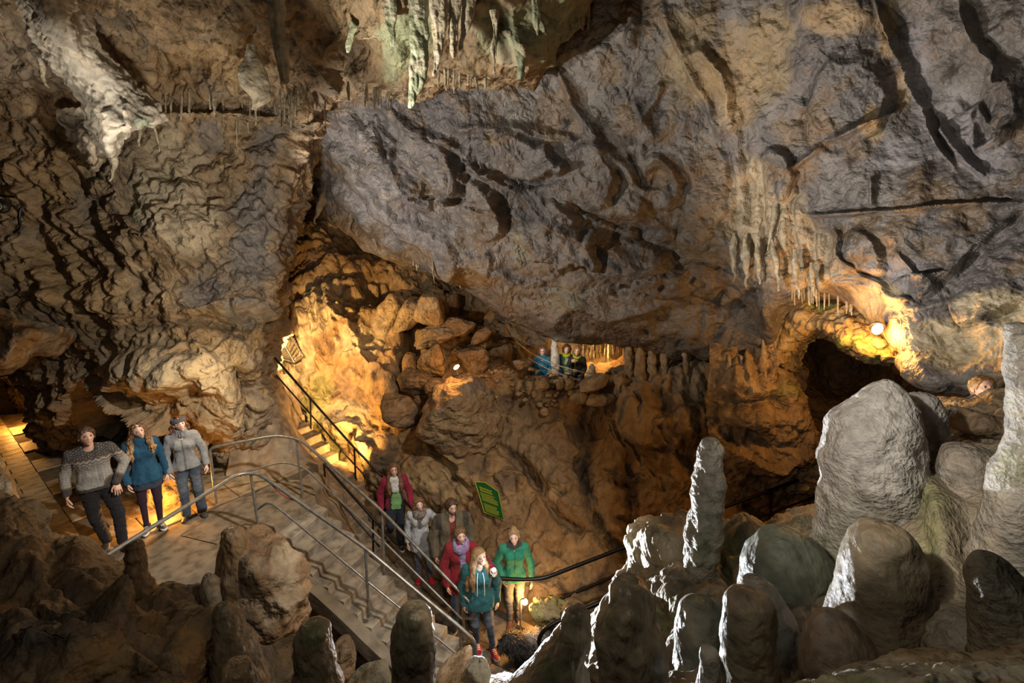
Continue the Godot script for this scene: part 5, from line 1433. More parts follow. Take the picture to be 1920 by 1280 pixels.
# ---------------------------------------------------------------- bodies: joined tapered capsules meshed as surface nets
class Net:
	var c := 0.014
	var o := Vector3.ZERO
	var nx := 0
	var ny := 0
	var nz := 0
	var f := PackedFloat32Array()

	func _init(lo: Vector3, hi: Vector3, cell: float) -> void:
		c = cell
		o = lo - Vector3.ONE * cell * 3.0
		var s := (hi - lo) / cell
		nx = int(s.x) + 8
		ny = int(s.y) + 8
		nz = int(s.z) + 8
		f.resize(nx * ny * nz)
		f.fill(1.0)

	func cap(a: Vector3, b: Vector3, ra: float, rb: float, k := 0.03, fd := Vector3.ZERO, fl := 1.0, cut := false) -> void:
		# fd, fl: thinner along fd by the factor fl; cut: take away instead of adding
		var rm := maxf(ra, rb)
		var grow := rm + c * 2.5 + k
		var lo := (Vector3(minf(a.x, b.x), minf(a.y, b.y), minf(a.z, b.z)) - Vector3.ONE * grow - o) / c
		var hi := (Vector3(maxf(a.x, b.x), maxf(a.y, b.y), maxf(a.z, b.z)) + Vector3.ONE * grow - o) / c
		var ab := b - a
		var squash := 1.0 / fl - 1.0
		var abq := ab + fd * ab.dot(fd) * squash
		var l2 := maxf(abq.length_squared(), 1e-9)
		for z in range(maxi(0, int(lo.z)), mini(nz - 1, int(hi.z) + 1) + 1):
			for y in range(maxi(0, int(lo.y)), mini(ny - 1, int(hi.y) + 1) + 1):
				var row := (z * ny + y) * nx
				for x in range(maxi(0, int(lo.x)), mini(nx - 1, int(hi.x) + 1) + 1):
					var q := o + Vector3(x, y, z) * c - a
					if squash != 0.0: q += fd * q.dot(fd) * squash
					var t := clampf(q.dot(abq) / l2, 0.0, 1.0)
					var d := (q - abq * t).length() - lerpf(ra, rb, t)
					var i := row + x
					var e := f[i]
					if cut:
						f[i] = maxf(e, -d)
					else:
						var h := maxf(k - absf(d - e), 0.0) / k
						f[i] = minf(d, e) - h * h * k * 0.25

	func cut_plane(p: Vector3, n: Vector3) -> void:      # takes away all that lies on the side n points to
		for z in nz:
			for y in ny:
				for x in nx:
					var d := (o + Vector3(x, y, z) * c - p).dot(n)
					if d > -c * 2.0:
						var i := (z * ny + y) * nx + x
						f[i] = maxf(f[i], d)

	func arrays(paint, drop = null, ruffle = null) -> Array:
		var at := {}
		var v := PackedVector3Array()
		var idx := PackedInt32Array()
		var sx := 1
		var sy := nx
		var sz := nx * ny
		var corner := [0, sx, sy, sx + sy, sz, sz + sx, sz + sy, sz + sx + sy]
		var edges := [[0, 1], [2, 3], [4, 5], [6, 7], [0, 2], [1, 3], [4, 6], [5, 7], [0, 4], [1, 5], [2, 6], [3, 7]]
		for z in nz - 1:
			for y in ny - 1:
				var row := (z * ny + y) * nx
				for x in nx - 1:
					var i := row + x
					var f0 := f[i]
					if f0 > 0.2: continue
					var neg := 0
					for k in corner:
						if f[i + k] < 0.0: neg += 1
					if neg == 0 or neg == 8: continue
					var s := Vector3.ZERO
					var n := 0
					for e in edges:
						var p := f[i + corner[e[0]]]
						var q := f[i + corner[e[1]]]
						if (p < 0.0) != (q < 0.0):
							var t := p / (p - q)
							var a: int = e[0]
							var b: int = e[1]
							s += Vector3(a & 1, (a >> 1) & 1, a >> 2).lerp(Vector3(b & 1, (b >> 1) & 1, b >> 2), t)
							n += 1
					at[i] = v.size()
					v.append(o + (Vector3(x, y, z) + s / n) * c)
		for i: int in at:
			var x := i % nx
			var y := (i / nx) % ny
			var z := i / (nx * ny)
			var inside := f[i] < 0.0
			for ax in 3:
				var st: int = [sx, sy, sz][ax]
				if (f[i + st] < 0.0) == inside: continue
				var u: int = [sy, sz, sx][ax]
				var w: int = [sz, sx, sy][ax]
				if [y, z, x][ax] == 0 or [z, x, y][ax] == 0: continue
				if not (at.has(i - u) and at.has(i - w) and at.has(i - u - w)): continue
				var a: int = at[i]
				var b: int = at[i - u]
				var d: int = at[i - w]
				var e: int = at[i - u - w]
				if drop != null and drop.call((v[a] + v[e]) * 0.5): continue
				if inside: idx.append_array([a, e, b, a, d, e])
				else: idx.append_array([a, b, e, a, e, d])
		var nrm := PackedVector3Array()
		nrm.resize(v.size())
		for pass_ in (2 if ruffle != null else 1):
			nrm.fill(Vector3.ZERO)
			for t in range(0, idx.size(), 3):
				var n := (v[idx[t + 2]] - v[idx[t]]).cross(v[idx[t + 1]] - v[idx[t]])
				for k in 3: nrm[idx[t + k]] += n
			for k in nrm.size(): nrm[k] = nrm[k].normalized()
			if ruffle != null and pass_ == 0:
				for k in v.size(): v[k] += nrm[k] * ruffle.call(v[k], nrm[k])
		var cols := PackedColorArray()
		for k in v.size(): cols.append(paint.call(v[k], nrm[k]) if paint != null else Color.WHITE)
		var arr := []
		arr.resize(Mesh.ARRAY_MAX)
		arr[Mesh.ARRAY_VERTEX] = v
		arr[Mesh.ARRAY_NORMAL] = nrm
		arr[Mesh.ARRAY_INDEX] = idx
		arr[Mesh.ARRAY_COLOR] = cols
		return arr

func gauss(x: float, y: float, cx: float, cy: float, sx: float, sy: float) -> float:
	return exp(-(pow((x - cx) / sx, 2.0) + pow((y - cy) / sy, 2.0)))

func head_mesh(pose: Transform3D, skin: Color, lip: Color, brow: Color, beard := 0.0, fem := 0.0, k := 1.0) -> Array:
	# a head with face: x to the person's left, y up, z the way it looks; centred between the ears
	var nu := 56
	var nv := 44
	var pts := PackedVector3Array()
	var cols := PackedColorArray()
	for j in nv + 1:
		var th := PI * j / nv
		for i in nu + 1:
			var ph := TAU * (i % nu) / nu
			# columns crowd towards the face
			ph += 0.35 * sin(ph - PI * 0.5 + PI) * 0.0
			var d := Vector3(sin(th) * cos(ph), cos(th), sin(th) * sin(ph))
			var p := Vector3(d.x * 0.074, d.y * 0.118, d.z * 0.094)
			var front := smoothstep(0.0, 0.7, d.z)
			# skull wider and deeper above, jaw narrow below
			var low := smoothstep(0.02, -0.11, p.y)
			p.x *= 1.0 - low * (0.30 + 0.06 * fem)
			if p.z < 0.0: p.z *= 1.0 - low * 0.45
			p.x *= 1.0 + 0.06 * smoothstep(0.0, 0.06, p.y)
			p.z += 0.012 * low * front
			# flat of the face
			p.z -= front * 0.010 * smoothstep(0.0, 0.06, absf(p.x)) 
			var x := p.x
			var y := p.y
			if d.z > 0.1:
				p.z += front * (0.016 * gauss(x, y, 0, -0.028, 0.012, 0.012) + 0.008 * gauss(x, y, 0, -0.006, 0.009, 0.022))
				p.z += front * 0.004 * (gauss(x, y, 0.015, -0.033, 0.008, 0.008) + gauss(x, y, -0.015, -0.033, 0.008, 0.008))
				p.z -= front * 0.012 * (gauss(x, y, 0.031, 0.008, 0.017, 0.012) + gauss(x, y, -0.031, 0.008, 0.017, 0.012))
				p.z += front * 0.007 * (gauss(x, y, 0.03, 0.030, 0.022, 0.008) + gauss(x, y, -0.03, 0.030, 0.022, 0.008)) * (1.0 - 0.5 * fem)
				p.z += front * 0.006 * (gauss(x, y, 0.036, -0.022, 0.018, 0.016) + gauss(x, y, -0.036, -0.022, 0.018, 0.016))
				p.z += front * 0.007 * gauss(x, y, 0, -0.062, 0.020, 0.010)
				p.z -= front * 0.004 * gauss(x, y, 0, -0.0635, 0.022, 0.0025)
				p.z += front * 0.010 * gauss(x, y, 0, -0.098, 0.024, 0.014)
				p.z -= front * 0.005 * gauss(x, y, 0, -0.080, 0.024, 0.008)
			var c := skin
			if d.z > 0.1:
				c = c.lerp(Color(skin.r * 1.02, skin.g * 0.80, skin.b * 0.76), 0.55 * (gauss(x, y, 0.038, -0.026, 0.02, 0.018) + gauss(x, y, -0.038, -0.026, 0.02, 0.018)))
				c = c.lerp(lip, 0.95 * smoothstep(0.3, 0.65, gauss(x, y, 0, -0.062, 0.021, 0.0075)))
				c = c.lerp(brow, 0.85 * smoothstep(0.35, 0.7, maxf(gauss(x, y - 0.10 * absf(x) , 0.031, 0.0235, 0.017, 0.0045), gauss(x, y - 0.10 * absf(x), -0.031, 0.0235, 0.017, 0.0045))))
				if beard > 0.0:
					var bd := smoothstep(-0.045, -0.056, y) * (1.0 - gauss(x, y, 0, -0.062, 0.018, 0.006)) * smoothstep(0.1, 0.3, d.z + 0.3)
					bd = maxf(bd, gauss(x, y, 0, -0.047, 0.026, 0.006))
					c = c.lerp(brow, beard * clampf(bd, 0.0, 1.0))
			c.a = 1.0
			pts.append(pose * (p * k))
			cols.append(c)
	var all := [grid_arrays(pts, nu + 1, nv + 1, cols, true, true)]
	for s in [-1.0, 1.0]:      # ears
		var ep := PackedVector3Array()
		var ec := PackedColorArray()
		for j in 9:
			for i in 13:
				var th := PI * j / 8.0
				var ph := TAU * (i % 12) / 12.0
				var q := Vector3(sin(th) * cos(ph) * 0.009, cos(th) * 0.031, sin(th) * sin(ph) * 0.018)
				q.x += 0.006 * absf(q.z) / 0.018
				q = Basis(Vector3.UP, s * -0.35) * Vector3(q.x * s, q.y, q.z)
				ep.append(pose * ((q + Vector3(s * 0.075, -0.002, -0.008)) * k))
				ec.append(Color(skin.r, skin.g * 0.86, skin.b * 0.82))
		all.append(grid_arrays(ep, 13, 9, ec, s > 0, true))
	return joined(all)

func ball(r: float, at: Vector3, cols, nu := 16, nv := 12) -> ArrayMesh:
	return to_mesh(ball_arrays(r, at, cols, nu, nv))

func ball_arrays(r: float, at: Vector3, cols, nu := 16, nv := 12) -> Array:
	var pts := PackedVector3Array()
	var cc := PackedColorArray()
	for j in nv + 1:
		for i in nu + 1:
			var th := PI * j / nv
			var ph := TAU * (i % nu) / nu
			var d := Vector3(sin(th) * cos(ph), cos(th), sin(th) * sin(ph))
			pts.append(at + d * r)
			cc.append(cols.call(d) if cols != null else Color.WHITE)
	return grid_arrays(pts, nu + 1, nv + 1, cc, true, true)

func hand_into(all: Array, wrist: Vector3, dir: Vector3, palm: Vector3, left: bool, curl: float, skin: Color, k := 1.0) -> void:
	# palm: the way the palm faces; the thumb leaves the side of the palm near its base
	dir = dir.normalized()
	palm = (palm - dir * palm.dot(dir)).normalized()
	var side := dir.cross(palm) * (-1.0 if left else 1.0)      # towards the thumb
	var add := func(path: Array, rr: Array, fl: float, fd: Vector3) -> void:
		all.append(dyed(tube_arrays(path, rr, 9, true, fl, fd), skin))
	add.call([wrist - dir * 0.03 * k, wrist, wrist + dir * 0.035 * k, wrist + dir * 0.075 * k, wrist + dir * 0.09 * k], [0.026 * k, 0.027 * k, 0.039 * k, 0.041 * k, 0.034 * k], 0.42, palm)
	var lens := [0.070, 0.078, 0.073, 0.058]
	for n in 4:
		var root := wrist + dir * (0.082 - 0.003 * absf(n - 1)) * k + side * (0.030 - n * 0.0205) * k
		var path := [root - dir * 0.012 * k, root]
		var d := (dir + side * (0.10 - 0.07 * n)).normalized()
		var p := root
		for seg in 3:
			d = (d * cos(curl) + palm * sin(curl)).normalized()
			p += d * lens[n] * k * [0.44, 0.32, 0.24][seg]
			path.append(p)
		add.call(path, [0.0092 * k, 0.0092 * k, 0.0085 * k, 0.0078 * k, 0.0062 * k], 1.0, Vector3.ZERO)
	var tr := wrist + dir * 0.022 * k + side * 0.026 * k
	var td := (dir * 0.75 + side * 0.6 + palm * 0.35).normalized()
	var t1 := tr + td * 0.036 * k
	var t2 := t1 + (td + dir * 0.35 + palm * curl * 0.6 - side * curl * 0.4).normalized() * 0.030 * k
	var t3 := t2 + (dir + palm * curl * 0.8 - side * curl * 0.3).normalized() * 0.022 * k
	add.call([tr - td * 0.014 * k, tr, t1, t2, t3], [0.013 * k, 0.0135 * k, 0.0115 * k, 0.010 * k, 0.0075 * k], 1.0, Vector3.ZERO)

func shoe_mesh(foot: Transform3D, col: Color, sole: Color, boot := 0.0) -> Array:
	# foot: origin at the ankle's ground point, z to the toes
	var nu := 20
	var rows := [[-0.085, 0.0, 0.02, 0.05], [-0.08, 0.028, 0.045, 0.075], [-0.05, 0.036, 0.05, 0.09], [0.0, 0.039, 0.05, 0.088], [0.05, 0.043, 0.04, 0.070], [0.10, 0.048, 0.032, 0.055], [0.145, 0.045, 0.026, 0.048], [0.175, 0.032, 0.02, 0.042], [0.185, 0.0, 0.018, 0.03]]
	var pts := PackedVector3Array()
	var cols := PackedColorArray()
	for r in rows:
		for i in nu + 1:
			var w := TAU * (i % nu) / nu
			var y: float = sin(w)
			var top: float = r[3]
			var p := Vector3(cos(w) * r[1], maxf(0.0, top * 0.5 + y * top * 0.5), r[0])
			if y < 0.0: p.x *= 1.0 + 0.12 * -y
			pts.append(foot * p)
			var c := sole if p.y < 0.022 or (r[0] > 0.14 and p.y < 0.036 and boot == 0.0) else col
			cols.append(c)
	var leg := tube_arrays([foot * Vector3(0, 0.04, -0.022), foot * Vector3(0, 0.09, -0.022), foot * Vector3(0, 0.10 + boot * 0.5, -0.02), foot * Vector3(0, 0.11 + boot, -0.02)], [0.046, 0.046, 0.046 + boot * 0.05, 0.047 + boot * 0.1], 14, true)
	return joined([grid_arrays(pts, nu + 1, rows.size(), cols, false, true), dyed(leg, col)])

# one visitor. Local axes: x to the person's left, y up, z the way the body faces; measures for 1.70 m
var crowd := []

func person(label: String, at: Vector3, turn: float, tall: float, s: Dictionary, group := "") -> void:
	crowd.append([label, at, turn, tall, s, group])

func gather() -> Array:
	# the figures are worked out side by side, then join the scene in order
	var made := []
	made.resize(crowd.size())
	var job := func(i: int) -> void:
		var a: Array = crowd[i]
		made[i] = figure(a[1], a[3], a[4])
	var ticket := WorkerThreadPool.add_group_task(job, crowd.size(), -1, true)
	WorkerThreadPool.wait_for_group_task_completion(ticket)
	for i in crowd.size():
		var a: Array = crowd[i]
		var t := thing("person", a[0], "person", a[1], deg_to_rad(a[2]), a[5])
		var nodes := []
		for p in made[i]: nodes.append(put(p[0], to_mesh(p[1]), p[2], nodes[p[3]] if p[3] >= 0 else t))
		made[i] = t
	return made

func figure(at: Vector3, tall: float, s: Dictionary) -> Array:
	# [name, arrays, material, number of the piece it belongs to] of each piece
	var t := []
	var k := tall / 1.70
	var J := {
		"hipL": Vector3(0.085, 0.90, 0), "kneeL": Vector3(0.10, 0.50, 0.03), "footL": Vector3(0.11, 0.09, 0.0),
		"hipR": Vector3(-0.085, 0.90, 0), "kneeR": Vector3(-0.10, 0.50, 0.03), "footR": Vector3(-0.11, 0.09, 0.0),
		"pelvis": Vector3(0, 0.95, 0), "waist": Vector3(0, 1.09, 0.005), "chest": Vector3(0, 1.27, 0.0), "neck": Vector3(0, 1.43, -0.012),
		"shL": Vector3(0.16, 1.385, -0.012), "elL": Vector3(0.225, 1.11, -0.02), "wrL": Vector3(0.245, 0.87, 0.05),
		"shR": Vector3(-0.165, 1.385, -0.012), "elR": Vector3(-0.23, 1.11, -0.02), "wrR": Vector3(-0.245, 0.87, 0.05),
		"head": Vector3(0, 1.585, 0.012)}
	for n in s.get("j", {}): J[n] = s.j[n]
	for n in J: J[n] *= k
	var fem: float = s.get("fem", 1.0)
	var bulk: float = s.get("bulk", 1.0) * k
	var hr: Vector3 = s.get("look", Vector3.ZERO)       # pitch, yaw, roll of the head in degrees
	var hp := Transform3D(Basis.from_euler(Vector3(deg_to_rad(hr.x), deg_to_rad(hr.y), deg_to_rad(hr.z))), J.head)
	var skin: Color = s.get("skin", Color(0.62, 0.40, 0.30))
	var hk: float = s.get("headk", 1.0) * k
	var box := AABB(J.pelvis, Vector3.ZERO)
	for n in J: box = box.expand(J[n])
	box = box.grow(0.16)
	# body: one continuous surface under the clothes
	var net := Net.new(box.position, box.end, 0.018)
	var flat := Vector3(0, 0, 1)
	net.cap(J.pelvis + Vector3(0.06, -0.02, -0.01) * k, J.pelvis + Vector3(-0.06, -0.02, -0.01) * k, 0.10 * bulk, 0.10 * bulk, 0.03, flat, 0.85)
	net.cap(J.waist + Vector3(0.035, 0, 0) * k, J.waist - Vector3(0.035, 0, 0) * k, 0.075 * bulk, 0.075 * bulk, 0.06, flat, 0.85)
	net.cap(J.chest + Vector3(0.045, 0, 0) * k, J.chest - Vector3(0.045, 0, 0) * k, 0.088 * bulk, 0.088 * bulk, 0.05, flat, 0.85)
	net.cap(J.shL - Vector3(0.02, 0.02, 0) * k, J.shR + Vector3(0.02, -0.02, 0) * k, 0.055 * k, 0.055 * k, 0.05)
	net.cap(J.neck - Vector3(0, 0.03, 0) * k, J.head + Vector3(0, -0.04, -0.02) * k, 0.055 * k, 0.05 * k, 0.03)
	for d in ["L", "R"]:
		net.cap(J["hip" + d], J["knee" + d], 0.075 * bulk, 0.05 * k, 0.04)
		net.cap(J["knee" + d], J["foot" + d], 0.05 * k, 0.034 * k, 0.03)
		net.cap(J["sh" + d], J["el" + d], 0.042 * k, 0.034 * k, 0.02)
		net.cap(J["el" + d], J["wr" + d], 0.036 * k, 0.025 * k, 0.02)
	var all := [net.arrays(func(_p, _n): return skin)]
	var brow: Color = s.get("brow", Color(0.12, 0.07, 0.04))
	all.append(head_mesh(hp, skin, s.get("lip", Color(0.52, 0.22, 0.19)), brow, s.get("beard", 0.0), fem, hk))
	for d in ["L", "R"]:
		var hd: Vector3 = s.get("hand" + d, (J["wr" + d] - J["el" + d]) + Vector3(0, -0.06, 0.02))
		var pd: Vector3 = s.get("palm" + d, Vector3(-1.0 if d == "L" else 1.0, 0, -0.2))
		hand_into(all, J["wr" + d] + hd.normalized() * 0.012, hd, pd, d == "L", s.get("curl" + d, 0.42), skin, k)
	t.append(["body", joined(all), M.skin, -1])
	for e in [-1.0, 1.0]:
		var look := Vector3(deg_to_rad(0.0), 0, 1)
		var eye := ball_arrays(0.0112 * hk, hp * (Vector3(e * 0.031, 0.007, 0.0748) * hk), func(d: Vector3) -> Color:
			var z := d.dot((hp.basis * look).normalized())
			return Color(0.02, 0.015, 0.012) if z > 0.90 else (s.get("iris", Color(0.07, 0.09, 0.11)) if z > 0.62 else Color(0.46, 0.41, 0.38)))
		t.append(["eye", eye, M.eye, -1])
	# legs
	var leg: Dictionary = s.get("legs", {})
	if leg:
		var n2 := Net.new(AABB(J.hipL, Vector3.ZERO).expand(J.hipR).expand(J.footL).expand(J.footR).expand(J.kneeL).expand(J.kneeR).grow(0.15).position, AABB(J.hipL, Vector3.ZERO).expand(J.hipR).expand(J.footL).expand(J.footR).expand(J.kneeL).expand(J.kneeR).expand(J.waist).grow(0.15).end, 0.013)
		var w: float = leg.get("w", 1.0)
		n2.cap(J.pelvis + Vector3(0.06, -0.03, -0.005) * k, J.pelvis + Vector3(-0.06, -0.03, -0.005) * k, 0.104 * bulk, 0.104 * bulk, 0.03, flat, 0.88)
		for d in ["L", "R"]:
			n2.cap(J["hip" + d] - Vector3(0, 0.03, 0), J["knee" + d], 0.092 * bulk, 0.064 * k * w, 0.03)
			n2.cap(J["knee" + d], J["foot" + d] + Vector3(0, 0.0, 0), 0.064 * k * w, 0.050 * k * w * leg.get("hem", 1.0), 0.03)
		var lc: Color = leg.col
		var worn: float = leg.get("worn", 0.0)
		var fold := func(p: Vector3, _n: Vector3) -> float:
			return n_fine.get_noise_3dv(p * Vector3(9, 16, 9) + at) * 0.011 + n_low.get_noise_3dv(p * Vector3(14, 22, 14)) * 0.006
		t.append([leg.get("name", "trousers"), n2.arrays(func(p: Vector3, n: Vector3) -> Color:
			var c := lc * (1.0 + 0.25 * n_tint.get_noise_3dv(p * 9.0))
			c = c.lerp(Color(0.42, 0.45, 0.50), worn * smoothstep(0.1, 0.9, n.z) * smoothstep(0.35, 0.55, p.y / k) * smoothstep(0.85, 0.65, p.y / k))
			c.a = 1
			return c, null, fold if leg.get("folds", true) else null), M.denim, -1])
	# shoes
	var sh: Dictionary = s.get("shoes", {})
	if sh:
		for d in ["L", "R"]:
			if s.get("hide" + d, false): continue
			var f: Vector3 = J["foot" + d]
			var yaw: float = sh.get("yaw" + d, 12.0 if d == "L" else -12.0)
			var fx := Transform3D(Basis(Vector3.UP, deg_to_rad(yaw)) * Basis(Vector3.RIGHT, deg_to_rad(sh.get("tip" + d, 0.0))), Vector3(f.x, f.y - 0.09 * k, f.z)).scaled_local(Vector3.ONE * k * sh.get("k", 1.0))
			var so := t.size()
			t.append(["shoe", shoe_mesh(fx, sh.col, sh.get("sole", Color(0.05, 0.045, 0.04)), sh.get("boot", 0.0)), M.leather, -1])
			if sh.has("lace"):
				for i in 4:
					var z := 0.035 + i * 0.02
					var y := 0.082 - i * 0.0085
					t.append(["lace", tube_arrays([fx * Vector3(-0.022, y - 0.004, z), fx * Vector3(0, y + 0.004, z + 0.006), fx * Vector3(0.022, y - 0.004, z)], 0.0042, 6), M.white_cloth, so])
	# garments on the trunk, from the inside out
	for gm: Dictionary in s.get("wear", []):
		var n3 := Net.new(box.position - Vector3.ONE * 0.03, box.end + Vector3.ONE * 0.03, gm.get("cell", 0.014))
		var e: float = gm.get("ease", 0.0)
		var hem: float = gm.get("hem", 0.86) * k
		var flare: float = gm.get("flare", 0.0)
		var pw := Vector3(0.062 - 0.014 * fem, 0, 0) * k
		n3.cap(J.chest + pw, J.chest - pw, (0.108 + e - 0.008 * fem) * bulk, (0.108 + e - 0.008 * fem) * bulk, 0.06, flat, 0.92)
		n3.cap(J.chest + Vector3(0.05 * fem + 0.02, -0.02, 0.045) * k, J.chest + Vector3(-0.05 * fem - 0.02, -0.02, 0.045) * k, (0.062 + e) * k, (0.062 + e) * k, 0.05)
		n3.cap(J.waist + pw * 0.85, J.waist - pw * 0.85, (0.100 + e - 0.01 * fem) * bulk, (0.100 + e - 0.01 * fem) * bulk, 0.07, flat, 0.92)
		n3.cap(J.pelvis + pw, J.pelvis - pw, (0.113 + e + flare) * bulk, (0.113 + e + flare) * bulk, 0.06, flat, 0.9)
		var drop_: float = J.pelvis.y - hem
		for i in range(1, int(drop_ / 0.07) + 2):
			var lower := Vector3(J.pelvis.x, maxf(hem - 0.02, J.pelvis.y - i * 0.07), J.pelvis.z)
			n3.cap(lower + pw * 1.05, lower - pw * 1.05, (0.113 + e + flare * (1.0 + i * 0.2)) * bulk, (0.113 + e + flare * (1.0 + i * 0.2)) * bulk, 0.05, flat, 0.9)
		n3.cap(J.shL - Vector3(0.01, 0.02, 0) * k, J.neck + Vector3(0.03, -0.005, 0) * k, (0.062 + e) * k, (0.055 + e) * k, 0.05)
		n3.cap(J.shR + Vector3(0.01, -0.02, 0) * k, J.neck + Vector3(-0.03, -0.005, 0) * k, (0.062 + e) * k, (0.055 + e) * k, 0.05)
		if gm.get("sleeves", true):
			for d in ["L", "R"]:
				var cuff: Vector3 = J["el" + d].lerp(J["wr" + d], gm.get("cuff", 1.0))
				n3.cap(J["sh" + d], J["el" + d], (0.053 + e) * k, (0.046 + e * 0.9) * k, 0.018)
				n3.cap(J["el" + d], cuff, (0.046 + e * 0.9) * k, (0.036 + e * 0.8) * k, 0.014)
		if gm.has("collar"):
			n3.cap(J.neck + Vector3(0, -0.01, 0.004) * k, J.neck + Vector3(0, gm.collar, 0.016) * k, (0.075 + e) * k, (0.07 + e) * k, 0.03)
			n3.cap(J.neck + Vector3(0, -0.05, 0.03) * k, J.neck + Vector3(0, 0.2, 0.02) * k, 0.052 * k, 0.064 * k, 0.02, Vector3.ZERO, 1.0, true)
		if gm.has("neck"):       # a round or deep neckline
			n3.cap(J.neck + Vector3(0, 0.03, 0.05) * k, J.neck + Vector3(0, 0.03 - gm.neck, 0.10) * k, 0.066 * k, gm.get("neckw", 0.05) * k, 0.02, Vector3.ZERO, 1.0, true)
		n3.cut_plane(Vector3(0, hem, 0), Vector3.DOWN)
		var open: float = gm.get("open", 0.0)
		var open_low: float = gm.get("open_low", open)
		var drop := func(p: Vector3) -> bool:
			if open <= 0.0 or p.z < J.chest.z: return false
			var w := lerpf(open_low, open, clampf((p.y - hem) / (J.neck.y - hem), 0.0, 1.0)) * k
			return absf(p.x - J.chest.x * 0.5 - gm.get("shift", 0.0)) < w + n_fine.get_noise_2d(p.y * 7.0, 3.0) * 0.012
		var amp: float = gm.get("folds", 0.012)
		var ruffle := func(p: Vector3, _n: Vector3) -> float:
			return n_low.get_noise_3dv(p * Vector3(8, 5, 8) + at) * amp + n_fine.get_noise_3dv(p * Vector3(14, 9, 14) + at) * amp * 0.6
		var col: Color = gm.col
		var paint: Callable = gm.paint if gm.has("paint") else func(p: Vector3, _n: Vector3) -> Color:
			var c := col * (1.0 + 0.2 * n_tint.get_noise_3dv(p * 8.0))
			c.a = 1.0
			return c
		var dr = drop if open > 0.0 else null
		if gm.has("slit"):
			dr = func(p: Vector3) -> bool: return gm.slit.call(p / k)
		t.append([gm.name, n3.arrays(func(p: Vector3, n: Vector3) -> Color: return paint.call(p / k, n), dr, ruffle), gm.get("mat", M.knit), -1])
	# scarf: a rolled loop round the neck with hanging ends
	if s.has("scarf"):
		var sc: Dictionary = s.scarf
		var n4 := Net.new(J.neck - Vector3(0.22, 0.42, 0.2) * k, J.neck + Vector3(0.22, 0.16, 0.25) * k, 0.012)
		for i in 14:
			var w0 := TAU * i / 14.0
			var w1 := TAU * (i + 1) / 14.0
			var rr: float = sc.get("r", 0.042) * k
			for lay in sc.get("wraps", 2):
				var off := Vector3(0, 0.035 - lay * 0.045, 0.02 + lay * 0.018) * k
				n4.cap(J.neck + off + Vector3(cos(w0) * 0.078, -0.03 * sin(w0), sin(w0) * 0.075) * k, J.neck + off + Vector3(cos(w1) * 0.078, -0.03 * sin(w1), sin(w1) * 0.075) * k, rr, rr, 0.02)
		for h in sc.get("ends", []):
			n4.cap(J.neck + Vector3(h[0], -0.03, 0.10) * k, J.neck + h[1] * k, 0.05 * k, 0.045 * k, 0.03, flat, 0.45)
		t.append(["scarf", n4.arrays(sc.paint, null, func(p: Vector3, _n: Vector3) -> float: return n_fine.get_noise_3dv(p * Vector3(16, 30, 16)) * 0.012), M.knit, -1])
	# hair
	var hs: Dictionary = s.get("hair", {})
	if hs:
		var len_: float = hs.get("len", 0.0)
		var n5 := Net.new(J.head - Vector3(0.24, 0.2 + len_, 0.24) * hk, J.head + Vector3(0.24, 0.24, 0.26) * hk, 0.0095)
		var H := func(x: float, y: float, z: float) -> Vector3: return hp * (Vector3(x, y, z) * hk)
		var th: float = hs.get("thick", 0.0)
		n5.cap(H.call(0, 0.038, -0.001), H.call(0, 0.027, -0.028), (0.0945 + th) * hk, (0.095 + th) * hk, 0.02)
		n5.cap(H.call(0, -0.03, -0.045), H.call(0, 0.02, -0.03), (0.074 + th) * hk, (0.085 + th) * hk, 0.02)
		if hs.has("top"): n5.cap(H.call(0, 0.09, 0.03), H.call(0, 0.10, -0.04), hs.top * hk, hs.top * hk, 0.03)
		if hs.has("fringe"): n5.cap(H.call(-0.05, 0.075, 0.065), H.call(0.06, 0.065, 0.065), hs.fringe * hk, hs.fringe * hk, 0.02)
		if hs.has("bun"): n5.cap(H.call(0, hs.bun.y, hs.bun.x), H.call(0, hs.bun.y + 0.01, hs.bun.x - 0.01), hs.bun.z * hk, hs.bun.z * hk, 0.02)
		# the face stays free
		n5.cap(H.call(0, -0.02, 0.11), H.call(0, -0.2, 0.13), 0.092 * hk, 0.09 * hk, 0.02, Vector3.ZERO, 1.0, true)
		n5.cap(H.call(0, hs.get("line", 0.045) - 0.048, 0.118), H.call(0, -0.02, 0.12), hs.get("brow_w", 0.066) * hk, 0.08 * hk, 0.02, Vector3.ZERO, 1.0, true)
		var bot := hp * (Vector3(0, -0.05, 0) * hk)
		for lk: Array in hs.get("locks", []):          # [from head point, way points in body axes..., radius]
			var prev: Vector3 = H.call(lk[0].x, lk[0].y, lk[0].z)
			var r0: float = lk[-1]
			for i in range(1, lk.size() - 1):
				var q: Vector3 = J.head + lk[i] * hk
				n5.cap(prev, q, r0 * hk, r0 * hk * (0.95 if i < lk.size() - 2 else 0.6), 0.03)
				prev = q
		var hc: Color = hs.col
		var hc2: Color = hs.get("tip", hc)
		var curl: float = hs.get("curl", 0.0)
		t.append(["hair", n5.arrays(func(p: Vector3, _n: Vector3) -> Color:
			var str := n_fine.get_noise_3dv(p * Vector3(60, 9, 60))
			var c := hc.lerp(hc2, smoothstep(-0.02, -0.28 * hk, p.y - J.head.y)) * (1.0 + 0.7 * str)
			c.a = 1.0
			return c, null, func(p: Vector3, _n: Vector3) -> float:
				return n_fine.get_noise_3dv(p * Vector3(48, 7, 48)) * (0.012 + curl * 0.3) + n_cell.get_noise_3dv(p * 22.0) * curl), M.hair, -1])
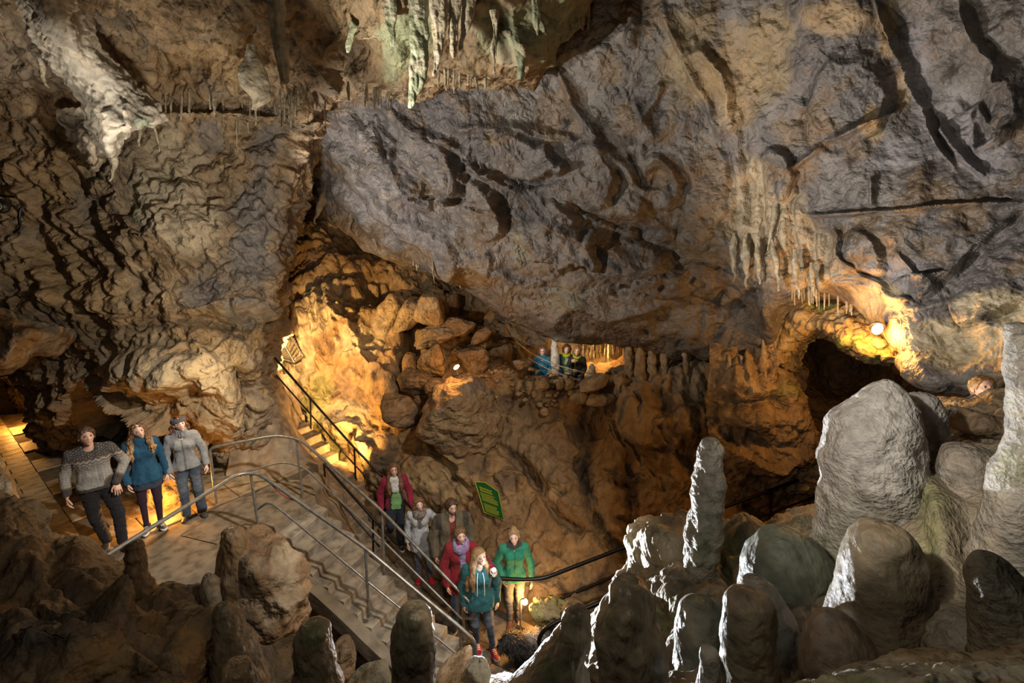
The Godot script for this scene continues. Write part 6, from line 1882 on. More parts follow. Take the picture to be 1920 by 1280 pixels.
	if s.has("band"):
		var n6 := Net.new(J.head - Vector3.ONE * 0.16 * hk, J.head + Vector3.ONE * 0.2 * hk, 0.009)
		n6.cap(hp * (Vector3(0, 0.05, -0.012) * hk), hp * (Vector3(0, 0.045, -0.02) * hk), 0.104 * hk, 0.104 * hk, 0.02)
		n6.cut_plane(hp * (Vector3(0, 0.028, 0.1) * hk), hp.basis * Vector3(0, -1, -0.12).normalized())
		n6.cut_plane(hp * (Vector3(0, 0.086, 0.06) * hk), hp.basis * Vector3(0, 1, 0.35).normalized())
		t.append(["headband", n6.arrays(func(p: Vector3, _n: Vector3) -> Color: return s.band * (1.0 + 0.2 * n_tint.get_noise_3dv(p * 30.0))), M.knit, -1])
	if s.get("glasses", false):
		for e in [-1.0, 1.0]:
			var ring := []
			for i in 17:
				var w := TAU * i / 16.0
				ring.append(hp * (Vector3(e * 0.032 + cos(w) * 0.022, 0.006 + sin(w) * 0.016, 0.100) * hk))
			t.append(["glasses", tube_arrays(ring, 0.0016, 6), M.black, -1])
		t.append(["glasses", tube_arrays([hp * (Vector3(-0.01, 0.008, 0.1) * hk), hp * (Vector3(0.01, 0.008, 0.1) * hk)], 0.0016, 6), M.black, -1])
	return t

# ---------------------------------------------------------------- the visitors
func people_mats() -> void:
	M.skin = mat(Color.WHITE, 0.5)
	M.skin.vertex_color_use_as_albedo = true
	M.skin.subsurf_scatter_enabled = true
	M.skin.subsurf_scatter_strength = 0.08
	M.eye = mat(Color.WHITE, 0.12)
	M.eye.vertex_color_use_as_albedo = true
	M.denim = cloth_mat(Color.WHITE, 14.0, 0.25)
	M.knit = cloth_mat(Color.WHITE, 9.0, 0.22)
	M.leather = mat(Color.WHITE, 0.5)
	M.leather.vertex_color_use_as_albedo = true
	M.white_cloth = mat(Color(0.9, 0.89, 0.86), 0.8)
	M.hair = mat(Color.WHITE, 0.42)
	M.hair.vertex_color_use_as_albedo = true
	M.hair.heightmap_enabled = true
	M.hair.heightmap_texture = M.weave
	M.hair.heightmap_scale = 0.3
	M.hair.uv1_triplanar = true
	M.hair.uv1_scale = Vector3(30, 3, 30)

func print_paint(a: Color, b: Color, f: float, cut := 0.05) -> Callable:
	return func(p: Vector3, _n: Vector3) -> Color:
		var v := n_mid.get_noise_3dv(p * f)
		return a if v > cut else (b if v < -cut else a.lerp(b, 0.5))

func make_people() -> void:
	var V := func(x: float, y: float, z: float) -> Vector3: return Vector3(x, y, z)
	var GL := "visitors on the landing"
	var GC := "visitors on the path below the stairs"
	var GK := "children on the far ledge"
	var white := Color(0.78, 0.78, 0.76)
	# -- the three on the landing
	var wrl := Vector3(0.19, 0.95, 0.13)
	var wrr := Vector3(-0.29, 0.885, 0.04)
	person("young man in grey patterned knit sweater with dark yoke, hand on his thigh", Vector3(-5.49, 1.70, -5.78), 40, 1.77, {
		"fem": 0.0, "bulk": 1.06, "look": V.call(-14, 14, -3), "skin": Color(0.60, 0.38, 0.29), "brow": Color(0.10, 0.06, 0.035),
		"j": {"elL": V.call(0.315, 1.15, -0.03), "wrL": wrl, "elR": V.call(-0.275, 1.13, -0.03), "wrR": wrr, "kneeL": V.call(0.15, 0.50, 0.05), "footL": V.call(0.13, 0.09, 0.06), "kneeR": V.call(-0.08, 0.50, 0.03), "footR": V.call(-0.03, 0.09, -0.10), "shL": V.call(0.185, 1.39, -0.01), "shR": V.call(-0.185, 1.39, -0.01)},
		"handL": V.call(0.05, -0.75, 0.35), "palmL": V.call(-0.2, -0.25, -1), "curlL": 0.25,
		"legs": {"col": Color(0.009, 0.010, 0.014), "w": 1.05, "hem": 1.1},
		"shoes": {"col": Color(0.04, 0.035, 0.03)},
		"wear": [{"name": "sweater", "col": white, "hem": 0.90, "ease": 0.012, "neck": 0.012, "neckw": 0.045, "cell": 0.0085, "folds": 0.010, "paint": func(p: Vector3, _n: Vector3) -> Color:
			var dark := Color(0.055, 0.05, 0.05)
			var grey := Color(0.34, 0.335, 0.325)
			var brown := Color(0.17, 0.095, 0.05)
			var zz := absf(fposmod(p.x * 17.0 + p.z * 6.0, 1.0) - 0.5) * 0.045
			var y := p.y + zz
			var cuff := minf(p.distance_to(wrl), p.distance_to(wrr))
			if p.y < 0.945 and absf(p.x) < 0.19 or cuff < 0.10: return dark
			if cuff < 0.12: return brown
			if y > 1.335:
				var dots := absf(fposmod(p.x * 38.0, 1.0) - 0.5) + absf(fposmod(p.y * 34.0 + 0.5 * floorf(p.x * 38.0), 1.0) - 0.5)
				return Color(0.30, 0.29, 0.28) if dots < 0.24 else dark
			if y > 1.32: return brown
			if y > 1.295: return grey
			if y > 1.28: return dark
			if y > 1.262: return grey
			if y > 1.248: return brown
			var d2 := absf(fposmod(p.x * 32.0, 1.0) - 0.5) + absf(fposmod(p.y * 30.0 + 0.5 * floorf(p.x * 32.0), 1.0) - 0.5)
			return Color(0.13, 0.125, 0.12) if d2 < 0.2 else grey}],
		"hair": {"col": Color(0.085, 0.05, 0.028), "line": 0.045, "thick": -0.004, "top": 0.03, "fringe": 0.014}}, GL)
	person("woman in blue fleece jacket and denim skirt with long reddish blond hair", Vector3(-5.2, 1.70, -6.25), 38, 1.63, {
		"look": V.call(-8, 14, 13), "skin": Color(0.64, 0.43, 0.34), "brow": Color(0.16, 0.09, 0.05),
		"j": {"elR": V.call(-0.25, 1.12, 0.0), "wrR": V.call(-0.23, 0.87, 0.10), "kneeL": V.call(0.08, 0.50, 0.08), "footL": V.call(0.06, 0.09, 0.0)},
		"legs": {"name": "tights", "col": Color(0.035, 0.012, 0.03), "w": 0.82, "hem": 0.85, "folds": false},
		"shoes": {"col": Color(0.04, 0.04, 0.05), "sole": white, "lace": true},
		"wear": [{"name": "skirt", "col": Color(0.035, 0.05, 0.085), "hem": 0.70, "sleeves": false, "ease": -0.006, "flare": 0.012, "mat": M.denim},
			{"name": "jacket", "col": Color(0.012, 0.085, 0.17), "hem": 0.80, "ease": 0.014, "flare": 0.006, "collar": 0.035, "folds": 0.012}],
		"hair": {"col": Color(0.13, 0.065, 0.03), "tip": Color(0.36, 0.22, 0.10), "len": 0.34, "curl": 0.03, "line": 0.03, "locks": [
			[V.call(-0.075, 0.02, -0.01), V.call(-0.11, -0.12, 0.02), V.call(-0.13, -0.27, 0.07), V.call(-0.12, -0.40, 0.10), 0.052], [V.call(-0.06, -0.02, -0.05), V.call(-0.12, -0.18, -0.02), V.call(-0.17, -0.34, 0.04), 0.05],
			[V.call(0.075, 0.02, -0.01), V.call(0.10, -0.12, 0.03), V.call(0.13, -0.25, 0.09), V.call(0.12, -0.33, 0.11), 0.05], [V.call(0, -0.02, -0.08), V.call(0, -0.2, -0.08), V.call(0, -0.3, -0.1), 0.075]]}}, GL)
	person("woman in light grey fleece with a slate headband and curly auburn hair", Vector3(-4.83, 1.70, -6.55), 33, 1.60, {
		"look": V.call(-14, 16, 6), "skin": Color(0.68, 0.45, 0.37), "brow": Color(0.2, 0.1, 0.06), "band": Color(0.075, 0.08, 0.115),
		"j": {"elL": V.call(0.25, 1.10, -0.02), "wrL": V.call(0.265, 0.88, 0.07), "elR": V.call(-0.24, 1.10, 0), "wrR": V.call(-0.22, 0.87, 0.08)},
		"legs": {"col": Color(0.055, 0.075, 0.11), "w": 1.12, "hem": 1.25, "worn": 0.2},
		"shoes": {"col": Color(0.05, 0.05, 0.05)},
		"wear": [{"name": "jacket", "col": Color(0.27, 0.28, 0.295), "hem": 0.86, "ease": 0.012, "collar": 0.05, "folds": 0.014, "paint": func(p: Vector3, _n: Vector3) -> Color:
			if absf(p.x) < 0.006 and p.z > 0.05: return Color(0.10, 0.105, 0.11)
			var band := 1.13 if absf(p.y - 1.31) < 0.05 else 1.0
			return Color(0.27, 0.28, 0.295) * band * (1.0 + 0.15 * n_tint.get_noise_3dv(p * 8.0))}],
		"hair": {"top": 0.06, "col": Color(0.17, 0.07, 0.03), "len": 0.16, "curl": 0.05, "line": 0.02, "locks": [
			[V.call(-0.08, 0.02, -0.02), V.call(-0.11, -0.07, -0.02), V.call(-0.12, -0.17, 0.01), 0.048], [V.call(0.08, 0.02, -0.02), V.call(0.10, -0.06, -0.02), V.call(0.11, -0.13, 0.0), 0.045], [V.call(0, 0, -0.07), V.call(0, -0.1, -0.09), V.call(0, -0.17, -0.08), 0.08]]}}, GL)
	# -- the six on the path
	person("woman with long brown hair and glasses, crimson jacket open over green top", Vector3(-2.18, 0.0, -8.12), 14, 1.74, {
		"look": V.call(-16, 4, 4), "skin": Color(0.68, 0.45, 0.37), "glasses": true, "brow": Color(0.12, 0.06, 0.04),
		"j": {"elL": V.call(0.255, 1.11, -0.03), "wrL": V.call(0.27, 0.93, 0.16), "elR": V.call(-0.27, 1.12, -0.05), "wrR": V.call(-0.26, 0.87, 0.02), "kneeR": V.call(-0.11, 0.58, 0.16), "footR": V.call(-0.13, 0.30, -0.12), "kneeL": V.call(0.06, 0.50, 0.04), "footL": V.call(0.04, 0.09, 0.02)},
		"curlL": 0.9, "hideR": true,
		"legs": {"col": Color(0.018, 0.026, 0.048), "w": 1.1, "hem": 1.2},
		"shoes": {"col": Color(0.02, 0.02, 0.028), "sole": white, "lace": true},
		"wear": [{"name": "blouse", "col": Color(0.20, 0.42, 0.16), "hem": 0.84, "sleeves": false, "ease": -0.004, "neck": 0.10},
			{"name": "jacket", "col": Color(0.30, 0.012, 0.05), "hem": 0.85, "ease": 0.018, "open": 0.055, "open_low": 0.105, "shift": 0.02, "folds": 0.012, "paint": func(p: Vector3, n: Vector3) -> Color:
				return Color(0.03, 0.03, 0.035) if p.z > 0.06 and absf(p.x - 0.02) < 0.135 and p.y < 1.36 else Color(0.30, 0.012, 0.05) * (1.0 + 0.2 * n_tint.get_noise_3dv(p * 8.0))}],
		"scarf": {"r": 0.034, "wraps": 1, "ends": [[0.03, V.call(0.03, -0.2, 0.125)], [-0.03, V.call(-0.02, -0.19, 0.125)]], "paint": func(_p: Vector3, _n: Vector3) -> Color: return Color(0.72, 0.72, 0.70)},
		"hair": {"col": Color(0.12, 0.06, 0.035), "tip": Color(0.16, 0.085, 0.05), "len": 0.36, "line": 0.035, "locks": [
			[V.call(-0.075, 0.03, 0.0), V.call(-0.09, -0.12, 0.03), V.call(-0.10, -0.28, 0.10), V.call(-0.09, -0.40, 0.13), 0.04], [V.call(0.075, 0.03, 0.0), V.call(0.095, -0.12, 0.03), V.call(0.115, -0.27, 0.09), V.call(0.115, -0.36, 0.11), 0.042], [V.call(0, 0, -0.07), V.call(0, -0.15, -0.09), V.call(0, -0.3, -0.11), 0.075]]}}, GC)
	person("woman in long pale grey-blue cardigan, patterned scarf, light jeans and red ankle boots", Vector3(-1.56, 0.0, -7.26), 10, 1.56, {
		"look": V.call(-14, 10, 10), "skin": Color(0.70, 0.48, 0.40), "brow": Color(0.16, 0.09, 0.05),
		"j": {"elL": V.call(0.33, 1.17, -0.06), "wrL": V.call(0.53, 1.08, -0.03), "elR": V.call(-0.23, 1.10, -0.03), "wrR": V.call(-0.24, 0.85, 0.05), "kneeL": V.call(0.13, 0.50, 0.06), "footL": V.call(0.15, 0.09, 0.05), "kneeR": V.call(-0.06, 0.50, 0.05), "footR": V.call(-0.06, 0.09, 0.0)},
		"legs": {"col": Color(0.16, 0.21, 0.29), "w": 1.0, "hem": 0.95, "worn": 0.5},
		"shoes": {"col": Color(0.42, 0.012, 0.03), "sole": Color(0.3, 0.01, 0.02), "boot": 0.07, "k": 1.05},
		"wear": [{"name": "cardigan", "col": Color(0.47, 0.50, 0.55), "hem": 0.66, "ease": 0.012, "flare": 0.012, "neck": 0.05, "folds": 0.018, "cuff": 0.96}],
		"scarf": {"r": 0.045, "wraps": 2, "ends": [[0.0, V.call(0.01, -0.22, 0.13)]], "paint": print_paint(Color(0.30, 0.25, 0.22), Color(0.10, 0.08, 0.075), 34.0)},
		"hair": {"col": Color(0.15, 0.085, 0.045), "tip": Color(0.2, 0.12, 0.07), "len": 0.1, "line": 0.03, "fringe": 0.028, "locks": [[V.call(-0.08, 0.03, 0.02), V.call(-0.088, -0.05, 0.03), V.call(-0.075, -0.12, 0.035), 0.035], [V.call(0.075, 0.03, -0.01), V.call(0.085, -0.05, -0.01), V.call(0.08, -0.09, 0.0), 0.03], [V.call(0, 0, -0.07), V.call(0, -0.08, -0.06), 0.07]]}}, GC)
	var mp := Ph(846, 937, 1.80)
	person("bearded man with glasses in olive field jacket over maroon sweater", Vector3(mp.x, 0, mp.z), 14, 1.80, {
		"fem": 0.0, "bulk": 1.1, "look": V.call(-10, 16, -2), "skin": Color(0.58, 0.37, 0.28), "glasses": true, "beard": 0.85, "brow": Color(0.055, 0.035, 0.025), "lip": Color(0.4, 0.2, 0.16),
		"j": {"shL": V.call(0.195, 1.39, -0.01), "shR": V.call(-0.195, 1.39, -0.01), "elL": V.call(0.28, 1.12, -0.03), "wrL": V.call(0.27, 0.86, 0.08), "elR": V.call(-0.285, 1.12, -0.03), "wrR": V.call(-0.27, 0.86, 0.06)},
		"legs": {"col": Color(0.03, 0.026, 0.02), "w": 1.1, "hem": 1.2}, "shoes": {"col": Color(0.04, 0.03, 0.02)},
		"wear": [{"name": "shirt", "col": white, "hem": 1.2, "sleeves": false, "ease": -0.012, "collar": 0.055, "paint": func(p: Vector3, _n: Vector3) -> Color: return Color(0.5, 0.5, 0.53) if fposmod(p.x * 45.0, 1.0) < 0.6 and fposmod(p.y * 45.0, 1.0) < 0.6 else Color(0.16, 0.17, 0.24)},
			{"name": "sweater", "col": Color(0.17, 0.03, 0.03), "hem": 0.86, "sleeves": false, "ease": 0.0, "neck": 0.06},
			{"name": "jacket", "col": Color(0.125, 0.105, 0.07), "hem": 0.74, "ease": 0.03, "flare": 0.012, "open": 0.05, "open_low": 0.045, "collar": 0.055, "folds": 0.016, "cuff": 0.97, "paint": func(p: Vector3, _n: Vector3) -> Color:
				return (Color(0.05, 0.042, 0.035) if p.y > 1.27 and absf(p.x) > 0.16 and absf(p.x) < 0.25 and p.z > -0.03 else Color(0.125, 0.105, 0.07)) * (1.0 + 0.2 * n_tint.get_noise_3dv(p * 8.0))}],
		"hair": {"col": Color(0.055, 0.032, 0.02), "line": 0.04, "top": 0.03, "fringe": 0.02, "thick": 0.003}}, GC)
	var cp := Ph(863, 990, 1.70)
	var hold := Basis(Vector3.UP, deg_to_rad(8)).inverse() * (torch_at() - (EYE - torch_at()).normalized() * 0.09 - Vector3(cp.x, 0, cp.z))
	person("woman in long red coat with purple and blue scarf, holding out a bright torch", Vector3(cp.x, 0, cp.z), 8, 1.70, {
		"look": V.call(-14, 14, 4), "skin": Color(0.68, 0.45, 0.37), "brow": Color(0.15, 0.085, 0.05),
		"j": {"elL": (V.call(0.16, 1.385, 0) + hold) * 0.5 + V.call(0.03, -0.07, -0.02), "wrL": hold - V.call(0.03, 0.0, 0.06), "elR": V.call(-0.255, 1.10, 0.0), "wrR": V.call(-0.22, 0.85, 0.10)},
		"handL": V.call(0.25, 0.02, 0.5), "palmL": V.call(-0.3, -0.9, 0.1), "curlL": 1.0,
		"legs": {"col": Color(0.06, 0.10, 0.2), "w": 1.0}, "shoes": {"col": Color(0.03, 0.035, 0.06), "sole": white},
		"wear": [{"name": "blouse", "col": Color(0.22, 0.36, 0.06), "hem": 0.84, "sleeves": false, "ease": -0.002, "neck": 0.04},
			{"name": "coat", "col": Color(0.27, 0.012, 0.025), "hem": 0.68, "ease": 0.02, "flare": 0.015, "open": 0.045, "open_low": 0.05, "shift": 0.02, "collar": 0.04, "folds": 0.014}],
		"scarf": {"r": 0.042, "wraps": 2, "ends": [[0.02, V.call(0.03, -0.36, 0.14)]], "paint": func(p: Vector3, _n: Vector3) -> Color:
			var v := n_low.get_noise_3dv(p * Vector3(9, 7, 9))
			return Color(0.26, 0.16, 0.42).lerp(Color(0.22, 0.36, 0.56), smoothstep(-0.05, 0.15, v)).lerp(Color(0.44, 0.28, 0.5), smoothstep(0.05, 0.25, -v))},
		"hair": {"col": Color(0.13, 0.075, 0.04), "line": 0.045, "bun": V.call(-0.11, -0.02, 0.045)}}, GC)
	person("girl in teal hoodie with long straight blond hair and red white-soled sneakers", Vector3(-0.45, 0.0, -5.78), 8, 1.69, {
		"look": V.call(-14, 26, 6), "skin": Color(0.66, 0.44, 0.36), "brow": Color(0.25, 0.15, 0.08),
		"j": {"elL": V.call(0.24, 1.10, -0.04), "wrL": V.call(0.25, 0.84, -0.02), "elR": V.call(-0.24, 1.11, -0.04), "wrR": V.call(-0.23, 0.86, 0.0), "kneeL": V.call(0.13, 0.50, 0.05), "footL": V.call(0.17, 0.09, 0.05), "kneeR": V.call(-0.07, 0.50, 0.02), "footR": V.call(-0.05, 0.09, -0.07)},
		"legs": {"col": Color(0.025, 0.045, 0.095), "w": 0.95, "hem": 0.8, "worn": 0.25},
		"shoes": {"col": Color(0.22, 0.008, 0.03), "sole": white, "lace": true, "yawL": 18.0, "yawR": 8.0, "k": 1.05},
		"wear": [{"name": "hoodie", "col": Color(0.018, 0.115, 0.135), "hem": 0.79, "ease": 0.022, "flare": 0.012, "neck": 0.035, "neckw": 0.06, "folds": 0.018}],
		"hair": {"col": Color(0.27, 0.175, 0.085), "tip": Color(0.20, 0.12, 0.06), "len": 0.42, "line": 0.045, "locks": [
			[V.call(-0.07, 0.03, 0.0), V.call(-0.10, -0.12, 0.04), V.call(-0.11, -0.3, 0.10), V.call(-0.10, -0.45, 0.12), 0.042], [V.call(-0.06, 0.0, -0.05), V.call(-0.13, -0.2, 0.0), V.call(-0.17, -0.36, 0.06), V.call(-0.18, -0.46, 0.08), 0.038], [V.call(0.06, 0.0, -0.03), V.call(0.10, -0.15, 0.02), V.call(0.12, -0.3, 0.08), 0.034], [V.call(0, 0, -0.07), V.call(0, -0.15, -0.09), V.call(0, -0.34, -0.12), 0.075]]}}, GC)
	person("woman in emerald green jacket and grey jeans with pinned-up blond hair, beside lamp", Vector3(0.03, 0.0, -6.28), 6, 1.64, {
		"look": V.call(-10, -10, 8), "skin": Color(0.70, 0.48, 0.40), "brow": Color(0.25, 0.15, 0.09),
		"j": {"elL": V.call(0.265, 1.10, -0.02), "wrL": V.call(0.275, 0.86, 0.06), "elR": V.call(-0.26, 1.12, -0.04), "wrR": V.call(-0.20, 0.95, 0.08), "kneeL": V.call(0.09, 0.50, 0.03), "footL": V.call(0.08, 0.09, 0.0), "kneeR": V.call(-0.08, 0.50, 0.03), "footR": V.call(-0.06, 0.09, 0.0)},
		"legs": {"col": Color(0.13, 0.145, 0.17), "w": 0.95, "hem": 0.85, "worn": 0.25},
		"shoes": {"col": Color(0.10, 0.04, 0.02), "boot": 0.09},
		"wear": [{"name": "jacket", "col": Color(0.025, 0.26, 0.165), "hem": 0.83, "ease": 0.014, "collar": 0.05, "folds": 0.014, "paint": func(p: Vector3, _n: Vector3) -> Color:
			if p.y > 1.435 and absf(p.x) < 0.12: return Color(0.05, 0.055, 0.07)
			if absf(p.x) < 0.005 and p.z > 0.05 and p.y > 1.0: return Color(0.012, 0.12, 0.08)
			return Color(0.025, 0.26, 0.165) * (1.0 + 0.2 * n_tint.get_noise_3dv(p * 8.0))}],
		"hair": {"col": Color(0.30, 0.20, 0.10), "tip": Color(0.14, 0.085, 0.045), "line": 0.05, "top": 0.045, "bun": V.call(-0.04, 0.10, 0.05), "curl": 0.02}}, GC)
	# -- the three children on the ledge, crouching behind the rope
	var low := func(extra: Dictionary) -> Dictionary:
		var j := {"pelvis": V.call(0, 0.42, -0.05), "waist": V.call(0, 0.57, 0.0), "chest": V.call(0, 0.76, 0.03), "neck": V.call(0, 0.94, 0.03), "head": V.call(0, 1.11, 0.06), "shL": V.call(0.15, 0.89, 0.02), "shR": V.call(-0.15, 0.89, 0.02), "elL": V.call(0.21, 0.66, 0.06), "elR": V.call(-0.21, 0.66, 0.06), "wrL": V.call(0.14, 0.50, 0.26), "wrR": V.call(-0.12, 0.50, 0.26), "hipL": V.call(0.085, 0.40, -0.03), "hipR": V.call(-0.085, 0.40, -0.03), "kneeL": V.call(0.13, 0.46, 0.32), "kneeR": V.call(-0.13, 0.46, 0.32), "footL": V.call(0.12, 0.09, 0.16), "footR": V.call(-0.12, 0.09, 0.16)}
		for n in extra: j[n] = extra[n]
		return j
	var kid := func(px: float, py: float, d: float) -> Vector3: return P(px, py, d) - Vector3(0, 1.235 * 1.5 / 1.7, 0)
	var lime := Color(0.42, 0.50, 0.02)
	person("child with glasses in blue jacket and purple trousers, crouching left of white column", kid.call(1017, 648, 11.0), -4, 1.5, {
		"j": low.call({}), "look": V.call(-6, -2, 2), "glasses": true, "skin": Color(0.66, 0.43, 0.35), "headk": 1.06,
		"legs": {"col": Color(0.10, 0.03, 0.09)}, "shoes": {"col": Color(0.04, 0.04, 0.05)},
		"wear": [{"name": "jacket", "col": Color(0.02, 0.17, 0.32), "hem": 0.38, "ease": 0.012, "collar": 0.05, "folds": 0.014}],
		"hair": {"col": Color(0.13, 0.08, 0.05), "len": 0.08, "line": 0.04, "locks": [[V.call(-0.08, 0.02, -0.01), V.call(-0.09, -0.08, 0.0), 0.035], [V.call(0.08, 0.02, -0.01), V.call(0.09, -0.08, 0.0), 0.035], [V.call(0, 0, -0.07), V.call(0, -0.09, -0.06), 0.07]]}}, GK)
	person("boy in dark teal jacket with lime hood and printed shirt, right of white column", kid.call(1063, 645, 11.1), -8, 1.5, {
		"fem": 0.0, "j": low.call({}), "look": V.call(-6, 6, -4), "skin": Color(0.68, 0.45, 0.36), "headk": 1.06,
		"legs": {"col": Color(0.02, 0.035, 0.07)}, "shoes": {"col": Color(0.04, 0.04, 0.05)},
		"wear": [{"name": "shirt", "col": Color(0.15, 0.4, 0.2), "hem": 0.38, "sleeves": false, "ease": 0.0, "neck": 0.04, "paint": print_paint(Color(0.10, 0.33, 0.12), Color(0.5, 0.55, 0.5), 24.0)},
			{"name": "jacket", "col": Color(0.015, 0.05, 0.08), "hem": 0.36, "ease": 0.014, "open": 0.05, "folds": 0.014, "paint": func(p: Vector3, _n: Vector3) -> Color: return Color(0.10, 0.20, 0.02) if p.z > 0.08 and absf(p.x) < 0.085 else Color(0.015, 0.05, 0.08)}],
		"scarf": {"r": 0.038, "wraps": 1, "paint": func(_p: Vector3, _n: Vector3) -> Color: return lime},
		"hair": {"col": Color(0.12, 0.065, 0.035), "line": 0.025, "fringe": 0.03, "thick": 0.006, "len": 0.05, "locks": [[V.call(-0.08, 0.02, 0.0), V.call(-0.085, -0.05, 0.0), 0.03], [V.call(0.08, 0.02, 0.0), V.call(0.085, -0.05, 0.0), 0.03]]}}, GK)
	person("blond boy in black jacket with lime collar, pointing forward with one arm", kid.call(1083, 648, 10.9), -10, 1.5, {
		"fem": 0.0, "j": low.call({"elR": V.call(-0.20, 0.78, 0.22), "wrR": V.call(-0.09, 0.98, 0.40)}), "handR": V.call(0.05, 0.12, 0.9), "palmR": V.call(0.3, -0.9, 0), "curlR": 0.7, "look": V.call(-4, -4, -2), "skin": Color(0.70, 0.46, 0.36), "headk": 1.06,
		"legs": {"col": Color(0.02, 0.022, 0.03)}, "shoes": {"col": Color(0.04, 0.04, 0.05)},
		"wear": [{"name": "jacket", "col": Color(0.02, 0.02, 0.022), "hem": 0.36, "ease": 0.014, "collar": 0.03, "folds": 0.014, "paint": func(p: Vector3, _n: Vector3) -> Color: return Color(0.05, 0.22, 0.45) if p.x < -0.14 and p.y < 0.72 and p.z > 0.05 else (lime if absf(p.x + 0.06 - (p.y - 0.6) * 0.1) < 0.008 and p.z > 0.06 else Color(0.02, 0.02, 0.022))}],
		"scarf": {"r": 0.03, "wraps": 1, "paint": func(_p: Vector3, _n: Vector3) -> Color: return lime},
		"hair": {"col": Color(0.30, 0.19, 0.09), "line": 0.045, "top": 0.03, "fringe": 0.02}}, GK)
	# -- the boy whose head shows above the right-hand bank
	var bp := P(1848, 705, 4.15)
	person("blond boy seen only from brow to eyes above rocks at the right", Vector3(bp.x, bp.y - 1.40, bp.z), -10, 1.38, {
		"fem": 0.0, "look": V.call(-26, -6, 4), "skin": Color(0.62, 0.36, 0.25), "headk": 1.18, "brow": Color(0.2, 0.1, 0.05),
		"legs": {"col": Color(0.03, 0.04, 0.07)}, "shoes": {"col": Color(0.04, 0.04, 0.05)},
		"wear": [{"name": "jacket", "col": Color(0.03, 0.05, 0.09), "hem": 0.84, "ease": 0.012, "collar": 0.04}],
		"hair": {"col": Color(0.28, 0.15, 0.05), "line": 0.045, "brow_w": 0.074, "thick": -0.009}})
	var made := gather()
	var girl: Node3D = made[7]
	for x in [-0.045, 0.05]:
		put("drawstring", tube([V.call(x * 0.7, 1.40, 0.115), V.call(x, 1.33, 0.158), V.call(x * 1.05, 1.24, 0.175), V.call(x * 1.05, 1.08, 0.170)], 0.0045, 6), M.white_cloth, girl)
	make_dog()

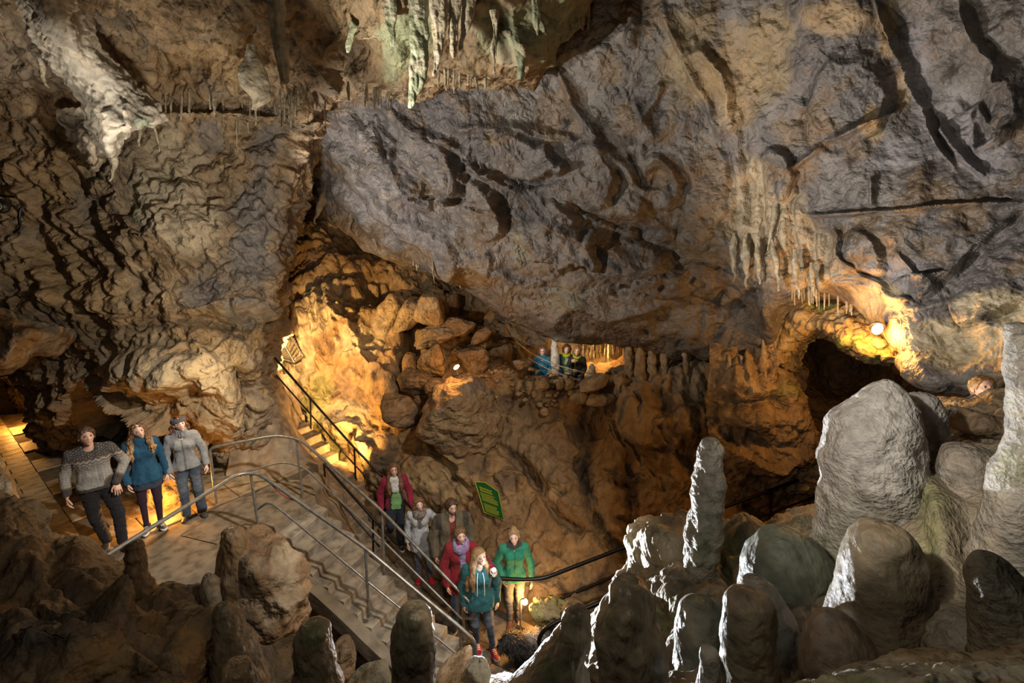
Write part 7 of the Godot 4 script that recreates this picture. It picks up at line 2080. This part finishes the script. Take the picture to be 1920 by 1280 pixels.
func make_dog() -> void:
	var at := Ph(988, 1238, 0.0)
	var t := thing("dog", "shaggy long-haired black and grey dog standing below the woman in green", "dog", at, deg_to_rad(196))
	t.scale = Vector3.ONE * 0.76
	# x is forward; the head hangs towards the group
	var net := Net.new(Vector3(-0.5, 0, -0.3), Vector3(0.6, 0.75, 0.3), 0.015)
	var V := func(x: float, y: float, z: float) -> Vector3: return Vector3(x, y, z)
	net.cap(V.call(0.17, 0.40, 0), V.call(0.02, 0.40, 0), 0.155, 0.145, 0.05)
	net.cap(V.call(0.02, 0.40, 0), V.call(-0.24, 0.43, 0), 0.145, 0.14, 0.05)
	net.cap(V.call(0.18, 0.46, 0), V.call(0.34, 0.56, 0), 0.11, 0.095, 0.06)
	net.cap(V.call(0.34, 0.57, 0), V.call(0.38, 0.56, 0), 0.10, 0.085, 0.04)
	net.cap(V.call(0.40, 0.54, 0), V.call(0.50, 0.50, 0), 0.065, 0.048, 0.04)
	for s in [-1.0, 1.0]:
		net.cap(V.call(0.35, 0.60, s * 0.08), V.call(0.34, 0.44, s * 0.115), 0.035, 0.05, 0.02)
		net.cap(V.call(0.17, 0.36, s * 0.09), V.call(0.16, 0.20, s * 0.09), 0.075, 0.06, 0.04)
		net.cap(V.call(0.16, 0.20, s * 0.09), V.call(0.17, 0.045, s * 0.09), 0.06, 0.052, 0.03)
		net.cap(V.call(0.17, 0.04, s * 0.09), V.call(0.22, 0.035, s * 0.09), 0.048, 0.036, 0.02)
		net.cap(V.call(-0.22, 0.38, s * 0.08), V.call(-0.15, 0.26, s * 0.10), 0.105, 0.075, 0.05)
		net.cap(V.call(-0.15, 0.26, s * 0.10), V.call(-0.27, 0.17, s * 0.10), 0.065, 0.05, 0.03)
		net.cap(V.call(-0.27, 0.17, s * 0.10), V.call(-0.26, 0.045, s * 0.10), 0.05, 0.05, 0.03)
		net.cap(V.call(-0.26, 0.04, s * 0.10), V.call(-0.20, 0.035, s * 0.10), 0.046, 0.036, 0.02)
	net.cap(V.call(-0.34, 0.48, 0), V.call(-0.44, 0.42, 0.03), 0.045, 0.05, 0.04)
	net.cap(V.call(-0.44, 0.42, 0.03), V.call(-0.47, 0.26, 0.04), 0.05, 0.03, 0.04)
	var fur := func(p: Vector3, _n: Vector3) -> Color:
		var g_ := smoothstep(0.16, -0.05, p.x) * smoothstep(-0.2, 0.2, n_mid.get_noise_3dv(p * 5.0) + 0.1)
		var c := Color(0.018, 0.015, 0.014).lerp(Color(0.26, 0.245, 0.235), g_)
		c = c.lerp(Color(0.11, 0.065, 0.04), smoothstep(0.05, 0.3, n_low.get_noise_3dv(p * 4.0 + Vector3(3, 3, 3))) * g_)
		c *= 1.0 + 0.9 * n_fine.get_noise_3dv(p * Vector3(40, 8, 40))
		c.a = 1
		return c
	var body := net.arrays(fur, null, func(p: Vector3, _n: Vector3) -> float: return n_fine.get_noise_3dv(p * Vector3(26, 7, 26)) * 0.025 + n_mid.get_noise_3dv(p * 9.0) * 0.012)
	put("body", to_mesh(body), M.hair, t)
	# the coat: tapering tufts that hang and sweep back
	var lock := tube([Vector3.ZERO, Vector3(0.006, -0.03, 0.002), Vector3(0.012, -0.065, -0.002), Vector3(0.012, -0.105, 0.003), Vector3(0.006, -0.13, 0)], [0.0042, 0.0045, 0.004, 0.0028, 0.0006], 5)
	var arr := body
	var v: PackedVector3Array = arr[Mesh.ARRAY_VERTEX]
	var nn: PackedVector3Array = arr[Mesh.ARRAY_NORMAL]
	var mm := MultiMesh.new()
	mm.transform_format = MultiMesh.TRANSFORM_3D
	mm.use_colors = true
	mm.mesh = lock
	var rng := RandomNumberGenerator.new()
	rng.seed = 8
	var pick := []
	for i in v.size():
		for rep in 2:
			if rng.randf() < 0.8 and v[i].y > 0.10: pick.append(i)
	mm.instance_count = pick.size()
	for k in pick.size():
		var i: int = pick[k]
		var y := (Vector3.UP * 0.75 - nn[i] * 0.30 + Vector3(0.35, 0, 0) - nn[i] * nn[i].y * 0.25 + Vector3(0, 0, -0.5 * signf(v[i].z)) * maxf(nn[i].y, 0.0) + Vector3(rng.randfn(), rng.randfn(), rng.randfn()) * 0.14).normalized()
		var x := y.cross(Vector3(0, 0.3, 1)).normalized()
		var b := Basis(x, y, x.cross(y)).scaled(Vector3.ONE * 1.0)
		var sc := rng.randf_range(0.7, 1.35) * (0.6 if v[i].y < 0.2 else 1.0)
		mm.set_instance_transform(k, Transform3D(b * sc, v[i]))
		mm.set_instance_color(k, fur.call(v[i] + Vector3(rng.randfn(), 0, rng.randfn()) * 0.02, nn[i]))
	var coat := MultiMeshInstance3D.new()
	coat.name = "coat"
	coat.multimesh = mm
	coat.material_override = M.hair
	coat.set_meta("kind", "stuff")
	t.add_child(coat, true)
	var blk := mat(Color(0.02, 0.02, 0.02), 0.25)
	put("nose", ball(0.022, V.call(0.55, 0.50, 0), null), blk, t)
	for s in [-1.0, 1.0]: put("eye", ball(0.012, V.call(0.435, 0.585, s * 0.048), null), blk, t)

# ---------------------------------------------------------------- lamps, sign, ropes
func glow(col: Color, e: float) -> StandardMaterial3D:
	var m := mat(Color(0.9, 0.88, 0.82), 0.3)
	m.emission_enabled = true
	m.emission = col
	m.emission_energy_multiplier = e
	return m

func torch_at() -> Vector3:
	return P(926, 1068, 6.55)

func make_fittings() -> void:
	var amber := Color(1.0, 0.70, 0.34)
	# bulkhead lamp over the passage
	var p := P(1645, 617, 6.35)
	var to := Vector3(-0.4, -0.55, 0.75).normalized()
	var t := thing("wall_lamp", "bright oval bulkhead lamp on the rock above the passage mouth", "lamp", p)
	var b := Basis.looking_at(-to, Vector3.UP)
	var lens := ball(0.075, Vector3.ZERO, null, 20, 14)
	var o := put("lens", lens, glow(Color(1.0, 0.86, 0.62), 14.0), t)
	o.transform = Transform3D(b * Basis.from_scale(Vector3(0.8, 1.15, 0.6)), Vector3.ZERO)
	put("housing", tube([-to * 0.10, -to * 0.05, -to * 0.035], [0.05, 0.088, 0.092], 18), M.black, t)
	light_omni(p + to * 0.10, amber, 1.4, 0.06)
	light_omni(P(1590, 640, 6.5), amber, 1.2, 0.08)
	# globe lamp on a post beside the woman in green
	p = Ph(984, 1128, 0.62)
	t = thing("post_lamp", "small glowing globe lamp on short post at the path's edge", "lamp", Vector3(p.x, 0, p.z))
	put("globe", ball(0.045, Vector3(0, 0.62, 0), null, 20, 14), glow(Color(1.0, 0.84, 0.58), 18.0), t)
	put("post", tube([Vector3(-0.06, 0, -0.03), Vector3(-0.06, 0.3, -0.03), Vector3(-0.06, 0.62, -0.03)], 0.016, 10), M.steel, t)
	put("arm", tube([Vector3(-0.06, 0.63, -0.03), Vector3(-0.03, 0.66, -0.015), Vector3(0, 0.665, 0)], 0.012, 8), M.steel, t)
	light_omni(Vector3(p.x, 0.62, p.z), amber, 0.9, 0.04)
	# spotlight on the biggest boulder
	p = P(856, 688, 9.75)
	t = thing("spotlight", "small lit spotlight fixed on top of the biggest boulder", "lamp", p)
	var aim := Vector3(-0.55, 0.75, -0.35).normalized()
	o = put("lens", ball(0.05, Vector3.ZERO, null, 16, 12), glow(Color(1.0, 0.82, 0.55), 16.0), t)
	o.transform = Transform3D(Basis(Vector3(0, 0, 1), deg_to_rad(-50)) * Basis.from_scale(Vector3(0.75, 1.35, 0.75)), Vector3.ZERO)
	put("bracket", tube([Vector3(0.0, -0.02, 0), Vector3(0.02, -0.08, 0), Vector3(0.03, -0.16, -0.05)], 0.018, 8), M.steel, t)
	light_omni(p + Vector3(-0.08, 0.07, 0.04), amber, 1.2, 0.05)
	# the torch in the hand of the woman in red
	p = torch_at()
	t = thing("torch", "bright white hand torch held out between girl in teal and woman in green", "torch", p)
	var d := (EYE - p).normalized()
	put("lens", tube([Vector3.ZERO, d * 0.012], [0.026, 0.024], 16), glow(Color(0.95, 0.97, 1.0), 260.0), t)
	put("barrel", tube([-d * 0.16, -d * 0.05, -d * 0.03, -d * 0.003], [0.015, 0.015, 0.027, 0.029], 14), M.black, t)
	light_spot(p + d * 0.03, Vector3(1.5, 4.0, -2.4), Color(0.95, 0.97, 1.0), 45.0, 42.0, 0.02, 0.9)
	# round spotlight housing at the left edge
	p = P(2, 386, 5.6)
	t = thing("spotlight", "unlit dark round spotlight housing at the left edge of the view", "lamp", p)
	put("housing", ball(0.085, Vector3.ZERO, null, 20, 14), M.black, t)
	put("lens", tube([Vector3(0.02, 0.0, 0.078), Vector3(0.025, 0, 0.09)], [0.055, 0.05], 16), M.steel, t)
	put("bracket", tube([Vector3(-0.1, 0.12, 0), Vector3(0, 0.115, 0), Vector3(0.17, 0.10, -0.02)], 0.012, 8), M.black, t)
	tag(put("cable", tube(smooth_path([P(48, 386, 5.75), P(38, 392, 5.7), P(36, 410, 5.7), P(38, 428, 5.7), P(26, 436, 5.7)], 4), 0.016, 8), M.dark), "black cable hanging beside the round spotlight housing", "cable")
	# green notice on the back wall
	make_sign()
	# ropes of the children's ledge
	for r in [["upper pale rope, sagging past the children at chest height", [P(968, 640, 11.0), P(1000, 664, 10.75), P(1045, 684, 10.6), P(1090, 697, 10.5), P(1120, 702, 10.45)]], ["lower pale rope, slung below the children's knees", [P(990, 670, 10.9), P(1020, 688, 10.65), P(1060, 704, 10.5), P(1090, 712, 10.45), P(1100, 714, 10.4)]]]:
		tag(put("rope", tube(smooth_path(r[1], 8), 0.011, 8), M.rope), r[0], "rope", "ropes of the children's ledge")
	# bits tied to the landing rails
	tag(put("cord", tube(smooth_path([Vector3(-3.30, 2.55, -5.99), Vector3(-3.18, 2.46, -5.94), Vector3(-3.06, 2.40, -5.90), Vector3(-2.95, 2.37, -5.88)], 6), 0.007, 6), mat(Color(0.55, 0.07, 0.03), 0.6)), "thin red cord hanging under the nearer railing", "cord")
	tag(put("chain", tube(smooth_path([Vector3(-3.47, 2.72, -7.04), Vector3(-3.50, 2.62, -7.0), Vector3(-3.46, 2.54, -6.98), Vector3(-3.40, 2.56, -7.0), Vector3(-3.42, 2.64, -7.02), Vector3(-3.48, 2.6, -7.0)], 5), 0.007, 6), M.steel), "loop of chain wound round farther railing's corner post", "chain")
	var q := Ph(571, 939, 1.62)
	var paper := box_mesh(Vector3(0.16, 0.01, 0.12), 0.002)
	o = put("paper_tag", paper, M.white_cloth)
	o.position = q
	o.rotation = Vector3(0.5, 0.6, 0.2)
	tag(o, "small white paper tag lying at the head of the stairs", "paper")
	# steel grating stairs far up behind the pillar
	var gr := thing("grating_stairs", "steel grating walkway section glimpsed high on the amber wall", "stairs")
	var c0 := P(519, 628, 11.2)
	var c1 := P(524, 672, 11.3)
	var c2 := P(552, 680, 11.3)
	var c3 := P(518, 590, 11.2)
	var c4 := P(568, 668, 11.1)
	put("frame", tube([c0, c1, c2, c4], 0.02, 6), M.steel, gr)
	put("frame", tube([c3, P(545, 630, 11.15), c4], 0.02, 6), M.steel, gr)
	put("frame", tube([c0, P(538, 655, 11.25), c2], 0.02, 6), M.steel, gr)
	for i in 11:
		var f := (i + 0.5) / 11.0
		put("bar", tube([c0.lerp(c2, f), c3.lerp(c4, f)], 0.009, 6), M.steel, gr)
		put("bar", tube([c0.lerp(c1, f), c0.lerp(c2, f).lerp(c2, 0.3)], 0.009, 6), M.steel, gr)

func make_sign() -> void:
	var a := P(891, 903, 9.12)
	var b := P(911, 903, 9.10)
	var c := P(936, 920, 9.02)
	var e := P(945, 974, 8.93)
	var f := P(908, 960, 9.05)
	var t := thing("sign", "green information sign with yellow lettering on the back wall", "sign", f)
	var nrm := (e - f).cross(a - f).normalized()
	if nrm.dot(EYE - f) < 0.0: nrm = -nrm
	var st := SurfaceTool.new()
	st.begin(Mesh.PRIMITIVE_TRIANGLES)
	var pts := [a - f, b - f, c - f, e - f, Vector3.ZERO]
	var flat := []
	for p: Vector3 in pts: flat.append(p - nrm * p.dot(nrm))
	var back := []
	for p in flat: back.append(p - nrm * 0.02)
	var face := func(poly: Array, n: Vector3) -> void:
		st.set_normal(n)
		for i in range(1, poly.size() - 1):
			var q := [poly[0], poly[i], poly[i + 1]]
			if -(q[1] - q[0]).cross(q[2] - q[0]).dot(n) < 0.0: q.reverse()
			for w in q: st.add_vertex(w)
	face.call(flat, nrm)
	face.call(back, -nrm)
	for i in 5:
		var g0: Vector3 = flat[i]
		var g1: Vector3 = flat[(i + 1) % 5]
		var mid := (g0 + g1) * 0.5
		var n := (g1 - g0).cross(nrm).normalized()
		if n.dot(mid - (flat[0] + flat[3]) * 0.5) < 0.0: n = -n
		face.call([g0, g1, back[(i + 1) % 5], back[i]], n)
	put("board", st.commit(), mat(Color(0.05, 0.30, 0.13), 0.45), t)
	var yellow := mat(Color(0.72, 0.68, 0.13), 0.5)
	var rim := flat.duplicate()
	rim.append(flat[0])
	for i in rim.size(): rim[i] += nrm * 0.004
	put("border", tube(rim, 0.006, 6, false), yellow, t)
	# lettering lies along the board's own slanting rows
	var right: Vector3 = (flat[3] - flat[4])
	var up: Vector3 = flat[0] - flat[4]
	var ux := right.normalized()
	var uy := up.normalized()
	var basis := Basis(ux, uy, nrm)
	for row in [["Naturdenkmal", 0.865, 0.16, 0.62, 0.085], ["Bilsteinhöhle", 0.775, 0.16, 0.62, 0.085]]:
		var tm := TextMesh.new()
		tm.text = row[0]
		var sf := SystemFont.new()
		sf.font_names = PackedStringArray(["Droid Sans"])
		tm.font = sf
		tm.font_size = 32
		tm.pixel_size = 0.01
		tm.depth = 0.02
		var bb := tm.get_aabb()
		var o := put("lettering", tm, yellow, t)
		var sx: float = right.length() * row[3] / maxf(bb.size.x, 0.01)
		var sy: float = up.length() * row[4] / 0.32
		o.transform = Transform3D(Basis(ux * sx, uy * sy, nrm * 0.2), right * (row[2] + row[3] * 0.5) + up * row[1] + nrm * 0.004)
	var rng := RandomNumberGenerator.new()
	rng.seed = 3
	var ls := SurfaceTool.new()
	ls.begin(Mesh.PRIMITIVE_TRIANGLES)
	ls.set_normal(nrm)
	for i in 16:
		var v := 0.68 - i * 0.036 - (0.07 if i > 7 else 0.0)
		var x := 0.12
		var end := rng.randf_range(0.72, 0.9)
		while x < end:
			var w := rng.randf_range(0.03, 0.09)
			var q := [Vector2(x, v), Vector2(x + w, v), Vector2(x + w, v + 0.014), Vector2(x, v + 0.014)]
			for k in [0, 2, 1, 0, 3, 2]: ls.add_vertex(right * q[k].x + up * q[k].y + nrm * 0.004)
			x += w + 0.018
	put("small_print", ls.commit(), yellow, t)
